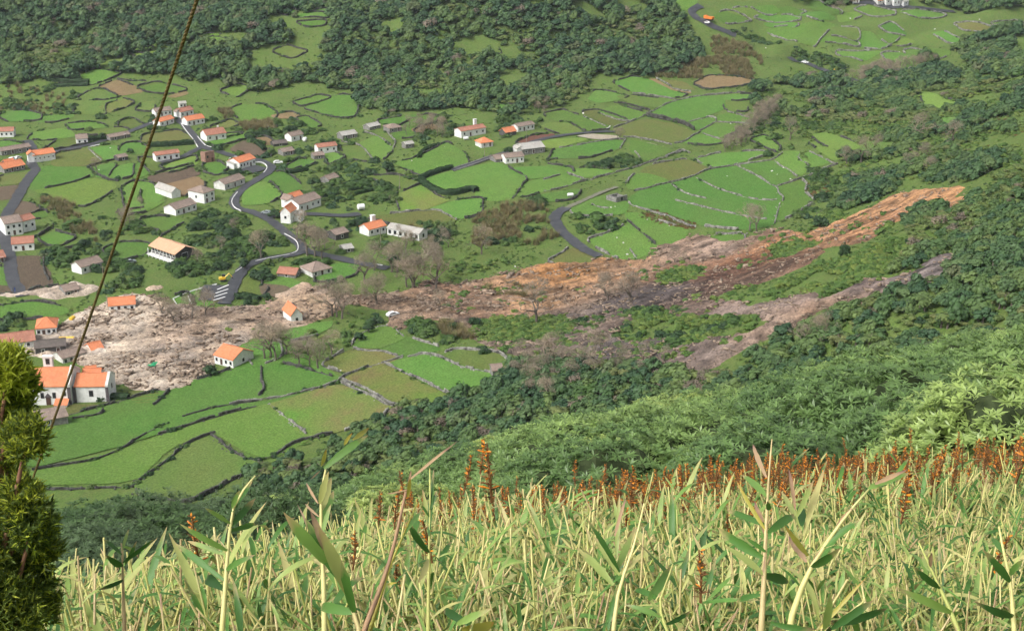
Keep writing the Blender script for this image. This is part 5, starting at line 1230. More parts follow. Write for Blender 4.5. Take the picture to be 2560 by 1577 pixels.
def leafset(P, Nn, size, asp=.55, jit=.6, seed=1):
    """one four-cornered leaf clump per point P, facing roughly along Nn"""
    r = np.random.default_rng(seed)
    n = len(P)
    Nn = Nn + r.normal(0, jit, (n, 3)); Nn /= np.linalg.norm(Nn, axis=1)[:, None]
    a = r.normal(0, 1, (n, 3)); U = np.cross(Nn, a); U /= np.linalg.norm(U, axis=1)[:, None]
    Vv = np.cross(Nn, U)
    s = size * r.uniform(.6, 1.35, n)[:, None]
    q = [P - U * s, P - Vv * s * asp + Nn * s * .12, P + U * s, P + Vv * s * asp + Nn * s * .12]
    V = np.stack(q, 1).reshape(-1, 3)
    F = np.arange(4 * n).reshape(n, 4)
    return V, F
def crown(seed, nclump, per, lsize, sx=1, sy=1, sz=.8, lean=.2, base=.0, mat='leaf_forest', hull=True, spread=.62, csz=.42, asp=.6):
    """unit crown (radius about 1) of leaf clumps round a few lobes, uneven in outline, with a dark broken core"""
    r = np.random.default_rng(seed)
    C = r.normal(0, 1, (nclump, 3)); C /= np.linalg.norm(C, axis=1)[:, None]
    C[:, 2] = np.abs(C[:, 2]) * 1.0 - .25
    C *= (spread * r.uniform(.55, 1.12, nclump))[:, None]
    rad = csz * r.uniform(.65, 1.25, nclump)
    Ps, Ns = [], []
    for c, q in zip(C, rad):
        d = r.normal(0, 1, (per, 3)); d /= np.linalg.norm(d, axis=1)[:, None]
        d[:, 2] = np.where(d[:, 2] < -.35, -d[:, 2], d[:, 2])
        Ps.append(c + d * q * r.uniform(.75, 1.08, per)[:, None]); Ns.append(d + np.array([0, 0, .35]))
    P, N = np.vstack(Ps), np.vstack(Ns)
    V, F = leafset(P, N, lsize, asp, .28 if asp > .3 else 1.2, seed)
    if hull:
        bm = bmesh.new()
        for c, q in list(zip(C, rad))[: nclump]:
            bmesh.ops.create_icosphere(bm, subdivisions=1, radius=q * .82, matrix=Matrix.Translation(Vector(c)))
        hv = np.array([v.co[:] for v in bm.verts]); hf = np.array([[v.index for v in f.verts] for f in bm.faces]); bm.free()
        hv = hv + r.normal(0, .03, hv.shape)
        fs = [F, hf + len(V)]
        V = np.vstack([V, hv])
    else: fs = [F]
    V = V * np.array([sx, sy, sz])
    V[:, 0] += lean * (V[:, 2] + .3); V[:, 2] += base
    return mesh_np('crown', V, fs, [M[mat]])
def bare(seed, depth=5, spread=.62, H=1.0):
    """leafless tree of unit height: trunk, limbs and fine twigs"""
    r = random.Random(seed)
    tr, tw = MB(), MB()
    def grow(p, d, L, rad, lv):
        q = p + d * L
        mid = p + d * L * .5 + Vector((r.uniform(-1, 1), r.uniform(-1, 1), 0)) * L * .06
        (tr if lv < 2 else tw).tube([p, mid, q], [rad, rad * .85, rad * .65], 5 if lv < 2 else 3, cap=False)
        if lv >= depth: return
        for _ in range(r.choice((2, 3, 3)) if lv < 4 else 3):
            a = Vector((r.gauss(0, 1), r.gauss(0, 1), r.gauss(.35, .6))).normalized()
            grow(q - d * L * r.uniform(0, .35), (d * (1 - spread * .7) + a * spread).normalized(), L * r.uniform(.6, .82), max(rad * .58, .0024), lv + 1)
    grow(Vector((0, 0, -.05)), Vector((r.uniform(-.1, .1), r.uniform(-.1, .1), 1)).normalized(), H * .34, .028, 0)
    return tr.mesh('trunk', M['bark']), tw.mesh('twigs', M['twig'])
def tuft(seed, n, mat, h=1.0, w=.05, lean=.5, seg=3):
    """clump of long blades"""
    r = np.random.default_rng(seed); Vs, Fs = [], []
    for i in range(n):
        a = r.uniform(0, 6.28); d = np.array([math.cos(a), math.sin(a), 0]); b = d * r.uniform(0, .35) + np.array([r.normal(0, .12), r.normal(0, .12), 0])
        s = np.array([-d[1], d[0], 0]); hh = h * r.uniform(.55, 1.1); le = lean * r.uniform(.3, 1.2)
        o = len(Vs)
        for j in range(seg + 1):
            t = j / seg; c = b + d * le * t * t * hh + np.array([0, 0, hh * (t - .18 * le * t * t)]); ww = w * (1 - t * .95)
            Vs += [c - s * ww, c + s * ww]
        Fs += [(o + 2 * j, o + 2 * j + 1, o + 2 * j + 3, o + 2 * j + 2) for j in range(seg)]
    return mesh_np('blades', np.array(Vs), np.array(Fs), [M[mat]])
P_TREE = [crown(100 + i, 15, 24, .16, 1, .95, .72 + .08 * (i % 4), .28, mat='leaf_forest', spread=.74, csz=.30 + .04 * (i % 3)) for i in range(7)]
M['leaf_forest2'] = mat_leaf('olive_forest_foliage', [(0, (.062, .125, .046)), (.5, (.09, .155, .052)), (1, (.125, .185, .06))], .5, .6, .2)
M['leaf_forest3'] = mat_leaf('light_scrub_foliage', [(0, (.11, .17, .055)), (.5, (.14, .19, .06)), (1, (.17, .19, .075))], .5, .65, .2)
M['leaf_grey'] = mat_leaf('leafless_grey_crowns', [(0, (.15, .125, .10)), (1, (.22, .18, .14))], .5, .9, 0)
P_TREE2 = [crown(130 + i, 10, 26, .17, 1, .95, .74 + .12 * i, .3, mat='leaf_forest2', csz=.36 + .05 * i) for i in range(4)]
P_TREE3 = [crown(150 + i, 9, 22, .16, 1, .95, .6, .2, mat='leaf_forest3') for i in range(3)]
P_TREE4 = [crown(170 + i, 12, 30, .09, 1, .95, .9, .3, mat='leaf_grey', hull=False) for i in range(2)]
P_SHRUB = [crown(200 + i, 9, 24, .17, 1, 1, .72, .12, .1, mat='leaf_shrub') for i in range(5)]
P_FERN = [crown(250 + i, 7, 24, .24, 1, 1, .6, .05, .15, mat='leaf_fern', csz=.5) for i in range(4)]
P_DARK = [crown(300 + i, 10, 26, .15, 1, 1, .8, .1, .1, mat='leaf_dark') for i in range(3)]
P_BARE = [bare(400 + i) for i in range(5)]
P_HAZE = [crown(450 + i, 13, 60, .13, 1, 1, .85, .1, mat='twig', hull=False, asp=.07, csz=.5) for i in range(3)]
P_CANE = [tuft(500 + i, 70, 'cane', 1.0, .035, .5) for i in range(4)]
P_RUST = [crown(550 + i, 9, 26, .16, 1, 1, .55, .1, .1, mat='rust') for i in range(3)]
trunk_me = MB(); trunk_me.tube([(0, 0, -.8), (.02, .01, -.2), (-.02, .02, .35)], [.10, .075, .05], 6)
trunk_me.tube([(-.01, .01, .1), (.28, .1, .45)], [.045, .02], 4); trunk_me.tube([(-.01, .01, .05), (-.22, -.12, .42)], [.045, .02], 4); trunk_me = trunk_me.mesh('trunk', M['bark'])
HID = bpy.data.collections.new('instanced_plants')      # prototypes, not placed in the scene themselves
def proto_coll(name, meshes):
    c = bpy.data.collections.new(name)
    for i, m in enumerate(meshes):
        o = bpy.data.objects.new(f'{name}_{i:03d}', m); c.objects.link(o)
    return c
def scatter_gn(name, label, cat, X, Y, Z, scl, meshes, sxy=None, kind='stuff', pick=None, zj=True):
    """one object of plants nobody could count: points that carry copies of the prototypes"""
    n = len(X)
    if n == 0: return
    me = bpy.data.meshes.new(name); me.vertices.add(n); me.vertices.foreach_set('co', np.stack([X, Y, Z], -1).astype(np.float32).ravel())
    def at(nm, ty, v, f='value'):
        a = me.attributes.new(nm, ty, 'POINT'); a.data.foreach_set(f, np.ascontiguousarray(v).ravel())
    S = np.stack([scl, scl, scl * (rng.uniform(.8, 1.25, n) if zj else 1.0)], -1).astype(np.float32)
    at('scl', 'FLOAT_VECTOR', S, 'vector')
    at('rot', 'FLOAT_VECTOR', np.stack([rng.normal(0, .08, n), rng.normal(0, .08, n), rng.normal(0, .7, n) if sxy else rng.uniform(0, 6.28, n)], -1).astype(np.float32), 'vector')
    at('pick', 'INT', (rng.integers(0, len(meshes), n) if pick is None else pick).astype(np.int32))
    o = obj(name, me)
    ng = bpy.data.node_groups.new(name, 'GeometryNodeTree')
    ng.interface.new_socket('Geometry', in_out='INPUT', socket_type='NodeSocketGeometry'); ng.interface.new_socket('Geometry', in_out='OUTPUT', socket_type='NodeSocketGeometry')
    N, Lk = ng.nodes, ng.links
    gi, go = N.new('NodeGroupInput'), N.new('NodeGroupOutput')
    ip = N.new('GeometryNodeInstanceOnPoints'); ci = N.new('GeometryNodeCollectionInfo')
    ci.inputs['Collection'].default_value = proto_coll(name + '_prototype', meshes); ci.inputs['Separate Children'].default_value = True; ci.inputs['Reset Children'].default_value = True
    def na(nm, ty):
        q = N.new('GeometryNodeInputNamedAttribute'); q.data_type = ty; q.inputs['Name'].default_value = nm; return q.outputs['Attribute']
    Lk.new(gi.outputs[0], ip.inputs['Points']); Lk.new(ci.outputs[0], ip.inputs['Instance']); ip.inputs['Pick Instance'].default_value = True
    Lk.new(na('pick', 'INT'), ip.inputs['Instance Index']); Lk.new(na('scl', 'FLOAT_VECTOR'), ip.inputs['Scale'])
    e2r = N.new('FunctionNodeEulerToRotation'); Lk.new(na('rot', 'FLOAT_VECTOR'), e2r.inputs[0]); Lk.new(e2r.outputs[0], ip.inputs['Rotation'])
    Lk.new(ip.outputs[0], go.inputs[0])
    o.modifiers.new('scatter', 'NODES').node_group = ng
    return tag(o, label, cat, kind=kind)

# ================================================================== WHERE PLANTS GROW (outlines read off the photograph)
def region(c, pts, spacing, avoid=15, jit=.45, thin=None):
    """jittered grid of points inside the outline that keep off fields, roads, houses and mud"""
    q = cv(c, pts); W = px2w(q[:, 0], q[:, 1])[:, :2]
    x0, y0 = W.min(0); x1, y1 = W.max(0)
    gx, gy = np.meshgrid(np.arange(x0, x1, spacing), np.arange(y0, y1, spacing))
    gx = gx.ravel() + rng.normal(0, jit * spacing * .6, gx.size); gy = gy.ravel() + rng.normal(0, jit * spacing * .6, gy.size)
    k = in_poly(gx, gy, W) & ((occ_at(gx, gy) & avoid) == 0)
    if thin is not None:
        k &= vnoise(gx / thin[0], gy / thin[0], int(spacing * 10) + 5) > thin[1]
    return np.stack([gx[k], gy[k]], -1)
forest = [
 region('p', [(-120,-120),(1630,-120),(1700,40),(1740,90),(1760,150),(1680,190),(1560,188),(1480,198),(1470,235),(1400,270),(1330,272),(1280,298),(1180,272),(1080,278),(960,288),(905,272),(885,235),(760,205),(720,222),(590,238),(520,228),(430,188),(280,190),(180,205),(100,202),(0,215),(-120,215)], 4.2, thin=(24, -.52)),
 region('p', [(1880,-60),(2700,-120),(2700,20),(2500,45),(2380,20),(2200,2),(1980,4)], 4.2, thin=(25, -.5)),
 region('p', [(1890,212),(2060,195),(2130,205),(2200,190),(2330,128),(2480,85),(2700,60),(2700,520),(2440,482),(2395,460),(2250,468),(2180,500),(2120,525),(2060,530),(2110,480),(2120,430),(2090,410),(2130,370),(2100,330),(1990,330),(1960,300),(1880,290)], 3.2, thin=(14, .08)),
 region('p', [(2420,500),(2700,440),(2700,900),(2400,930),(1900,1010),(1880,905),(1935,850),(1990,845),(2080,785),(2220,745),(2310,730),(2400,655),(2410,630),(2390,540)], 2.7),
 region('p', [(2090,480),(2250,470),(2180,505),(2110,525)], 2.5),
 region('d4', [(1900,250),(2050,240),(2100,270),(2180,200),(2300,300),(2250,420),(2100,440),(1990,520),(1880,540),(1780,560),(1880,440),(1870,300)], 3.0),
]
forest = np.vstack(forest)
gully = np.vstack([region('p', [(1240,950),(1330,915),(1500,915),(1620,930),(1700,940),(1930,950),(2000,1080),(1500,1120),(1200,1160),(860,1195),(820,1140),(900,1072),(1010,1030),(1130,1005),(1200,990)], 2.7, avoid=14),
                   region('p', [(600,1195),(830,1150),(900,1200),(900,1290),(640,1300)], 3.0, avoid=14)])
mixed = np.vstack([   # shrubby places round the village
 region('p', [(0,215),(190,212),(230,285),(100,300),(0,292)], 4.2, thin=(12, -.3)), region('p', [(590,535),(690,590),(735,618),(600,662),(480,700),(410,690),(460,640),(470,590),(430,560),(500,528)], 3.0, thin=(11, -.35)),
 region('p', [(740,470),(830,440),(930,455),(1000,470),(1000,510),(930,525),(820,525),(780,500)], 3.6, thin=(9, .0)), region('p', [(720,560),(900,545),(930,580),(880,640),(780,620),(740,595)], 4.0, thin=(10, .05)),
 region('p', [(110,625),(230,612),(370,625),(400,680),(330,720),(250,740),(240,700),(190,650),(110,690)], 3.2, thin=(11, -.3)), region('p', [(230,520),(300,560),(380,560),(460,600),(380,640),(250,610)], 4.5, thin=(9, .1)),
 region('p', [(640,660),(760,650),(880,670),(840,720),(760,690),(680,720),(640,760),(600,770)], 3.6, thin=(9, -.1)), region('p', [(650,640),(720,650),(690,670),(640,672)], 3.0),
 region('p', [(-60,770),(140,790),(150,835),(90,842),(40,850),(-60,870)], 3.0, thin=(10, -.4)), region('p', [(880,290),(1150,290),(1160,330),(1060,370),(1010,340),(900,310)], 4.2, thin=(9, -.1)),
 region('p', [(560,300),(720,290),(800,340),(900,400),(880,440),(700,430),(590,330)], 5.0, thin=(10, .15)), region('p', [(1230,300),(1350,280),(1360,320),(1250,350)], 4.0, thin=(8, -.2)),
 region('p', [(1820,75),(1870,70),(1960,110),(2050,135),(2130,170),(2090,200),(1980,140),(1870,100)], 3.0, thin=(9, -.4)), region('p', [(1900,280),(2080,260),(2100,330),(1960,330),(1920,400),(1850,340)], 4.0, thin=(9, -.05)),
 region('p', [(1460,420),(1560,390),(1600,405),(1590,420),(1480,420)], 2.4, avoid=14), region('p', [(960,540),(1100,520),(1200,500),(1290,520),(1250,560),(1080,600)], 6.0, thin=(8, .25)),
 region('p', [(840,840),(880,830),(940,790),(960,800),(900,850),(850,870)], 3.0, avoid=14, thin=(6, 0)), region('p', [(990,800),(1070,800),(1180,840),(1240,890),(1200,920),(1130,900),(1050,850)], 3.2, avoid=14, thin=(7, -.1)),
 region('p', [(1280,900),(1450,905),(1600,930),(1500,1000),(1300,960)], 3.2, avoid=14, thin=(8, -.1)), region('p', [(100,300),(450,280),(520,300),(560,420),(430,480),(60,470)], 7.0, thin=(7, .1)), region('p', [(900,430),(1060,420),(1060,500),(960,520)], 6.0, thin=(7, .1)),
 region('p', [(1180,540),(1340,500),(1385,560),(1320,610),(1200,630)], 4.5, thin=(8, .1)), region('p', [(1400,540),(1470,520),(1570,560),(1560,590),(1470,600)], 3.6, thin=(6, -.1)),
 region('p', [(1380,790),(1560,760),(1750,770),(1900,800),(1800,880),(1500,880),(1340,870)], 4.0, avoid=4, thin=(8, .05)), region('p', [(940,560),(1120,540),(1130,640),(1020,680),(930,640)], 5.0, avoid=6, thin=(7, .1)), region('p', [(480,300),(700,280),(860,340),(1050,420),(1000,520),(720,480),(560,440)], 5.5, thin=(9, -.15)), region('p', [(100,440),(260,560),(360,640),(100,620)], 6, thin=(8, .1)),
 region('p', [(2080,430),(2000,420),(1950,500),(1960,560),(2060,540),(2120,500)], 3.5, thin=(7, .0)),
])
ferns = np.vstack([
 region('p', [(1110,690),(1180,640),(1270,600),(1330,620),(1250,670),(1140,700)], 3.0, thin=(7, 0)), region('d4', HOLES[0][1], 1.9, avoid=0, thin=(6, -.35)), region('d4', HOLES[1][1], 2.6, avoid=0, thin=(7, -.3)), region('p', HOLES[2][1], 2.0, avoid=0), region('p', HOLES[3][1], 2.0, avoid=0), region('p', HOLES[4][1], 2.0, avoid=0),
 region('p', [(1200,800),(1300,780),(1420,800),(1540,780),(1700,740),(1850,720),(1900,690),(1880,740),(1760,800),(1600,830),(1400,850),(1260,850)], 4.5, avoid=0, thin=(7, -.12)), region('p', [(1560,700),(1640,660),(1760,640),(1900,600),(2050,560),(2000,640),(1860,680),(1640,720)], 4.2, avoid=4, thin=(7, .0)),
 region('p', [(1160,830),(1300,800),(1450,830),(1700,850),(1860,850),(1760,920),(1500,930),(1300,900)], 2.8, avoid=0, thin=(6, -.15)), region('p', [(2050,570),(2150,540),(2270,530),(2200,590),(2060,620)], 3.5, avoid=4, thin=(6, .1)), region('p', [(1880,230),(2300,200),(2560,200),(2560,420),(2300,450),(2000,420)], 3.6, thin=(8, .0)), region('p', [(2050,530),(2110,520),(2100,560),(2020,570)], 2.4, avoid=4), region('p', [(740,850),(860,800),(900,830),(850,880),(760,890)], 4.0, avoid=4, thin=(6, .2)),
 region('p', [(1960,300),(2300,230),(2500,300),(2350,420),(2100,420)], 4.0, thin=(9, .15)), region('p', [(1050,560),(1180,540),(1200,640),(1100,690),(1000,650)], 4.5, thin=(7, .1)), region('p', [(430,800),(720,770),(880,750),(600,860)], 6.0, avoid=4, thin=(5, .3)), region('p', [(1040,720),(1300,720),(1500,720),(1450,790),(1100,780)], 4.0, avoid=4, thin=(6, .3)), region('p', [(620,860),(720,830),(760,880),(680,910)], 4.0, avoid=14, thin=(6, .1))])
cane = np.vstack([
 region('p', [(1700,165),(1725,105),(1790,90),(1860,110),(1910,150),(1880,205),(1760,195),(1640,185)], 2.2, thin=(12, -.45)), region('p', [(110,480),(180,500),(230,560),(250,610),(200,600),(130,530),(90,500)], 2.6, thin=(8, -.4)),
 region('p', [(1180,540),(1310,505),(1390,530),(1400,590),(1320,620),(1180,620)], 2.4, thin=(8, -.3)), region('p', [(1020,560),(1110,560),(1090,620),(1000,600)], 3.0, thin=(8, 0)), region('p', [(600,312),(680,300),(690,325),(610,328)], 2.0, avoid=14),
 region('f1', [(880,340),(980,330),(1250,370),(1200,460),(1030,450),(900,400)], 2.2, avoid=4, thin=(5, -.1)), region('p', [(1640,170),(1730,150),(1760,200),(1640,195)], 2.2, avoid=14), region('p', [(1080,810),(1130,800),(1190,850),(1120,850)], 2.2, avoid=4), region('p', [(0,215),(190,212),(150,290),(0,292)], 5.0, thin=(10, 0)), region('p', [(540,270),(640,280),(560,300)], 3)])
rust = np.vstack([region('p', [(1590,540),(1640,525),(1740,560),(1730,575),(1640,560)], 1.8, avoid=12), region('p', [(2000,470),(2080,440),(2070,490),(2010,500)], 2.2), region('p', [(2420,330),(2520,270),(2600,330),(2450,400)], 3.5, thin=(9, 0)), region('p', [(900,60),(1100,40),(1140,150),(960,170)], 9, thin=(12, .2))])
bareP = np.vstack([  # thickets of leafless trees
 region('p', [(1815,365),(1860,330),(1900,280),(1945,255),(1960,270),(1900,330),(1850,370),(1800,385)], 3.2, avoid=4), region('p', [(2060,210),(2130,200),(2210,165),(2340,150),(2300,175),(2150,215)], 4.0, avoid=4), region('p', [(1280,935),(1450,960),(1420,1020),(1290,1010)], 5.0, avoid=4),
 region('p', [(980,320),(1060,300),(1120,310),(1130,345),(1000,345)], 5.0, avoid=4), region('p', [(1290,265),(1370,265),(1370,290),(1300,295)], 5, avoid=4), region('p', [(230,400),(300,480),(340,540),(270,520)], 14, avoid=4), region('p', [(300,540),(360,520),(350,570),(290,570)], 6, avoid=4),
 region('p', [(1960,850),(2100,820),(2140,850),(1990,900)], 6, avoid=4), region('p', [(2260,420),(2330,390),(2340,440)], 5, avoid=4), region('p', [(700,540),(860,600),(900,640),(760,620)], 9, avoid=6), region('p', [(230,80),(330,60),(330,150),(230,160)], 9), region('p', [(1000,580),(1130,600),(1100,690),(960,700)], 6, avoid=6), region('p', [(640,850),(760,830),(840,880),(740,900)], 6, avoid=4), region('p', [(820,740),(980,700),(1000,760),(860,770)], 7, avoid=4), region('p', [(400,770),(560,775),(520,810),(400,800)], 9, avoid=4), region('p', [(1250,870),(1500,900),(1700,900),(1600,960),(1350,950)], 6, avoid=4), region('p', [(400,660),(480,640),(620,560),(600,620),(460,700)], 11, avoid=4)])
BT = [('f1', (345,385), 11), ('f1', (525,390), 13), ('f1', (300,360), 9), ('f1', (1290,640), 13), ('f1', (1830,485), 9), ('f1', (2005,490), 9), ('f1', (1765,1035), 11), ('f1', (1420,930), 8), ('f1', (550,560), 7), ('c5', (1440,750), 9), ('c5', (1612,770), 10), ('c5', (1670,772), 10), ('c5', (1820,935), 12), ('c5', (2040,880), 13),
      ('c5', (1355,880), 10), ('c5', (1465,1100), 10), ('c5', (1040,1190), 11), ('c5', (1130,1215), 11), ('c5', (1080,1200), 9), ('c3', (1660,280), 8), ('c3', (1845,245), 8), ('c3', (1978,215), 9), ('c3', (1560,190), 7), ('d5', (325,508), 9), ('d5', (370,500), 10), ('d5', (420,520), 10), ('d5', (510,470), 8), ('d5', (760,585), 8), ('d5', (870,470), 7), ('d5', (600,560), 7), ('d5', (690,560), 7),
      ('e2', (1580,605), 9), ('e2', (1632,610), 9), ('e2', (470,1130), 8), ('e2', (660,1165), 9), ('c5', (800,610), 11), ('c5', (870,620), 10), ('c5', (360,640), 10), ('c6', (1700,415), 5), ('c6', (1730,412), 5), ('c5', (700,420), 9), ('e3', (2220,215), 8), ('d3', (785,1000), 10), ('d3', (1395,1120), 9), ('d3', (1180,1190), 8), ('d3', (1290,1160), 10), ('d3', (1700,1000), 11), ('d3', (1940,1050), 10), ('c5', (940,640), 9), ('f1', (60,510), 8), ('f1', (870,110), 10), ('f1', (2350,190), 6)]

def put_tree(name, me, x, y, R_, label, cat, group, trunk=True, z=None, rz=None):
    z = float(ground_z(x, y)) if z is None else z
    hgt = R_ * .75
    if trunk:
        r = tag(empty(name, (x, y, z), rz if rz is not None else rng.normal(0, .7)), label, cat, group)
        s = R_ * rng.uniform(.85, 1.2)
        obj('crown', me, r, (0, 0, hgt), None, (R_, R_, s)); obj('trunk', trunk_me, r, (0, 0, hgt), None, R_)
        return r
    return tag(obj(name, me, None, (x, y, z), (0, 0, rng.uniform(0, 6.28)), R_), label, cat, group)

# --- forest trees: the 300 that show largest one by one, the rest as one wood
def split_big(P, sizes, n):
    d = np.hypot(P[:, 0], P[:, 1]); k = np.argsort(-(sizes / d)); return k[:n], k[n:]
fs = np.interp(np.hypot(forest[:, 0], forest[:, 1]), [300, 500, 900], [2.0, 2.4, 3.4]) * rng.uniform(.6, 1.45, len(forest))
gs = rng.uniform(1.5, 3.1, len(gully))
allT = np.vstack([forest, gully]); allS = np.r_[fs, gs]; isg = np.r_[np.zeros(len(forest), bool), np.ones(len(gully), bool)]
vis = (lambda q: (q[:, 0] > -20) & (q[:, 0] < 2580) & (q[:, 1] > -10))(w2px(np.c_[allT, ground_z(allT[:, 0], allT[:, 1]) + 2]))
idx = np.where(vis)[0]
big, _ = split_big(allT[idx], allS[idx], 300); big = idx[big]
rest = np.ones(len(allT), bool); rest[big] = False
for q in big:
    x, y = allT[q]
    lab = ('dense dark evergreen tree in the gully wood above the near shrubs', 'evergreens in the gully wood') if isg[q] else ('wind-leaned evergreen tree on the wooded right-hand hillside', 'evergreens on the right-hand hillside')
    kk = rng.random()
    put_tree('evergreen_tree', P_TREE[int(rng.integers(0, 7))] if kk < .45 else P_TREE2[int(rng.integers(0, 4))] if kk < .80 else P_TREE3[int(rng.integers(0, 3))], x, y, allS[q], lab[0], 'tree', lab[1])
Q = allT[rest]; S_ = allS[rest]
print('forest', len(Q))
gy_ = isg[rest]
nz = fbm(Q[:, 0] / 38, Q[:, 1] / 38, 3, 201) + rng.normal(0, .32, len(Q)) + .38 * ((Q[:, 0] > 70) & (Q[:, 1] < 800)); nr_ = rng.random(len(Q))
pick = np.where(nz < .05, rng.integers(0, 7, len(Q)), np.where(nz < .62, 7 + rng.integers(0, 4, len(Q)), 11 + rng.integers(0, 3, len(Q))))
pick = np.where((nr_ < np.where(gy_, .14, .022)) | ((fbm(Q[:, 0] / 20, Q[:, 1] / 20, 2, 207) > .92) & (nr_ < .5)), 14 + rng.integers(0, 2, len(Q)), pick)
S_ = S_ * np.where((pick >= 11) & (pick < 14), .7, np.where(nz < -.5, 1.25, 1.0))
scatter_gn('forest', 'dense evergreen forest covering the slopes', 'forest', Q[:, 0], Q[:, 1], ground_z(Q[:, 0], Q[:, 1]) + S_ * .6, S_, P_TREE + P_TREE2 + P_TREE3 + P_TREE4, sxy=True, pick=pick)
# --- shrubs about the village
sz = rng.gamma(5, .36, len(mixed)) + .5
big, rst = split_big(mixed, sz, 300)
shr = []
for q in big:
    x, y = mixed[q]
    dark = rng.random() < .35
    o = put_tree('dark_bush' if dark else 'shrub', (P_DARK[int(rng.integers(0, 3))] if dark else P_SHRUB[int(rng.integers(0, 5))]), x, y, sz[q], None, 'bush', None, trunk=False)
    o['label'] = 'dark green bush among the gardens and walls of the valley' if dark else 'mid green leafy shrub among the gardens and walls of the valley'
    o['group'] = 'dark bushes of the valley' if dark else 'green shrubs of the valley'
Q = mixed[rst]; S_ = sz[rst]
scatter_gn('undergrowth', 'low green undergrowth between the fields', 'undergrowth', Q[:, 0], Q[:, 1], ground_z(Q[:, 0], Q[:, 1]), S_, P_SHRUB + P_TREE[:2])
# hillside undershrubs: fill the wood with lower bushes so that no bare ground shows between crowns
U = np.vstack([forest[::4] + rng.normal(0, 1.6, forest[::4].shape), gully + rng.normal(0, 1.5, gully.shape)]); U = U[(occ_at(U[:, 0], U[:, 1]) & 15) == 0]
scatter_gn('forest_understorey', 'low bushes under and between the forest trees', 'undergrowth', U[:, 0], U[:, 1], ground_z(U[:, 0], U[:, 1]), rng.uniform(.9, 1.7, len(U)), P_SHRUB + P_DARK)
scatter_gn('ferns', 'light green ginger and ferns growing over the slipped ground', 'ferns', ferns[:, 0], ferns[:, 1], ground_z(ferns[:, 0], ferns[:, 1]) + .3, rng.uniform(.7, 1.9, len(ferns)), P_FERN)
scatter_gn('dry_cane', 'thickets of dry tan cane', 'cane', cane[:, 0], cane[:, 1], ground_z(cane[:, 0], cane[:, 1]) + .1, rng.uniform(1.6, 3.2, len(cane)), P_CANE)
scatter_gn('rusty_scrub', 'patches of rusty brown scrub', 'scrub', rust[:, 0], rust[:, 1], ground_z(rust[:, 0], rust[:, 1]), rng.uniform(.7, 1.3, len(rust)), P_RUST)
# bushes and brambles growing along the darker walls
hx, hy = [], []
for o, q, t in WALLS:
    pass
for Lw, (o, q, t) in zip(wall_pts, WALLS):
    pr = .26 if t == 'wallstone' else .07
    kk = (rng.random(len(Lw)) < pr) & (vnoise(Lw[:, 0] / 11, Lw[:, 1] / 11, 133) > -.2)
    hx.append(Lw[kk] + rng.normal(0, .5, (kk.sum(), 2)))
hx = np.vstack(hx)
scatter_gn('hedgerow_bushes', 'dark bushes and brambles growing along the stone walls', 'bushes', hx[:, 0], hx[:, 1], ground_z(hx[:, 0], hx[:, 1]) + .1, rng.uniform(.45, 1.35, len(hx)), P_SHRUB + P_DARK)
# grass tussocks that break the edges of fields and the rough ground
tx, ty = rng.uniform(-330, 330, 60000), 300 * (900 / 300) ** rng.random(60000)
tq = w2px(np.c_[tx, ty, ground_z(tx, ty)])
k = (tq[:, 0] > -10) & (tq[:, 0] < 2570) & ((occ_at(tx, ty) & 15) == 0) & (vnoise(tx / 7, ty / 7, 5) > -.1)
tx, ty = tx[k], ty[k]
scatter_gn('tussocks', 'rough grass tussocks and brambles on unmown ground', 'grass', tx, ty, ground_z(tx, ty) - .05, rng.uniform(.25, .8, len(tx)), P_FERN + P_SHRUB)
# --- leafless trees, each one
bl = []
def put_bare(x, y, h, i):
    r = empty('bare_tree', (x, y, float(ground_z(x, y)) + .1), rng.uniform(0, 6.28))
    t, w = P_BARE[i % 5]
    obj('trunk', t, r, None, None, (h * 1.1, h * 1.1, h)); obj('twigs', w, r, None, None, (h * 1.1, h * 1.1, h)); obj('fine_twigs', P_HAZE[i % 3], r, (0, 0, h * .66), None, (h * .34, h * .34, h * .38))['kind'] = 'stuff'
    r['category'] = 'tree'
    return r
for i, (c, pt, h) in enumerate(BT):
    p = cw(c, [pt])[0]
    r = put_bare(p[0], p[1], h * 1.25, i); r['group'] = 'single leafless trees'
    bl.append((r, cv(c, [pt])[0] - np.array([0, h * 2]), ''))
EXTRA_LM += [(1150, 690, 'top of the brown slide'), (1450, 690, 'orange bare slide'), (1650, 760, 'dark soil of the slide'), (530, 780, 'brown debris'), (850, 790, 'grassy bank below the debris'), (2000, 380, 'right-hand hillside thickets')]
allLM = np.vstack([LM, np.array([(a, b) for a, b, _ in EXTRA_LM])]); allph = [p for _, _, p in LAND] + [p for _, _, p in EXTRA_LM]
place_labels(bl, 'leafless grey tree')
bareP = bareP[rng.permutation(len(bareP))[:240]]
for i, (x, y) in enumerate(bareP):
    r = put_bare(x, y, rng.uniform(5.0, 8.0), i)
    r['group'] = 'thickets of leafless trees'; r['label'] = 'grey-brown leafless tree in a thicket of bare trees'
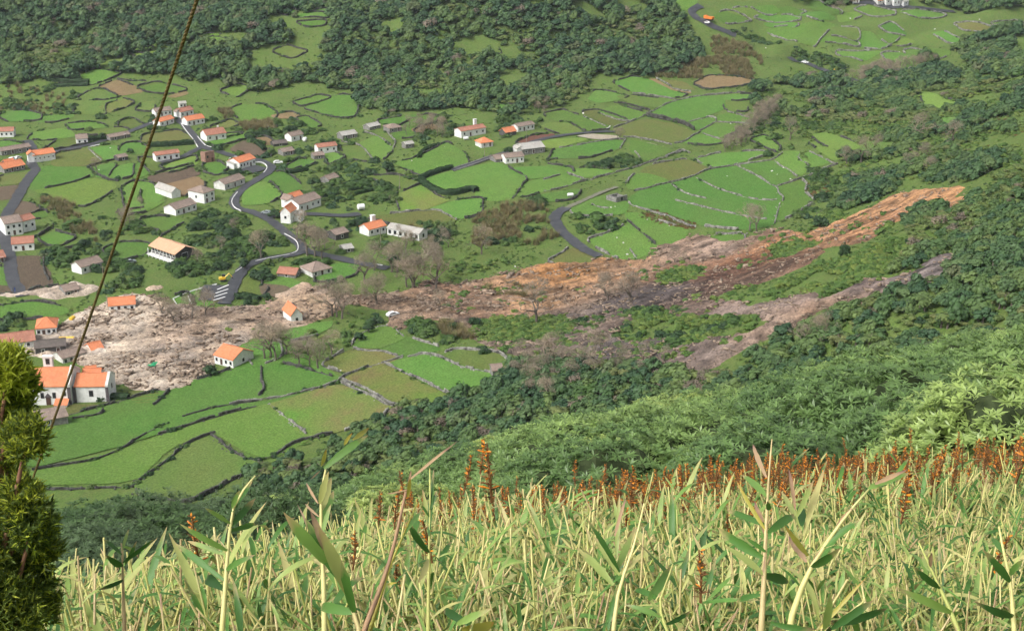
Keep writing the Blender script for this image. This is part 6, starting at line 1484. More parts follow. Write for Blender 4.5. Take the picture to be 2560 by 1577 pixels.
# --- dark conifers and single bushes seen clearly
SB = [('d5', (1960,860), 3.2, 'dark pointed conifer at the lower corner of the near pastures'), ('f1', (825,665), 2.6, 'round dark bush standing alone in the slide debris'), ('d5', (1170,300), 2.4, 'round dark bush on the bank above the light green field'), ('d5', (1095,360), 2.2, 'low dark bush just left of the light green field'),
      ('c3', (2020,760), 2.6, 'round dark green bush left of the house where mud meets the slope'), ('c6', (650,560), 2.8, 'round dark tree left of the pale grey farm building'), ('c1', (980,420), 2.8, 'dark round bush beside the small white house above the long lane'), ('f1', (1400,960), 3.4, 'ragged dark conifer at the lower edge of the slide'), ('d4', (1580,480), 3.0, 'dark upright conifer in the green island of the slide'),
      ('c4', (1560,730), 3.2, 'dark spreading tree beside bare limbs in the middle pastures'), ('c1', (1680,240), 1.9, 'dark bush at the end of the orange-roofed hamlet house'), ('c2', (2350,740), 3.0, 'dark bushy tree at the top of the parking road'), ('c5', (490,250), 3.0, 'dark tree beside the road below the S bend'), ('e5', (1540,1010), 2.0, 'small dark tree in the pasture just left of the cable'),
      ('d4', (1460,330), 3.4, 'dark rounded tree at the upper edge of the slide'), ('c5', (225,1040), 2.0, 'left one of the dark bushes right of the parking road'), ('c5', (400,1050), 2.2, 'right one of the dark bushes right of the parking road')]
for c, pt, R_, lab in SB:
    p = cw(c, [pt])[0]
    up = 'conifer' in lab
    r = tag(empty('conifer' if up else 'dark_bush', tuple(p), random.uniform(0, 6)), lab, 'tree' if up else 'bush')
    obj('crown', P_DARK[random.randrange(3)], r, (0, 0, R_ * .55), None, (R_ * (.62 if up else 1), R_ * (.62 if up else 1), R_ * (1.35 if up else .95))); obj('trunk', trunk_me, r, (0, 0, R_ * .6), None, R_)
# --- clipped hedges
def hedge(c, pts, h, w, label):
    L = resample(chaikin(cw(c, pts)[:, :2], 1, False), .5); n = len(L)
    T = np.gradient(L, axis=0); T /= np.linalg.norm(T, axis=1)[:, None]; N = np.stack([-T[:, 1], T[:, 0]], -1)
    m = 46; Ps, Ns = [], []
    for i in range(n):
        a = rng.uniform(0, math.pi, m); o = np.cos(a) * w / 2; z = np.clip(np.sin(a) * 1.35, 0, 1) ** .7 * h
        z = np.where(rng.random(m) < .4, rng.uniform(0, 1, m) * h, z); o = np.where(z < h * .85, np.sign(o) * w / 2 * rng.uniform(.9, 1.1, m), o)
        hh = 1 + .15 * float(vnoise(L[i, 0] / 2, L[i, 1] / 2, 9))
        P = np.c_[L[i] + N[i] * o[:, None] + T[i] * rng.uniform(-.3, .3, m)[:, None], z * hh]; P[:, 2] += ground_z(P[:, 0], P[:, 1])
        Ps.append(P); Ns.append(np.c_[N[i] * (o / w * 2)[:, None], z / h + .2])
    V, F = leafset(np.vstack(Ps), np.vstack(Ns), .28, .6, .5, 3)
    r = tag(empty('hedge', (0, 0, 0)), label, 'hedge')
    obj('foliage', mesh_np('foliage', V, F, [M['leaf_dark']]), r)
    z = ground_z(L[:, 0], L[:, 1]); A, B = L + N * w * .42, L - N * w * .42
    V = np.concatenate([np.c_[A, z - .2], np.c_[B, z - .2], np.c_[B, z + h * .88], np.c_[A, z + h * .88]]); i = np.arange(n - 1)
    F = np.vstack([np.stack([i + a * n, i + 1 + a * n, i + 1 + b * n, i + b * n], -1) for a, b in ((0, 3), (3, 2), (2, 1))])
    obj('core', mesh_np('core', V, F, [M['leaf_dark']]), r)
hedge('c4', [(1880,810),(1950,770),(2060,730),(2180,700)], 2.0, 2.2, 'upper arm of the dark clipped hedge in the middle pastures')
hedge('c4', [(1885,820),(1940,870),(2040,925),(2120,950),(2230,945),(2320,915),(2390,905),(2420,925)], 2.2, 2.6, 'long curved arm of the dark clipped hedge in the middle pastures')
hedge('c1', [(1420,485),(1560,485),(1700,475),(1860,462)], 2.2, 2.4, 'dark hedge between the olive field and the long low white house')
hedge('c4', [(215,400),(290,445),(370,500),(390,530)], 1.8, 2.0, 'dark hedge along the brown plot near the paved yard')
hedge('c4', [(220,395),(320,375),(450,390)], 1.8, 2.0, 'dark hedge above the tan garden plot')
hedge('c4', [(615,750),(680,735),(800,715)], 1.8, 2.0, 'dark rounded hedge at the corner of the vegetable gardens')
for j, q in enumerate([[(1150,860),(1320,830)], [(1200,915),(1350,880)], [(1250,950),(1420,910)]]):
    hedge('c4', q, 1.4, 1.2, ['upper', 'middle', 'lower'][j] + ' of three dark hedge rows in the vegetable gardens')
hedge('c5', [(110,1020),(220,1010),(330,1040)], 1.6, 3.0, 'long dark hedge right of the parking road')
hedge('c3', [(940,1005),(1010,1000),(1100,975),(1230,990)], 1.6, 2.2, 'dark hedge in front of the church chancel')
hedge('e5', [(640,225),(800,215),(1040,210)], 1.8, 2.2, 'dark hedge below the narrow green strip near the forest')
hedge('e5', [(560,150),(700,165),(900,175),(1050,175)], 2.2, 2.4, 'dark hedge above the narrow green strip near the forest')
hedge('e5', [(1050,870),(1150,850),(1290,845)], 2.2, 2.5, 'dark hedge along the lane right of the small white house')
hedge('c4', [(1870,600),(1890,550),(1960,500),(2060,470)], 1.2, 1.6, 'curved low hedge bank in the middle pastures')
# ================================================================== NEAR SLOPE: SHRUBS
M['leaf_near'] = mat_leaf('pittosporum_leaves', [(0, (.12, .21, .070)), (.4, (.19, .30, .095)), (.75, (.29, .405, .13)), (1, (.44, .51, .15))], 1.2, .40, .35, .5)
M['leaf_neardark'] = mat_leaf('dark_laurel_leaves', [(0, (.050, .10, .032)), (1, (.08, .14, .045))], 1.2, .5, .2, .4)
M['leaf_greyg'] = mat_leaf('grey_green_leaves', [(0, (.075, .125, .055)), (1, (.11, .165, .075))], 1.2, .5, .25, .4)
M['core'] = mat_two('inner_shade', (.025, .038, .014), (.055, .075, .028), 9, .95, world=False)  # shade inside the bushes, put into the colour of the core blobs
def rosettes(P, A, leaf, nl, seed, wid=.24):
    """leaf rosettes at points P with axes A; every leaf is a bent, tapered blade of four faces"""
    r = np.random.default_rng(seed); n = len(P)
    A = A / np.linalg.norm(A, axis=1)[:, None]
    t = r.normal(0, 1, (n, 3)); U = np.cross(A, t); U /= np.linalg.norm(U, axis=1)[:, None]; W = np.cross(A, U)
    Vs = []
    for k in range(nl):
        ph = 2 * math.pi * k / nl + r.uniform(-.35, .35, n); el = r.uniform(.05, .95, n)
        D = (U * np.cos(ph)[:, None] + W * np.sin(ph)[:, None]) * np.cos(el)[:, None] + A * np.sin(el)[:, None]
        S = np.cross(D, A); S /= np.linalg.norm(S, axis=1)[:, None] + 1e-9
        Nn = np.cross(S, D)
        L = (leaf * r.uniform(.7, 1.2, n))[:, None]; w = L * wid * .5
        dr = -Nn * L * .10
        Vs.append(np.stack([P + D * L * .02, P + D * L * .5 - S * w - Nn * 0 + Nn * L * .03, P + D * L * .52, P + D * L * .5 + S * w + Nn * L * .03, P + D * L + dr], 1))
    V = np.concatenate(Vs, 0)
    m = len(V); base = (np.arange(m) * 5)[:, None]
    F = np.concatenate([base + np.array([[0, 1, 2]]), base + np.array([[0, 2, 3]]), base + np.array([[1, 4, 2]]), base + np.array([[2, 4, 3]])], 0)
    return V.reshape(-1, 3), F
def near_shrub(seed, R_, lobes, dens, leaf, mat, flat=.75):
    r = np.random.default_rng(seed)
    C = r.normal(0, 1, (lobes, 3)); C /= np.linalg.norm(C, axis=1)[:, None]; C[:, 2] = np.abs(C[:, 2]); C *= R_ * .55 * r.uniform(.5, 1.1, lobes)[:, None]
    q = R_ * .5 * r.uniform(.7, 1.15, lobes)
    P, A = [], []
    for c, s in zip(C, q):
        n = int(4 * math.pi * s * s * dens)
        d = r.normal(0, 1, (n, 3)); d /= np.linalg.norm(d, axis=1)[:, None]; d = d[d[:, 2] > -.55]
        p = c + d * s * (1.06 - .42 * r.random(len(d)) ** 2)[:, None]
        keep = np.ones(len(p), bool)
        for c2, s2 in zip(C, q): keep &= np.linalg.norm(p - c2, axis=1) > s2 * .6
        P.append(p[keep]); A.append((d + np.array([0, 0, .7]))[keep])
    P, A = np.vstack(P), np.vstack(A)
    V, F = rosettes(P, A, leaf, 9, seed)
    V[:, 2] = V[:, 2] * flat + R_ * .35
    fol = mesh_np('foliage', V, F, [M[mat]])
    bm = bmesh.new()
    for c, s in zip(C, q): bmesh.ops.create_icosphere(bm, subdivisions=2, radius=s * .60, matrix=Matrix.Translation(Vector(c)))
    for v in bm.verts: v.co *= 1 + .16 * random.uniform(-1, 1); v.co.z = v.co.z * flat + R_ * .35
    core = bpy.data.meshes.new('shade_core'); bm.to_mesh(core); bm.free(); core.materials.append(M['core'])
    st = MB()
    for c in C: st.tube([(0, 0, -.6), (c[0] * .4, c[1] * .4, R_ * .2), (c[0], c[1], c[2] * flat + R_ * .35)], [.05, .035, .015], 5)
    return fol, core, st.mesh('stem', M['bark'])
NS = [near_shrub(700 + i, 1.5, 10, 74, .112, 'leaf_near') for i in range(4)]
NSf = [near_shrub(720 + i, 1.5, 9, 56, .125, 'leaf_near') for i in range(3)]
ND = [near_shrub(740 + i, 1.4, 9, 80, .10, 'leaf_neardark') for i in range(2)]
NG = [near_shrub(750 + i, 1.4, 9, 90, .085, 'leaf_greyg') for i in range(2)]
ros_me = []
for i in range(3):
    V, F = rosettes(np.zeros((1, 3)), np.array([[0, 0, 1.0]]), .15, 11, 760 + i)
    ros_me.append(mesh_np('leaf_rosette', V, F, [M['leaf_near']]))
TU = np.array([500, 850, 1000, 1180, 1260, 1500, 1700, 1900, 2100, 2300, 2560, 2800], float)
TV = np.array([1290, 1195, 1150, 1092, 1050, 990, 950, 928, 865, 818, 775, 740], float)
def height_to_row(x, y, z, v):
    """height above the ground point at which a sight line through photo row v passes"""
    yd = (v - H0 / 2) / FPX
    sl = (-SP - yd * CP) / (CP - yd * SP)
    return CAMZ + sl * y - z
nsh = 0
def put_near(x, y, fam, h, label, group=None, ros=0, cat='shrub', squash=1.0):
    z = float(ground_z(x, y))
    fol, core, st = fam[random.randrange(len(fam))]
    s = h / 2.0
    r = tag(empty('leathery_shrub', (x, y, z), random.uniform(0, 6.28)), label, cat, group)
    sc = (s * squash * random.uniform(1.0, 1.2), s * squash * random.uniform(1.0, 1.2), s)
    fo = obj('foliage', fol, r, None, None, sc); obj('shade_core', core, r, None, None, sc); obj('stem', st, r, None, None, sc)
    if ros:
        n = len(fol.vertices) // 45
        for _ in range(ros):
            co = fol.vertices[random.randrange(n) * 5].co
            p = Vector((co.x * sc[0], co.y * sc[1], co.z * sc[2]))
            d = (p - Vector((0, 0, h * .35))).normalized() + Vector((0, 0, .5))
            obj('leaf_rosette', ros_me[random.randrange(3)], r, p * 1.02, d.to_track_quat('Z', 'Y').to_euler(), random.uniform(.8, 1.15))
    return r
cand = []
yy = 16
while yy < 68:
    sp = 2.0 + yy * .032
    for xx in np.arange(-.32 * yy - 2, .44 * yy + 3, sp):
        cand.append((xx + random.uniform(-.4, .4), yy + random.uniform(-.4, .4)))
    yy += sp
near_list = []
for x, y in cand:
    z = float(ground_z(x, y))
    u = float(w2px([(x, y, z + 1.5)])[0][0])
    front = np.interp(u, [600, 900, 1200, 1500, 1800, 2200, 2560], [34, 30, 25, 22, 20, 18.5, 18])
    if y < front or u < 560 or u > 2800: continue
    hm = height_to_row(x, y, z, float(np.interp(u, TU, TV)) + random.uniform(0, 22))
    if hm < .7: continue
    h = min(hm, random.uniform(2.3, 3.6))
    near_list.append((x, y, h, u))
near_list.sort(key=lambda t: t[1])
for i, (x, y, h, u) in enumerate(near_list):
    fam = (NS if y < 36 else NSf) if (random.random() < .9 or u > 1100) else ND
    put_near(x, y, fam, h, 'light green leathery-leaved shrub in the thicket on the near slope' if fam is not ND else 'darker green shrub in the thicket on the near slope', 'thicket of leathery shrubs on the near slope' if fam is not ND else 'darker shrubs of the near thicket', ros=(10 if i < 45 else 0))
print('near shrubs', len(near_list))
def near_px(u, v_top, y, h, fam, label, squash=1.0):
    q = ray(u, v_top); t = y / q[1]
    x = q[0] * t; z = float(ground_z(x, y)); hm = height_to_row(x, y, z, v_top)
    put_near(x, y, fam, max(hm, .6), label, squash=squash)
near_px(690, 1158, 20, 2, ND, 'round dark green shrub behind the left ginger stems', .8)
near_px(620, 1215, 19, 2, ND, 'smaller dark shrub left of the round dark one', .9)
near_px(350, 1222, 30, 2.5, ND, 'large dark green shrub below the lower left pasture')
near_px(480, 1262, 28, 2.5, ND, 'dark shrub right of the large one below the lower left pasture')
near_px(210, 1228, 32, 2.5, ND, 'dark shrub at the foot of the lower left pasture, leftmost', 1.1)
near_px(560, 1225, 34, 2.5, ND, 'dark shrub below the triangular lower pasture')
near_px(780, 1200, 36, 2.5, ND, 'dark shrub just right of the tall leafy ginger', 1.1)
near_px(240, 1275, 20, 2, NG, 'grey-green shrub beside the conifer', 1.0)
near_px(330, 1300, 19, 2, NG, 'grey-green shrub just right of the one beside the conifer', .9)
near_px(150, 1290, 17, 2, NG, 'grey-green shrub half hidden behind the conifer', .9)
near_px(420, 1330, 18, 2, ND, 'low dark shrub behind the leftmost ginger', .9)
for j_ in range(15):
    near_px(110 + j_ * 42, 1218 + 26 * random.random() + (16 if j_ % 3 == 1 else 0), 22 + 9 * random.random(), 2, (ND, ND, NG)[j_ % 3], ['dark shrub', 'dark shrub', 'grey-green shrub'][j_ % 3] + ' in the row below the lower left pastures, ' + ['first', 'second', 'third', 'fourth', 'fifth', 'sixth', 'seventh', 'eighth', 'ninth', 'tenth', 'eleventh', 'twelfth', 'thirteenth', 'fourteenth', 'fifteenth'][j_] + ' from the left', 1.15)
near_px(1250, 1075, 46, 3, NG, 'greyish round bush at the far tip of the near thicket', .9)

# ================================================================== NEAR SLOPE: WILD GINGER
def mat_ginger(name, stops, tip, rough=.5, transl=.3):
    m, nt, b = _nt(name)
    c = _ramp(nt, _rand(nt), stops)
    a = nt.nodes.new('ShaderNodeAttribute'); a.attribute_name = 'wither'
    n1 = _noise(nt, 9, 4, .7, _objc(nt)); n2 = _noise(nt, 3.0, 3, .6, _objc(nt))
    ad = nt.nodes.new('ShaderNodeMath'); ad.operation = 'MULTIPLY_ADD'; ad.inputs[1].default_value = .9
    nt.links.new(n1, ad.inputs[0]); nt.links.new(a.outputs['Fac'], ad.inputs[2])
    k = _ramp(nt, ad.outputs[0], [(.62, (0, 0, 0)), (.95, (1, 1, 1))])
    c = _mix(nt, 1.0, c, _ramp(nt, n2, [(.3, (.7, .75, .7)), (.7, (1.25, 1.2, 1.15))]), 'MULTIPLY')
    c = _mix(nt, k, c, tip)
    nt.links.new(c, b.inputs['Base Color']); b.inputs['Roughness'].default_value = rough; b.inputs['Specular IOR Level'].default_value = .45
    tr = nt.nodes.new('ShaderNodeBsdfTranslucent'); mx = nt.nodes.new('ShaderNodeMixShader'); mx.inputs[0].default_value = transl
    nt.links.new(c, tr.inputs[0]); nt.links.new(b.outputs[0], mx.inputs[1]); nt.links.new(tr.outputs[0], mx.inputs[2]); nt.links.new(mx.outputs[0], nt.nodes['Material Output'].inputs[0])
    return m
M['gleaf'] = mat_ginger('ginger_leaf', [(0, (.05, .135, .028)), (.38, (.11, .25, .048)), (.6, (.23, .37, .09)), (.85, (.44, .48, .16)), (1, (.60, .53, .23))], (.50, .36, .17))
M['gstem'] = mat_ginger('ginger_stem', [(0, (.44, .48, .14)), (.4, (.63, .60, .22)), (.8, (.74, .66, .31)), (1, (.50, .36, .2))], (.28, .16, .09), .45, .1)
M['gdry'] = mat_ginger('ginger_dry', [(0, (.40, .24, .14)), (1, (.46, .32, .2))], (.2, .11, .09), .7, .1)
M['gyellow'] = mat_ginger('ginger_yellow', [(0, (.50, .46, .10)), (1, (.52, .44, .09))], (.5, .25, .06), .5, .3)
M['berry'] = mat_two('orange_fruit', (.55, .15, .012), (.8, .30, .025), 30, .5, world=False)
M['bract'] = mat_two('brown_bracts', (.10, .048, .02), (.27, .13, .045), 25, .8, world=False)
def leaf_arrays(L, w, arch, seg=7, twist=0.0, fold=.25, ragged=0.0, seed=0):
    """blade along +x from the origin, arching down by `arch`, folded on the midrib"""
    r = np.random.default_rng(seed); V, wi = [], []
    for i in range(seg + 1):
        t = i / seg
        a = arch * t
        x = L * (math.sin(a) / arch if arch > .01 else t) if arch > .01 else L * t
        z = -L * ((1 - math.cos(a)) / arch) if arch > .01 else 0
        ww = w * (math.sin(math.pi * min(t * .93 + .07, 1)) ** .75) * (1 - ragged * r.random())
        tw = twist * t
        for s in (-1, 0, 1):
            y = s * ww * math.cos(tw); zz = z + abs(s) * ww * fold + s * ww * math.sin(tw)
            V.append((x, y, zz)); wi.append(.42 * max(0, t - .6) / .4 + (.06 if s else 0) + .08 * r.random())
    F = []
    for i in range(seg):
        for k in (0, 1): F.append((3 * i + k, 3 * i + k + 1, 3 * i + k + 4, 3 * i + k + 3))
    return np.array(V), np.array(F), np.array(wi)
def set_wither(me, w):
    a = me.attributes.new('wither', 'FLOAT', 'POINT'); a.data.foreach_set('value', np.asarray(w, np.float32))
LEAFA = [leaf_arrays(1.0, (.050 if i % 3 else .034), .3 + .48 * (i % 4), 7, .25 * ((i % 5) - 2), .22, .12 + .12 * (i % 3), 800 + i) for i in range(8)]
LEAFM = []
for V, F, w in LEAFA:
    me = mesh_np('leaf', V, F, [M['gleaf']], True); set_wither(me, w); LEAFM.append(me)
def stem_arrays(seed, h=1.0, r0=.0062):
    rr = random.Random(seed); m = MB()
    b = rr.uniform(-.22, .22); c = rr.uniform(-.22, .22)
    pts = [(b * t * t * h, c * t * t * h, h * t) for t in np.linspace(-.12, 1, 8)]
    rad = [r0 * (1.0 - .55 * t) for t in np.linspace(0, 1, 8)]
    m.tube(pts, rad, 6)
    return m, pts
STEMM, STEMP = [], []
for i in range(6):
    m, pts = stem_arrays(820 + i)
    me = m.mesh('stem', M['gstem'], True)
    set_wither(me, [.12 + .4 * max(0, v.co.z - .6) + (.3 if random.random() < .08 else 0) for v in me.vertices]); STEMM.append(me); STEMP.append(pts)
def spike_mesh(seed):
    r = random.Random(seed); m = MB()
    m.tube([(0, 0, 0), (.01, 0, .13), (0, .01, .28)], [.007, .006, .003], 5, 0)
    for i in range(72):
        t = r.uniform(.08, 1); z = .28 * t; a = r.uniform(0, 6.28); L = .05 * (1.15 - t * .7) * r.uniform(.6, 1.2)
        d = Vector((math.cos(a), math.sin(a), r.uniform(.1, .9))).normalized()
        p = Vector((0, 0, z)); or_ = r.random() < .13
        m.tube([p, p + d * L * .6, p + d * L], [.002, .0055 if or_ else .0026, .001], 4, 1 if or_ else 0)
    return m.mesh('fruit_spike', [M['bract'], M['berry']])
SPIKE = [spike_mesh(840 + i) for i in range(4)]
def place_leaves(h, rr, nlv, top=.98, low=.30):
    out = []
    side = rr.uniform(0, 6.28)
    for k in range(nlv):
        t = low + (top - low) * (k + rr.uniform(.2, .8)) / nlv
        side += math.pi + rr.uniform(-.5, .5)
        L = rr.uniform(.14, .29) * (1.1 - .45 * abs(t - .6))
        el = rr.uniform(.35, 1.15) if t > .7 else rr.uniform(-.1, .8)
        out.append((t, side, el, L, rr.randrange(len(LEAFM))))
    return out
def lerp_pts(pts, t, h):
    k = min(max((t + .12) / 1.12 * 7, 0), 6.999); i = int(k); f = k - i
    return Vector(pts[i]).lerp(Vector(pts[i + 1]), f) * h
GL = np.array([(0, 1440), (250, 1425), (450, 1390), (600, 1345), (900, 1275), (1200, 1205), (1500, 1225), (1700, 1195), (1900, 1175), (2200, 1150), (2560, 1105)], float)
gp = []
N_G = 9500
A = rng.random(34000)
yv = np.sqrt(5.2 ** 2 + A * (28.0 ** 2 - 5.2 ** 2))
yv = np.where(rng.random(len(yv)) < .42, rng.uniform(5.2, 12, len(yv)), yv)
xv = rng.uniform(-.40, .42, len(yv)) * (yv * 1.06) + rng.uniform(-.1, .1, len(yv))
zv = ground_z(xv, yv)
uv = w2px(np.c_[xv, yv, zv + 1.4])
YU, YM = [0, 300, 600, 900, 1300, 1700, 2100, 2560], [15, 17, 23, 26, 23, 20, 18, 17.5]
for x, y, z, (u, v) in zip(xv, yv, zv, uv):
    if len(gp) >= N_G: break
    if u < -60 or u > 2640: continue
    if u < 170 and y < 7: continue
    if y > np.interp(u, YU, YM): continue
    lim = np.interp(u, GL[:, 0], GL[:, 1]) + abs(random.gauss(0, 40)) - (35 if random.random() < .06 else 0)
    lim = max(lim, np.interp(y, [5.2, 7, 9, 12], [1500, 1400, 1330, 1150]) + random.gauss(0, 40))
    hm = height_to_row(x, y, z, lim)
    h = min(random.uniform(1.3, 2.0), hm - .12)
    if h < .55: continue
    gp.append((y, x, z, h, u))
gp.sort()
print('ginger', len(gp))
def stem_lean(x, y):
    return .10 * float(vnoise(x / 1.5, y / 1.5, 111)) + random.gauss(.02, .13), .10 * float(vnoise(x / 1.5, y / 1.5, 113)) + random.gauss(0, .12)
NI = 300
for i, (y, x, z, h, u) in enumerate(gp[:NI]):
    lx, ly = stem_lean(x, y)
    root = tag(empty('ginger_plant', (x, y, z), rot=(ly, lx, random.uniform(0, 6.28))), 'straw-stemmed wild ginger plant in the near foreground stand', 'ginger plant', 'wild ginger in the foreground stand')
    s = random.randrange(6)
    obj('stem', STEMM[s], root, None, None, (h * random.uniform(.8, 1.2),) * 2 + (h,))
    rr = random.Random(i)
    for t, a, el, L, li in place_leaves(h, rr, rr.choice((5, 6, 7, 8))):
        p = lerp_pts(STEMP[s], t, h)
        obj('leaf', LEAFM[li], root, p, (rr.uniform(-.4, .4), -el, a), (L * 1.15, L * rr.uniform(.75, 1.3), L))
# the rest of the stand
VAR = []
for i in range(10):
    rr = random.Random(900 + i); s = i % 6
    V0 = np.array([v.co[:] for v in STEMM[s].vertices]) * np.array([1.15, 1.15, 1.0]); F4 = [list(p.vertices) for p in STEMM[s].polygons]
    Vs = [V0]; quads = [f for f in F4 if len(f) == 4]; mi = [0] * len(quads); wt = [np.full(len(V0), .15)]; off = len(V0)
    for t, a, el, L, li in place_leaves(1.0, rr, rr.choice((5, 6, 7, 8)), low=.3):
        V, F, w = LEAFA[li]
        Mx = Matrix.Translation(lerp_pts(STEMP[s], t, 1.0)) @ Matrix.Rotation(a, 4, 'Z') @ Matrix.Rotation(-el, 4, 'Y') @ Matrix.Rotation(rr.uniform(-.4, .4), 4, 'X') @ Matrix.Scale(L * rr.uniform(.6, 1.2), 4)
        Mn = np.array(Mx); V = (np.c_[V, np.ones(len(V))] @ Mn.T)[:, :3]
        Vs.append(V); quads += (F + off).tolist(); mi += [1] * len(F); wt.append(w); off += len(V)
    me = mesh_np('ginger', np.vstack(Vs), np.array(quads), [M['gstem'], M['gleaf']], True, mi); set_wither(me, np.concatenate(wt)); VAR.append(me)
G = np.array([(x, y, z, h) for y, x, z, h, u in gp[NI:]])
scatter_gn('ginger_stand', 'dense stand of straw-coloured wild ginger stems behind the nearest plants', 'ginger', G[:, 0], G[:, 1], G[:, 2], G[:, 3], VAR, zj=False)
# leafy undergrowth at the feet of the stems
VLOW = []
for i in range(6):
    rr = random.Random(940 + i); Vs, Fs, wt, off = [], [], [], 0
    for k in range(9):
        V, F, w = LEAFA[rr.randrange(8)]
        L = rr.uniform(.17, .30)
        Mx = Matrix.Translation(Vector((rr.uniform(-.1, .1), rr.uniform(-.1, .1), rr.uniform(.1, .95)))) @ Matrix.Rotation(rr.uniform(0, 6.28), 4, 'Z') @ Matrix.Rotation(-rr.uniform(-.2, 1.0), 4, 'Y') @ Matrix.Rotation(rr.uniform(-.5, .5), 4, 'X') @ Matrix.Scale(L, 4)
        V = (np.c_[V, np.ones(len(V))] @ np.array(Mx).T)[:, :3]; Vs.append(V); Fs.append(F + off); wt.append(w * .5); off += len(V)
    me = mesh_np('ginger_leaves', np.vstack(Vs), np.vstack(Fs), [M['gleafg']] if 'gleafg' in M else [M['gleaf']], True); set_wither(me, np.concatenate(wt)); VLOW.append(me)
M['gleafg'] = mat_ginger('ginger_leaf_green', [(0, (.034, .095, .024)), (.4, (.06, .155, .036)), (.8, (.125, .26, .055)), (1, (.26, .38, .09))], (.34, .24, .12))  # green leaves, darkened to stand in for shaded gaps between stems
for me in VLOW: me.materials[0] = M['gleafg']
yl = np.sqrt(rng.uniform(4.8 ** 2, 26 ** 2, 9000)); yl = np.where(rng.random(9000) < .4, rng.uniform(4.8, 10, 9000), yl); xl = rng.uniform(-.42, .44, 9000) * yl * 1.06
ul = w2px(np.c_[xl, yl, ground_z(xl, yl) + .8])
k = (yl < np.interp(ul[:, 0], YU, YM)); xl, yl = xl[k], yl[k]
scatter_gn('ginger_leaf_layer', 'green ginger leaves filling the stand below the stem tops', 'leaves', xl, yl, ground_z(xl, yl), rng.uniform(.8, 1.25, len(xl)) * np.interp(yl, [4.8, 8], [.72, 1.0]), VLOW, zj=False)
# fruiting stems with orange-brown spikes
nsp = 0
def spiked(x, y, top_v, label, group=None, big=1.0, lean=None):
    z = float(ground_z(x, y)); h = height_to_row(x, y, z, top_v)
    if h < .5: return
    root = tag(empty('fruiting_ginger', (x, y, z), rot=((random.gauss(0, .12), random.gauss(0, .14), random.uniform(0, 6)) if lean is None else lean)), label, 'ginger plant', group)
    s = random.randrange(6); sh = max(h - .24 * big, .3)
    obj('stem', STEMM[s], root, None, None, (1.1, 1.1, sh))
    obj('fruit_spike', SPIKE[random.randrange(4)], root, lerp_pts(STEMP[s], 1.0, 1.0) * 1.0 * Vector((1, 1, 1)).x if False else Vector((STEMP[s][-1][0] * .9, STEMP[s][-1][1] * .9, sh)), None, (big, big, big))
    for k in range(2):
        obj('leaf', LEAFM[random.randrange(8)], root, (0, 0, sh * random.uniform(.4, .8)), (0, -random.uniform(.3, 1), random.uniform(0, 6.28)), random.uniform(.2, .32))
for u, v, y, b in [(484, 1235, 6.0, 1.0), (1216, 1128, 6.5, 1.2), (905, 1215, 8, 1.0), (938, 1225, 8.4, 1.0), (835, 1245, 7.5, .9), (1115, 1180, 9, 1.0), (1145, 1222, 8, .9), (1050, 1240, 8, .9), (715, 1370, 6, .8), (2390, 1095, 8, 1.1), (2470, 1065, 7.5, 1.3), (2535, 1080, 7, 1.3), (2335, 1215, 7, 1.1), (2480, 1180, 6.5, 1.0), (1250, 1330, 5.5, .8), (1850, 1400, 5, .9), (1750, 1430, 5, .8), (2300, 1270, 6, 1.0)]:
    q = ray(u, v); t = y / q[1]
    spiked(q[0] * t, y, v, f"orange and brown ginger fruit spike standing out {'low on the left' if u < 1000 and v > 1300 else 'on the left' if u < 1000 else 'near the middle' if u < 1600 else 'at the right'}, {'tallest' if b > 1.15 else 'smaller'}", 'outstanding ginger fruit spikes', b)
for i in range(110):
    u = random.choice((random.uniform(1350, 2560), random.uniform(1600, 2560), random.uniform(1000, 1500) if random.random() < .35 else random.uniform(1700, 2400)))
    vt = np.interp(u, [1000, 1400, 1600, 1900, 2200, 2560], [1210, 1195, 1170, 1135, 1115, 1080]) + abs(random.gauss(0, 60))
    y = random.uniform(10, 19.0)
    q = ray(u, vt); t = y / q[1]
    spiked(q[0] * t, y, vt, 'ginger stem with rusty fruit spike in the brown band before the shrubs', 'fruiting ginger in the rusty band', random.uniform(.8, 1.2))
rp = []
for i in range(760):
    u = random.uniform(1500, 2560) if random.random() < .85 else random.uniform(1000, 1500)
    vt = np.interp(u, [850, 1000, 1400, 1600, 1900, 2200, 2560], [1240, 1225, 1205, 1180, 1145, 1125, 1090]) + abs(random.gauss(0, 60)); y = random.uniform(11, 20)
    q = ray(u, vt); t = y / q[1]; x = q[0] * t
    if CAMZ + q[2] * t - .25 > float(ground_z(x, y)) + .3: rp.append((x, y, CAMZ + q[2] * t - .25))
rp = np.array(rp)
scatter_gn('rusty_seed_heads', 'rusty brown ginger seed heads in a diffuse band before the shrubs', 'seed heads', rp[:, 0], rp[:, 1], rp[:, 2], rng.uniform(.6, 1.1, len(rp)), SPIKE)

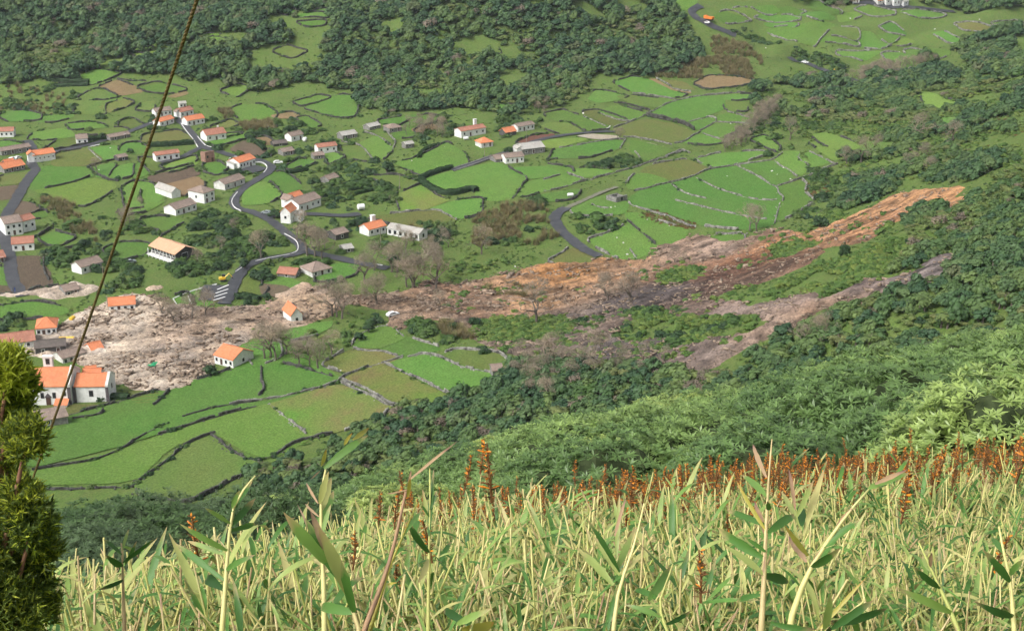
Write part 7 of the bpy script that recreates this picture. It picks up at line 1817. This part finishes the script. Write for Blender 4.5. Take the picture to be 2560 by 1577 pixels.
# ---- the few big plants that stand out close to the camera
def curve3(pxs, d, n=9):
    P = np.array([at_dist(u, v, d + dd) for (u, v, dd) in pxs])
    return resample(chaikin(P, 2, False), np.linalg.norm(np.diff(P, axis=0), axis=1).sum() / n)
def hero(d, stem, r0, r1, leaves, label, mat='gstem', split=None):
    K = 1.3; d = d * K; r0 *= K * .46; r1 *= K * .3
    P = curve3([(u, v, 0) for u, v in stem], d, 12)
    b = P[0]; g = float(ground_z(b[0], b[1]))
    root = tag(empty('ginger_plant', (b[0], b[1], g)), label, 'ginger plant')
    o_ = np.array([b[0], b[1], g])
    pts = [Vector((b[0] - o_[0], b[1] - o_[1], -.1))] + [Vector(p - o_) for p in P]
    m = MB(); rad = list(np.linspace(r0, r1, len(pts)))
    m.tube(pts, rad, 8); me = m.mesh('stem', M[mat], True)
    set_wither(me, [.10 + (.35 if random.random() < .1 else 0) for v in me.vertices]); obj('stem', me, root)
    for (bu, bv), (tu, tv), w, arch, mt in leaves:
        B = at_dist(bu, bv, d - .004); T = at_dist(tu, tv, d + random.uniform(-.12, .18))
        D = T - B; L = D.length; w = min(w * K * .40, L * .085)
        V, F, wi = leaf_arrays(1.0, w / L, arch, 9, random.uniform(-.3, .3), .28, .25, random.randrange(999))
        end = Vector(V[-2]); V = V / end.length
        ax = (end / end.length)
        q = ax.rotation_difference(D.normalized())
        side = q @ Vector((0, 1, 0))                         # roll the blade so that its face is seen
        view = (B - Vector((0, 0, CAMZ))).normalized()
        want = D.normalized().cross(view).normalized()
        ang = math.atan2(side.cross(want).dot(D.normalized()), side.dot(want)) + random.uniform(-.5, .5)
        q = Quaternion(D.normalized(), ang) @ q
        V = np.array([(q @ Vector(v)) * L for v in V])
        me = mesh_np('leaf', V, F, [M[mt]], True); set_wither(me, wi); obj('leaf', me, root, B - Vector(o_))
    return root
def X(c, *pts): return [tuple(p) for p in cv(c, pts)]
def LV(c, b, t, w, a, m='gleaf'):
    q = cv(c, [b, t]); return (tuple(q[0]), tuple(q[1]), w, a, m)
hero(2.7, X('d8', (838,1420), (850,1200), (862,950), (872,740), (880,540), (893,330), (908,165)), .016, .004,
     [LV('d8', (868,900), (570,705), .026, .35), LV('d8', (862,1000), (610,815), .028, .4), LV('d8', (875,860), (735,760), .03, .3), LV('d8', (880,740), (1045,625), .03, .7), LV('d8', (878,520), (725,385), .020, .3), LV('d8', (875,400), (790,195), .014, .2, 'gdry'), LV('d8', (880,700), (630,600), .018, .3), LV('d8', (870,760), (800,545), .014, .1, 'gdry'),
      LV('d8', (850,1120), (690,1165), .03, .8), LV('d8', (880,740), (690,420), .013, .2, 'gyellow'), LV('d8', (890,600), (880,545), .02, .1), LV('d8', (850,1000), (1010,1040), .03, .5, 'gleafg')], 'thick pale ginger stem right of centre with forked dry tip')
hero(2.75, X('d8', (1000,1420), (1015,1300), (1060,1150), (1130,980), (1210,850), (1300,720), (1410,575), (1510,465)), .017, .006,
     [LV('d8', (1500,470), (1750,375), .030, .45), LV('d8', (1540,440), (1745,350), .012, .2, 'gdry'), LV('d8', (1220,830), (1450,660), .030, .3), LV('d8', (1150,950), (1330,830), .026, .4), LV('d8', (1120,920), (1010,760), .02, .1, 'gdry'), LV('d8', (1130,880), (985,690), .016, .1, 'gyellow'), LV('d8', (1100,760), (1230,345), .018, .3), LV('d8', (1060,640), (1160,420), .016, .2), LV('d8', (1090,720), (960,480), .016, .2),
      LV('d8', (1090,700), (1080,560), .030, .2), LV('d8', (1050,600), (1010,345), .012, .1, 'gdry'), LV('d8', (1400,590), (1300,700), .02, .2, 'gdry')], 'leaning pale ginger stem right of centre with broad bent leaves')
hero(2.6, X('d7', (735,1420), (790,1260), (850,1110), (905,960), (950,800), (985,640), (1018,485)), .013, .008,
     [LV('d7', (1035,420), (1335,178), .007, .15, 'gdry'), LV('d7', (1060,400), (1270,225), .006, .35, 'gdry'), LV('d7', (1030,480), (1050,355), .009, .1, 'gdry'), LV('d7', (1040,470), (895,500), .004, .5, 'gdry'), LV('d7', (1030,520), (1045,400), .014, .1, 'gyellow')], 'broken brownish ginger stem left of centre with split dry tip', 'gdry')
hero(2.62, X('d7', (770,1420), (850,1180), (910,960), (1000,760), (1085,560)), .010, .004, [LV('d7', (905,1060), (965,1045), .02, .6, 'gyellow'), LV('d7', (1000,760), (1120,600), .012, .3)], 'thin yellow ginger stem beside the broken brown one', 'gyellow')
hero(2.9, X('d7', (520,1420), (515,1200), (512,980), (500,760), (492,560), (505,380), (530,330)), .015, .007,
     [LV('d7', (515,345), (788,140), .040, .45, 'gleafg'), LV('d7', (640,200), (690,125), .010, .2, 'gyellow'), LV('d7', (690,170), (790,98), .014, .3, 'gyellow'), LV('d7', (500,330), (530,225), .012, .1, 'gyellow'), LV('d7', (490,360), (430,415), .004, .2, 'gdry'), LV('d7', (490,620), (560,400), .022, .2), LV('d7', (495,700), (575,480), .022, .2), LV('d7', (490,560), (545,360), .022, .2), LV('d7', (480,560), (405,430), .008, .1, 'gdry'), LV('d7', (500,760), (560,560), .018, .2), LV('d7', (485,640), (400,560), .008, .2, 'gdry'),
      LV('d7', (495,900), (350,560), .010, .2, 'gdry')], 'tall leafy ginger left of centre topped by a rolled green leaf')
hero(2.6, X('d7', (745,1420), (720,1290), (660,1120), (580,960), (500,800)), .012, .006,
     [LV('d7', (580,960), (265,610), .036, .2), LV('d7', (620,1040), (395,640), .030, .2), LV('d7', (660,1120), (480,700), .034, .15), LV('d7', (700,1230), (620,900), .034, .2), LV('d7', (560,920), (430,600), .02, .1, 'gdry'), LV('d7', (700,1230), (500,1190), .036, 1.0, 'gleafg')], 'spray of long striped ginger leaves leaning left')
hero(2.9, X('d6', (1135,1560), (1150,1350), (1165,1150), (1180,960), (1200,860), (1260,770), (1310,715)), .014, .005,
     [LV('d6', (1190,900), (1300,725), .020, .2), LV('d6', (1180,980), (1310,830), .020, .3), LV('d6', (1180,960), (1050,880), .014, .3), LV('d6', (1170,1100), (920,960), .018, .4), LV('d6', (1175,1000), (1310,960), .016, .5), LV('d6', (1160,1200), (1310,1120), .030, .7, 'gleafg'), LV('d6', (1150,1120), (960,1050), .016, .5), LV('d6', (1150,1250), (900,1060), .02, .3), LV('d6', (1190,880), (1230,790), .02, .1), LV('d6', (1150,1300), (1060,1240), .03, .7, 'gleafg')], 'pale leafy ginger at the left with feathery top')
hero(3.2, X('d6', (640,1560), (632,1300), (628,1130), (622,1060)), .012, .005,
     [LV('d6', (625,1120), (530,1040), .018, .3), LV('d6', (625,1100), (660,990), .010, .3), LV('d6', (630,1160), (790,1040), .014, .3), LV('d6', (628,1180), (540,1120), .02, .4), LV('d6', (640,1170), (700,1050), .018, .4), LV('d6', (630,1250), (500,1300), .03, .8, 'gleafg')], 'leftmost tall pale ginger stem beside the conifer')
hero(3.2, X('d7', (1155,1420), (1155,1150), (1160,900), (1165,650), (1168,480), (1165,345)), .012, .004,
     [LV('d7', (1160,760), (1190,350), .016, .1), LV('d7', (1160,700), (1120,470), .014, .1), LV('d7', (1160,860), (1020,650), .026, .5), LV('d7', (1155,900), (1090,1050), .028, .3), LV('d7', (1160,640), (1110,560), .012, .2), LV('d7', (1165,600), (1210,480), .012, .2)], 'upright pale ginger with feathery tip in the middle')
hero(3.0, X('d7', (2285,1420), (2310,1150), (2360,980), (2410,850), (2450,700), (2480,560)), .013, .005,
     [LV('d7', (2310,900), (2330,500), .016, .1), LV('d7', (2300,760), (2370,520), .012, .1, 'gdry'), LV('d7', (2290,1060), (2060,830), .028, .4), LV('d7', (2330,1000), (2170,760), .024, .3), LV('d7', (2300,1000), (2430,700), .02, .2), LV('d7', (2330,980), (2120,640), .016, .4)], 'pale ginger with narrow upright leaves right of the middle')
hero(2.5, X('d8', (2080,1420), (2010,1230), (1940,1080), (1880,950), (1810,800)), .012, .004, [LV('d8', (1900,1000), (1830,880), .02, .2), LV('d8', (1940,1080), (1770,940), .016, .3), LV('d8', (2010,1230), (1680,1080), .022, .5, 'gleafg'), LV('d8', (1880,950), (1890,860), .012, .1, 'gdry')], 'pale ginger stem at the right leaning left with torn sheath')
hero(2.6, X('d8', (2400,1420), (2385,1200), (2370,1020), (2330,860), (2300,700)), .012, .005, [LV('d8', (2370,1040), (2200,840), .02, .3), LV('d8', (2370,1000), (2455,900), .018, .5), LV('d8', (2390,1250), (2150,1160), .022, .7, 'gleafg'), LV('d8', (2340,880), (2250,760), .016, .2)], 'pale ginger stem near the right edge')
hero(2.45, X('d8', (300,1420), (230,1260), (215,1150), (260,1050), (300,930)), .008, .004, [LV('d8', (150,1150), (300,940), .026, .3), LV('d8', (230,1260), (0,1180), .02, .6, 'gleafg'), LV('d8', (200,1140), (60,1090), .016, .5), LV('d8', (260,1300), (420,1210), .02, .6, 'gleafg')], 'low light green ginger leaves at the bottom right of the middle')
hero(2.3, X('d7', (1400,1420), (1430,1280), (1480,1200)), .008, .004, [LV('d7', (1330,1300), (1550,1200), .034, .7), LV('d7', (1360,1330), (1560,1290), .026, .6, 'gyellow'), LV('d7', (1400,1300), (1250,1210), .02, .5, 'gleafg')], 'low yellowing ginger leaf at the bottom centre')
hero(2.5, X('d8', (1260,1420), (1290,1310), (1400,1220), (1480,1150)), .010, .004, [LV('d8', (1270,1330), (1535,1150), .034, .3, 'gleafg'), LV('d8', (1300,1300), (1620,1200), .022, .5, 'gleafg'), LV('d8', (1230,1330), (1270,1110), .022, .3), LV('d8', (900,1290), (1180,1330), .02, .8, 'gleafg'), LV('d8', (1200,1330), (1480,1020), .010, .1, 'gyellow')], 'broad green ginger leaves at the bottom right')

# ================================================================== CONIFER-LIKE HEATH TREE AT THE LEFT EDGE
M['needle'] = mat_leaf('heath_needles', [(0, (.34, .42, .05)), (.5, (.42, .48, .06)), (1, (.48, .52, .07))], 9, .5, .45, .3)
M['needle_dark'] = mat_leaf('dark_heath_needles', [(0, (.085, .13, .032)), (1, (.14, .19, .042))], 14, .5, .3, .3)
M['redbark'] = mat_two('reddish_bark', (.16, .075, .045), (.30, .16, .10), 30, .9, world=False)
def tufted(center, rad, n, seed, stretch=(1, 1, 1), ln=.022, nn=14, dark=.3):
    """upright sprays of short needles on short twigs, over the outside of a lobe"""
    r = np.random.default_rng(seed)
    d = r.normal(0, 1, (n, 3)); d /= np.linalg.norm(d, axis=1)[:, None]
    P = d * rad * r.uniform(.55, 1.0, n)[:, None] * np.array(stretch)
    A = d * .6 + np.array([.05, 0, .85]) + r.normal(0, .25, (n, 3)); A /= np.linalg.norm(A, axis=1)[:, None]
    Vs = []
    for k in range(nn):
        t = r.uniform(0, 1, n)[:, None]
        B = P + A * (t * .04)
        D = r.normal(0, 1, (n, 3)); D /= np.linalg.norm(D, axis=1)[:, None]; D = D * .75 + A * .8; D /= np.linalg.norm(D, axis=1)[:, None]
        S = np.cross(D, r.normal(0, 1, (n, 3))); S /= np.linalg.norm(S, axis=1)[:, None]
        L = ln * r.uniform(.6, 1.3, n)[:, None]
        Vs.append(np.stack([B - S * .0030, B + S * .0030, B + D * L], 1))
    V = np.concatenate(Vs, 0).reshape(-1, 3); F = np.arange(len(V)).reshape(-1, 3)
    return mesh_np('foliage', V, F, [M['needle'], M['needle_dark']], midx=(r.random(len(F)) < dark).astype(int))
TD = 3.9
base = at_dist(-330, 1500, TD + .3); gz = float(ground_z(base[0], base[1]))
ht = tag(empty('heath_tree', (base[0], base[1], gz)), 'yellow-green needle-leaved heath tree at the left edge in the foreground', 'tree')
o_ = Vector((base[0], base[1], gz))
LOB = [(-10, 930, 75, .0), (40, 935, 48, -.1), (60, 985, 50, 0), (-30, 1010, 100, .1), (40, 1045, 55, .0), (-60, 1090, 110, .15), (85, 1108, 46, -.1), (45, 1120, 55, .1), (-20, 1150, 70, .1), (30, 1230, 55, .2), (75, 1260, 52, .0), (100, 1320, 58, .0), (10, 1300, 80, .2), (125, 1380, 42, .1), (50, 1400, 70, .2), (-40, 1400, 100, .1), (90, 1465, 62, .15), (10, 1500, 95, .1), (115, 1530, 50, .2), (60, 1560, 70, .1), (-90, 1250, 110, .1), (-90, 1530, 120, .1)]
tr = MB(); tr.tube([(0, 0, -.2), (.05, 0, .4), (.12, -.02, 1.0), (.16, -.05, 1.7)], [.06, .05, .04, .02], 7); tr.build('trunk', M['redbark'], ht, True)
for i, (u, v, rp, dd) in enumerate(LOB):
    c = at_dist(u - 20, v, TD + dd); rad = rp * .80 * TD / FPX
    obj('foliage', tufted((0, 0, 0), rad, int(400 * (rad / .1) ** 1.7) + 70, 960 + i, (1, .9, 1.1), dark=float(np.interp(v, [960, 1080, 1250, 1300], [.15, .6, .45, .75]))), ht, c - o_)
    b = MB(); s0 = Vector((.08, 0, .5 + (c.z - o_.z) * .35)); e = c - o_
    b.tube([s0, s0.lerp(e, .5) + Vector((0, 0, -.05)), e], [.016, .011, .005], 5); b.build('branch', M['redbark'], ht, True)

# ================================================================== CABLE
M['rope'] = mat_two('rusty_wire_rope', (.07, .045, .015), (.20, .14, .055), 60, .6, world=True)
p0, p1 = at_dist(478, 0, 4.0), at_dist(76, 1190, 6.4)
a0 = p0 + (p0 - p1) * .45; a1 = p1 + (p1 - p0) * .33
D = (a1 - a0); Ln = D.length; D = D / Ln
U_ = D.cross(Vector((0, 0, 1))).normalized(); W_ = D.cross(U_)
cb = tag(empty('wire_rope', tuple(a1)), 'twisted rusty wire rope running diagonally down the left of the picture', 'cable')
nst = 700
for s in range(3):
    m = MB(); pts = []
    for i in range(nst + 1):
        t = i / nst; ph = t * Ln / .05 * 2 * math.pi + s * 2 * math.pi / 3
        sag = -.05 * 4 * t * (1 - t)
        pts.append(a0 + D * (Ln * t) + (U_ * math.cos(ph) + W_ * math.sin(ph)) * .0027 + Vector((0, 0, sag)) - a1)
    m.tube(pts, .0030, 5); m.build('strand', M['rope'], cb, True)
# ================================================================== AIR
hz = MB(); hz.box((120, 860, 185), (2400, 1900, 430))
m_ = bpy.data.materials.new('hazy_air'); m_.use_nodes = True; nt_ = m_.node_tree; nt_.nodes.clear()
vo_ = nt_.nodes.new('ShaderNodeVolumePrincipled'); ou_ = nt_.nodes.new('ShaderNodeOutputMaterial')
vo_.inputs['Color'].default_value = (.86, .93, 1.0, 1); vo_.inputs['Density'].default_value = .00006; vo_.inputs['Anisotropy'].default_value = .2
nt_.links.new(vo_.outputs[0], ou_.inputs['Volume'])
tag(hz.build('haze', m_), 'thin bluish haze filling the valley air', 'haze', kind='stuff')
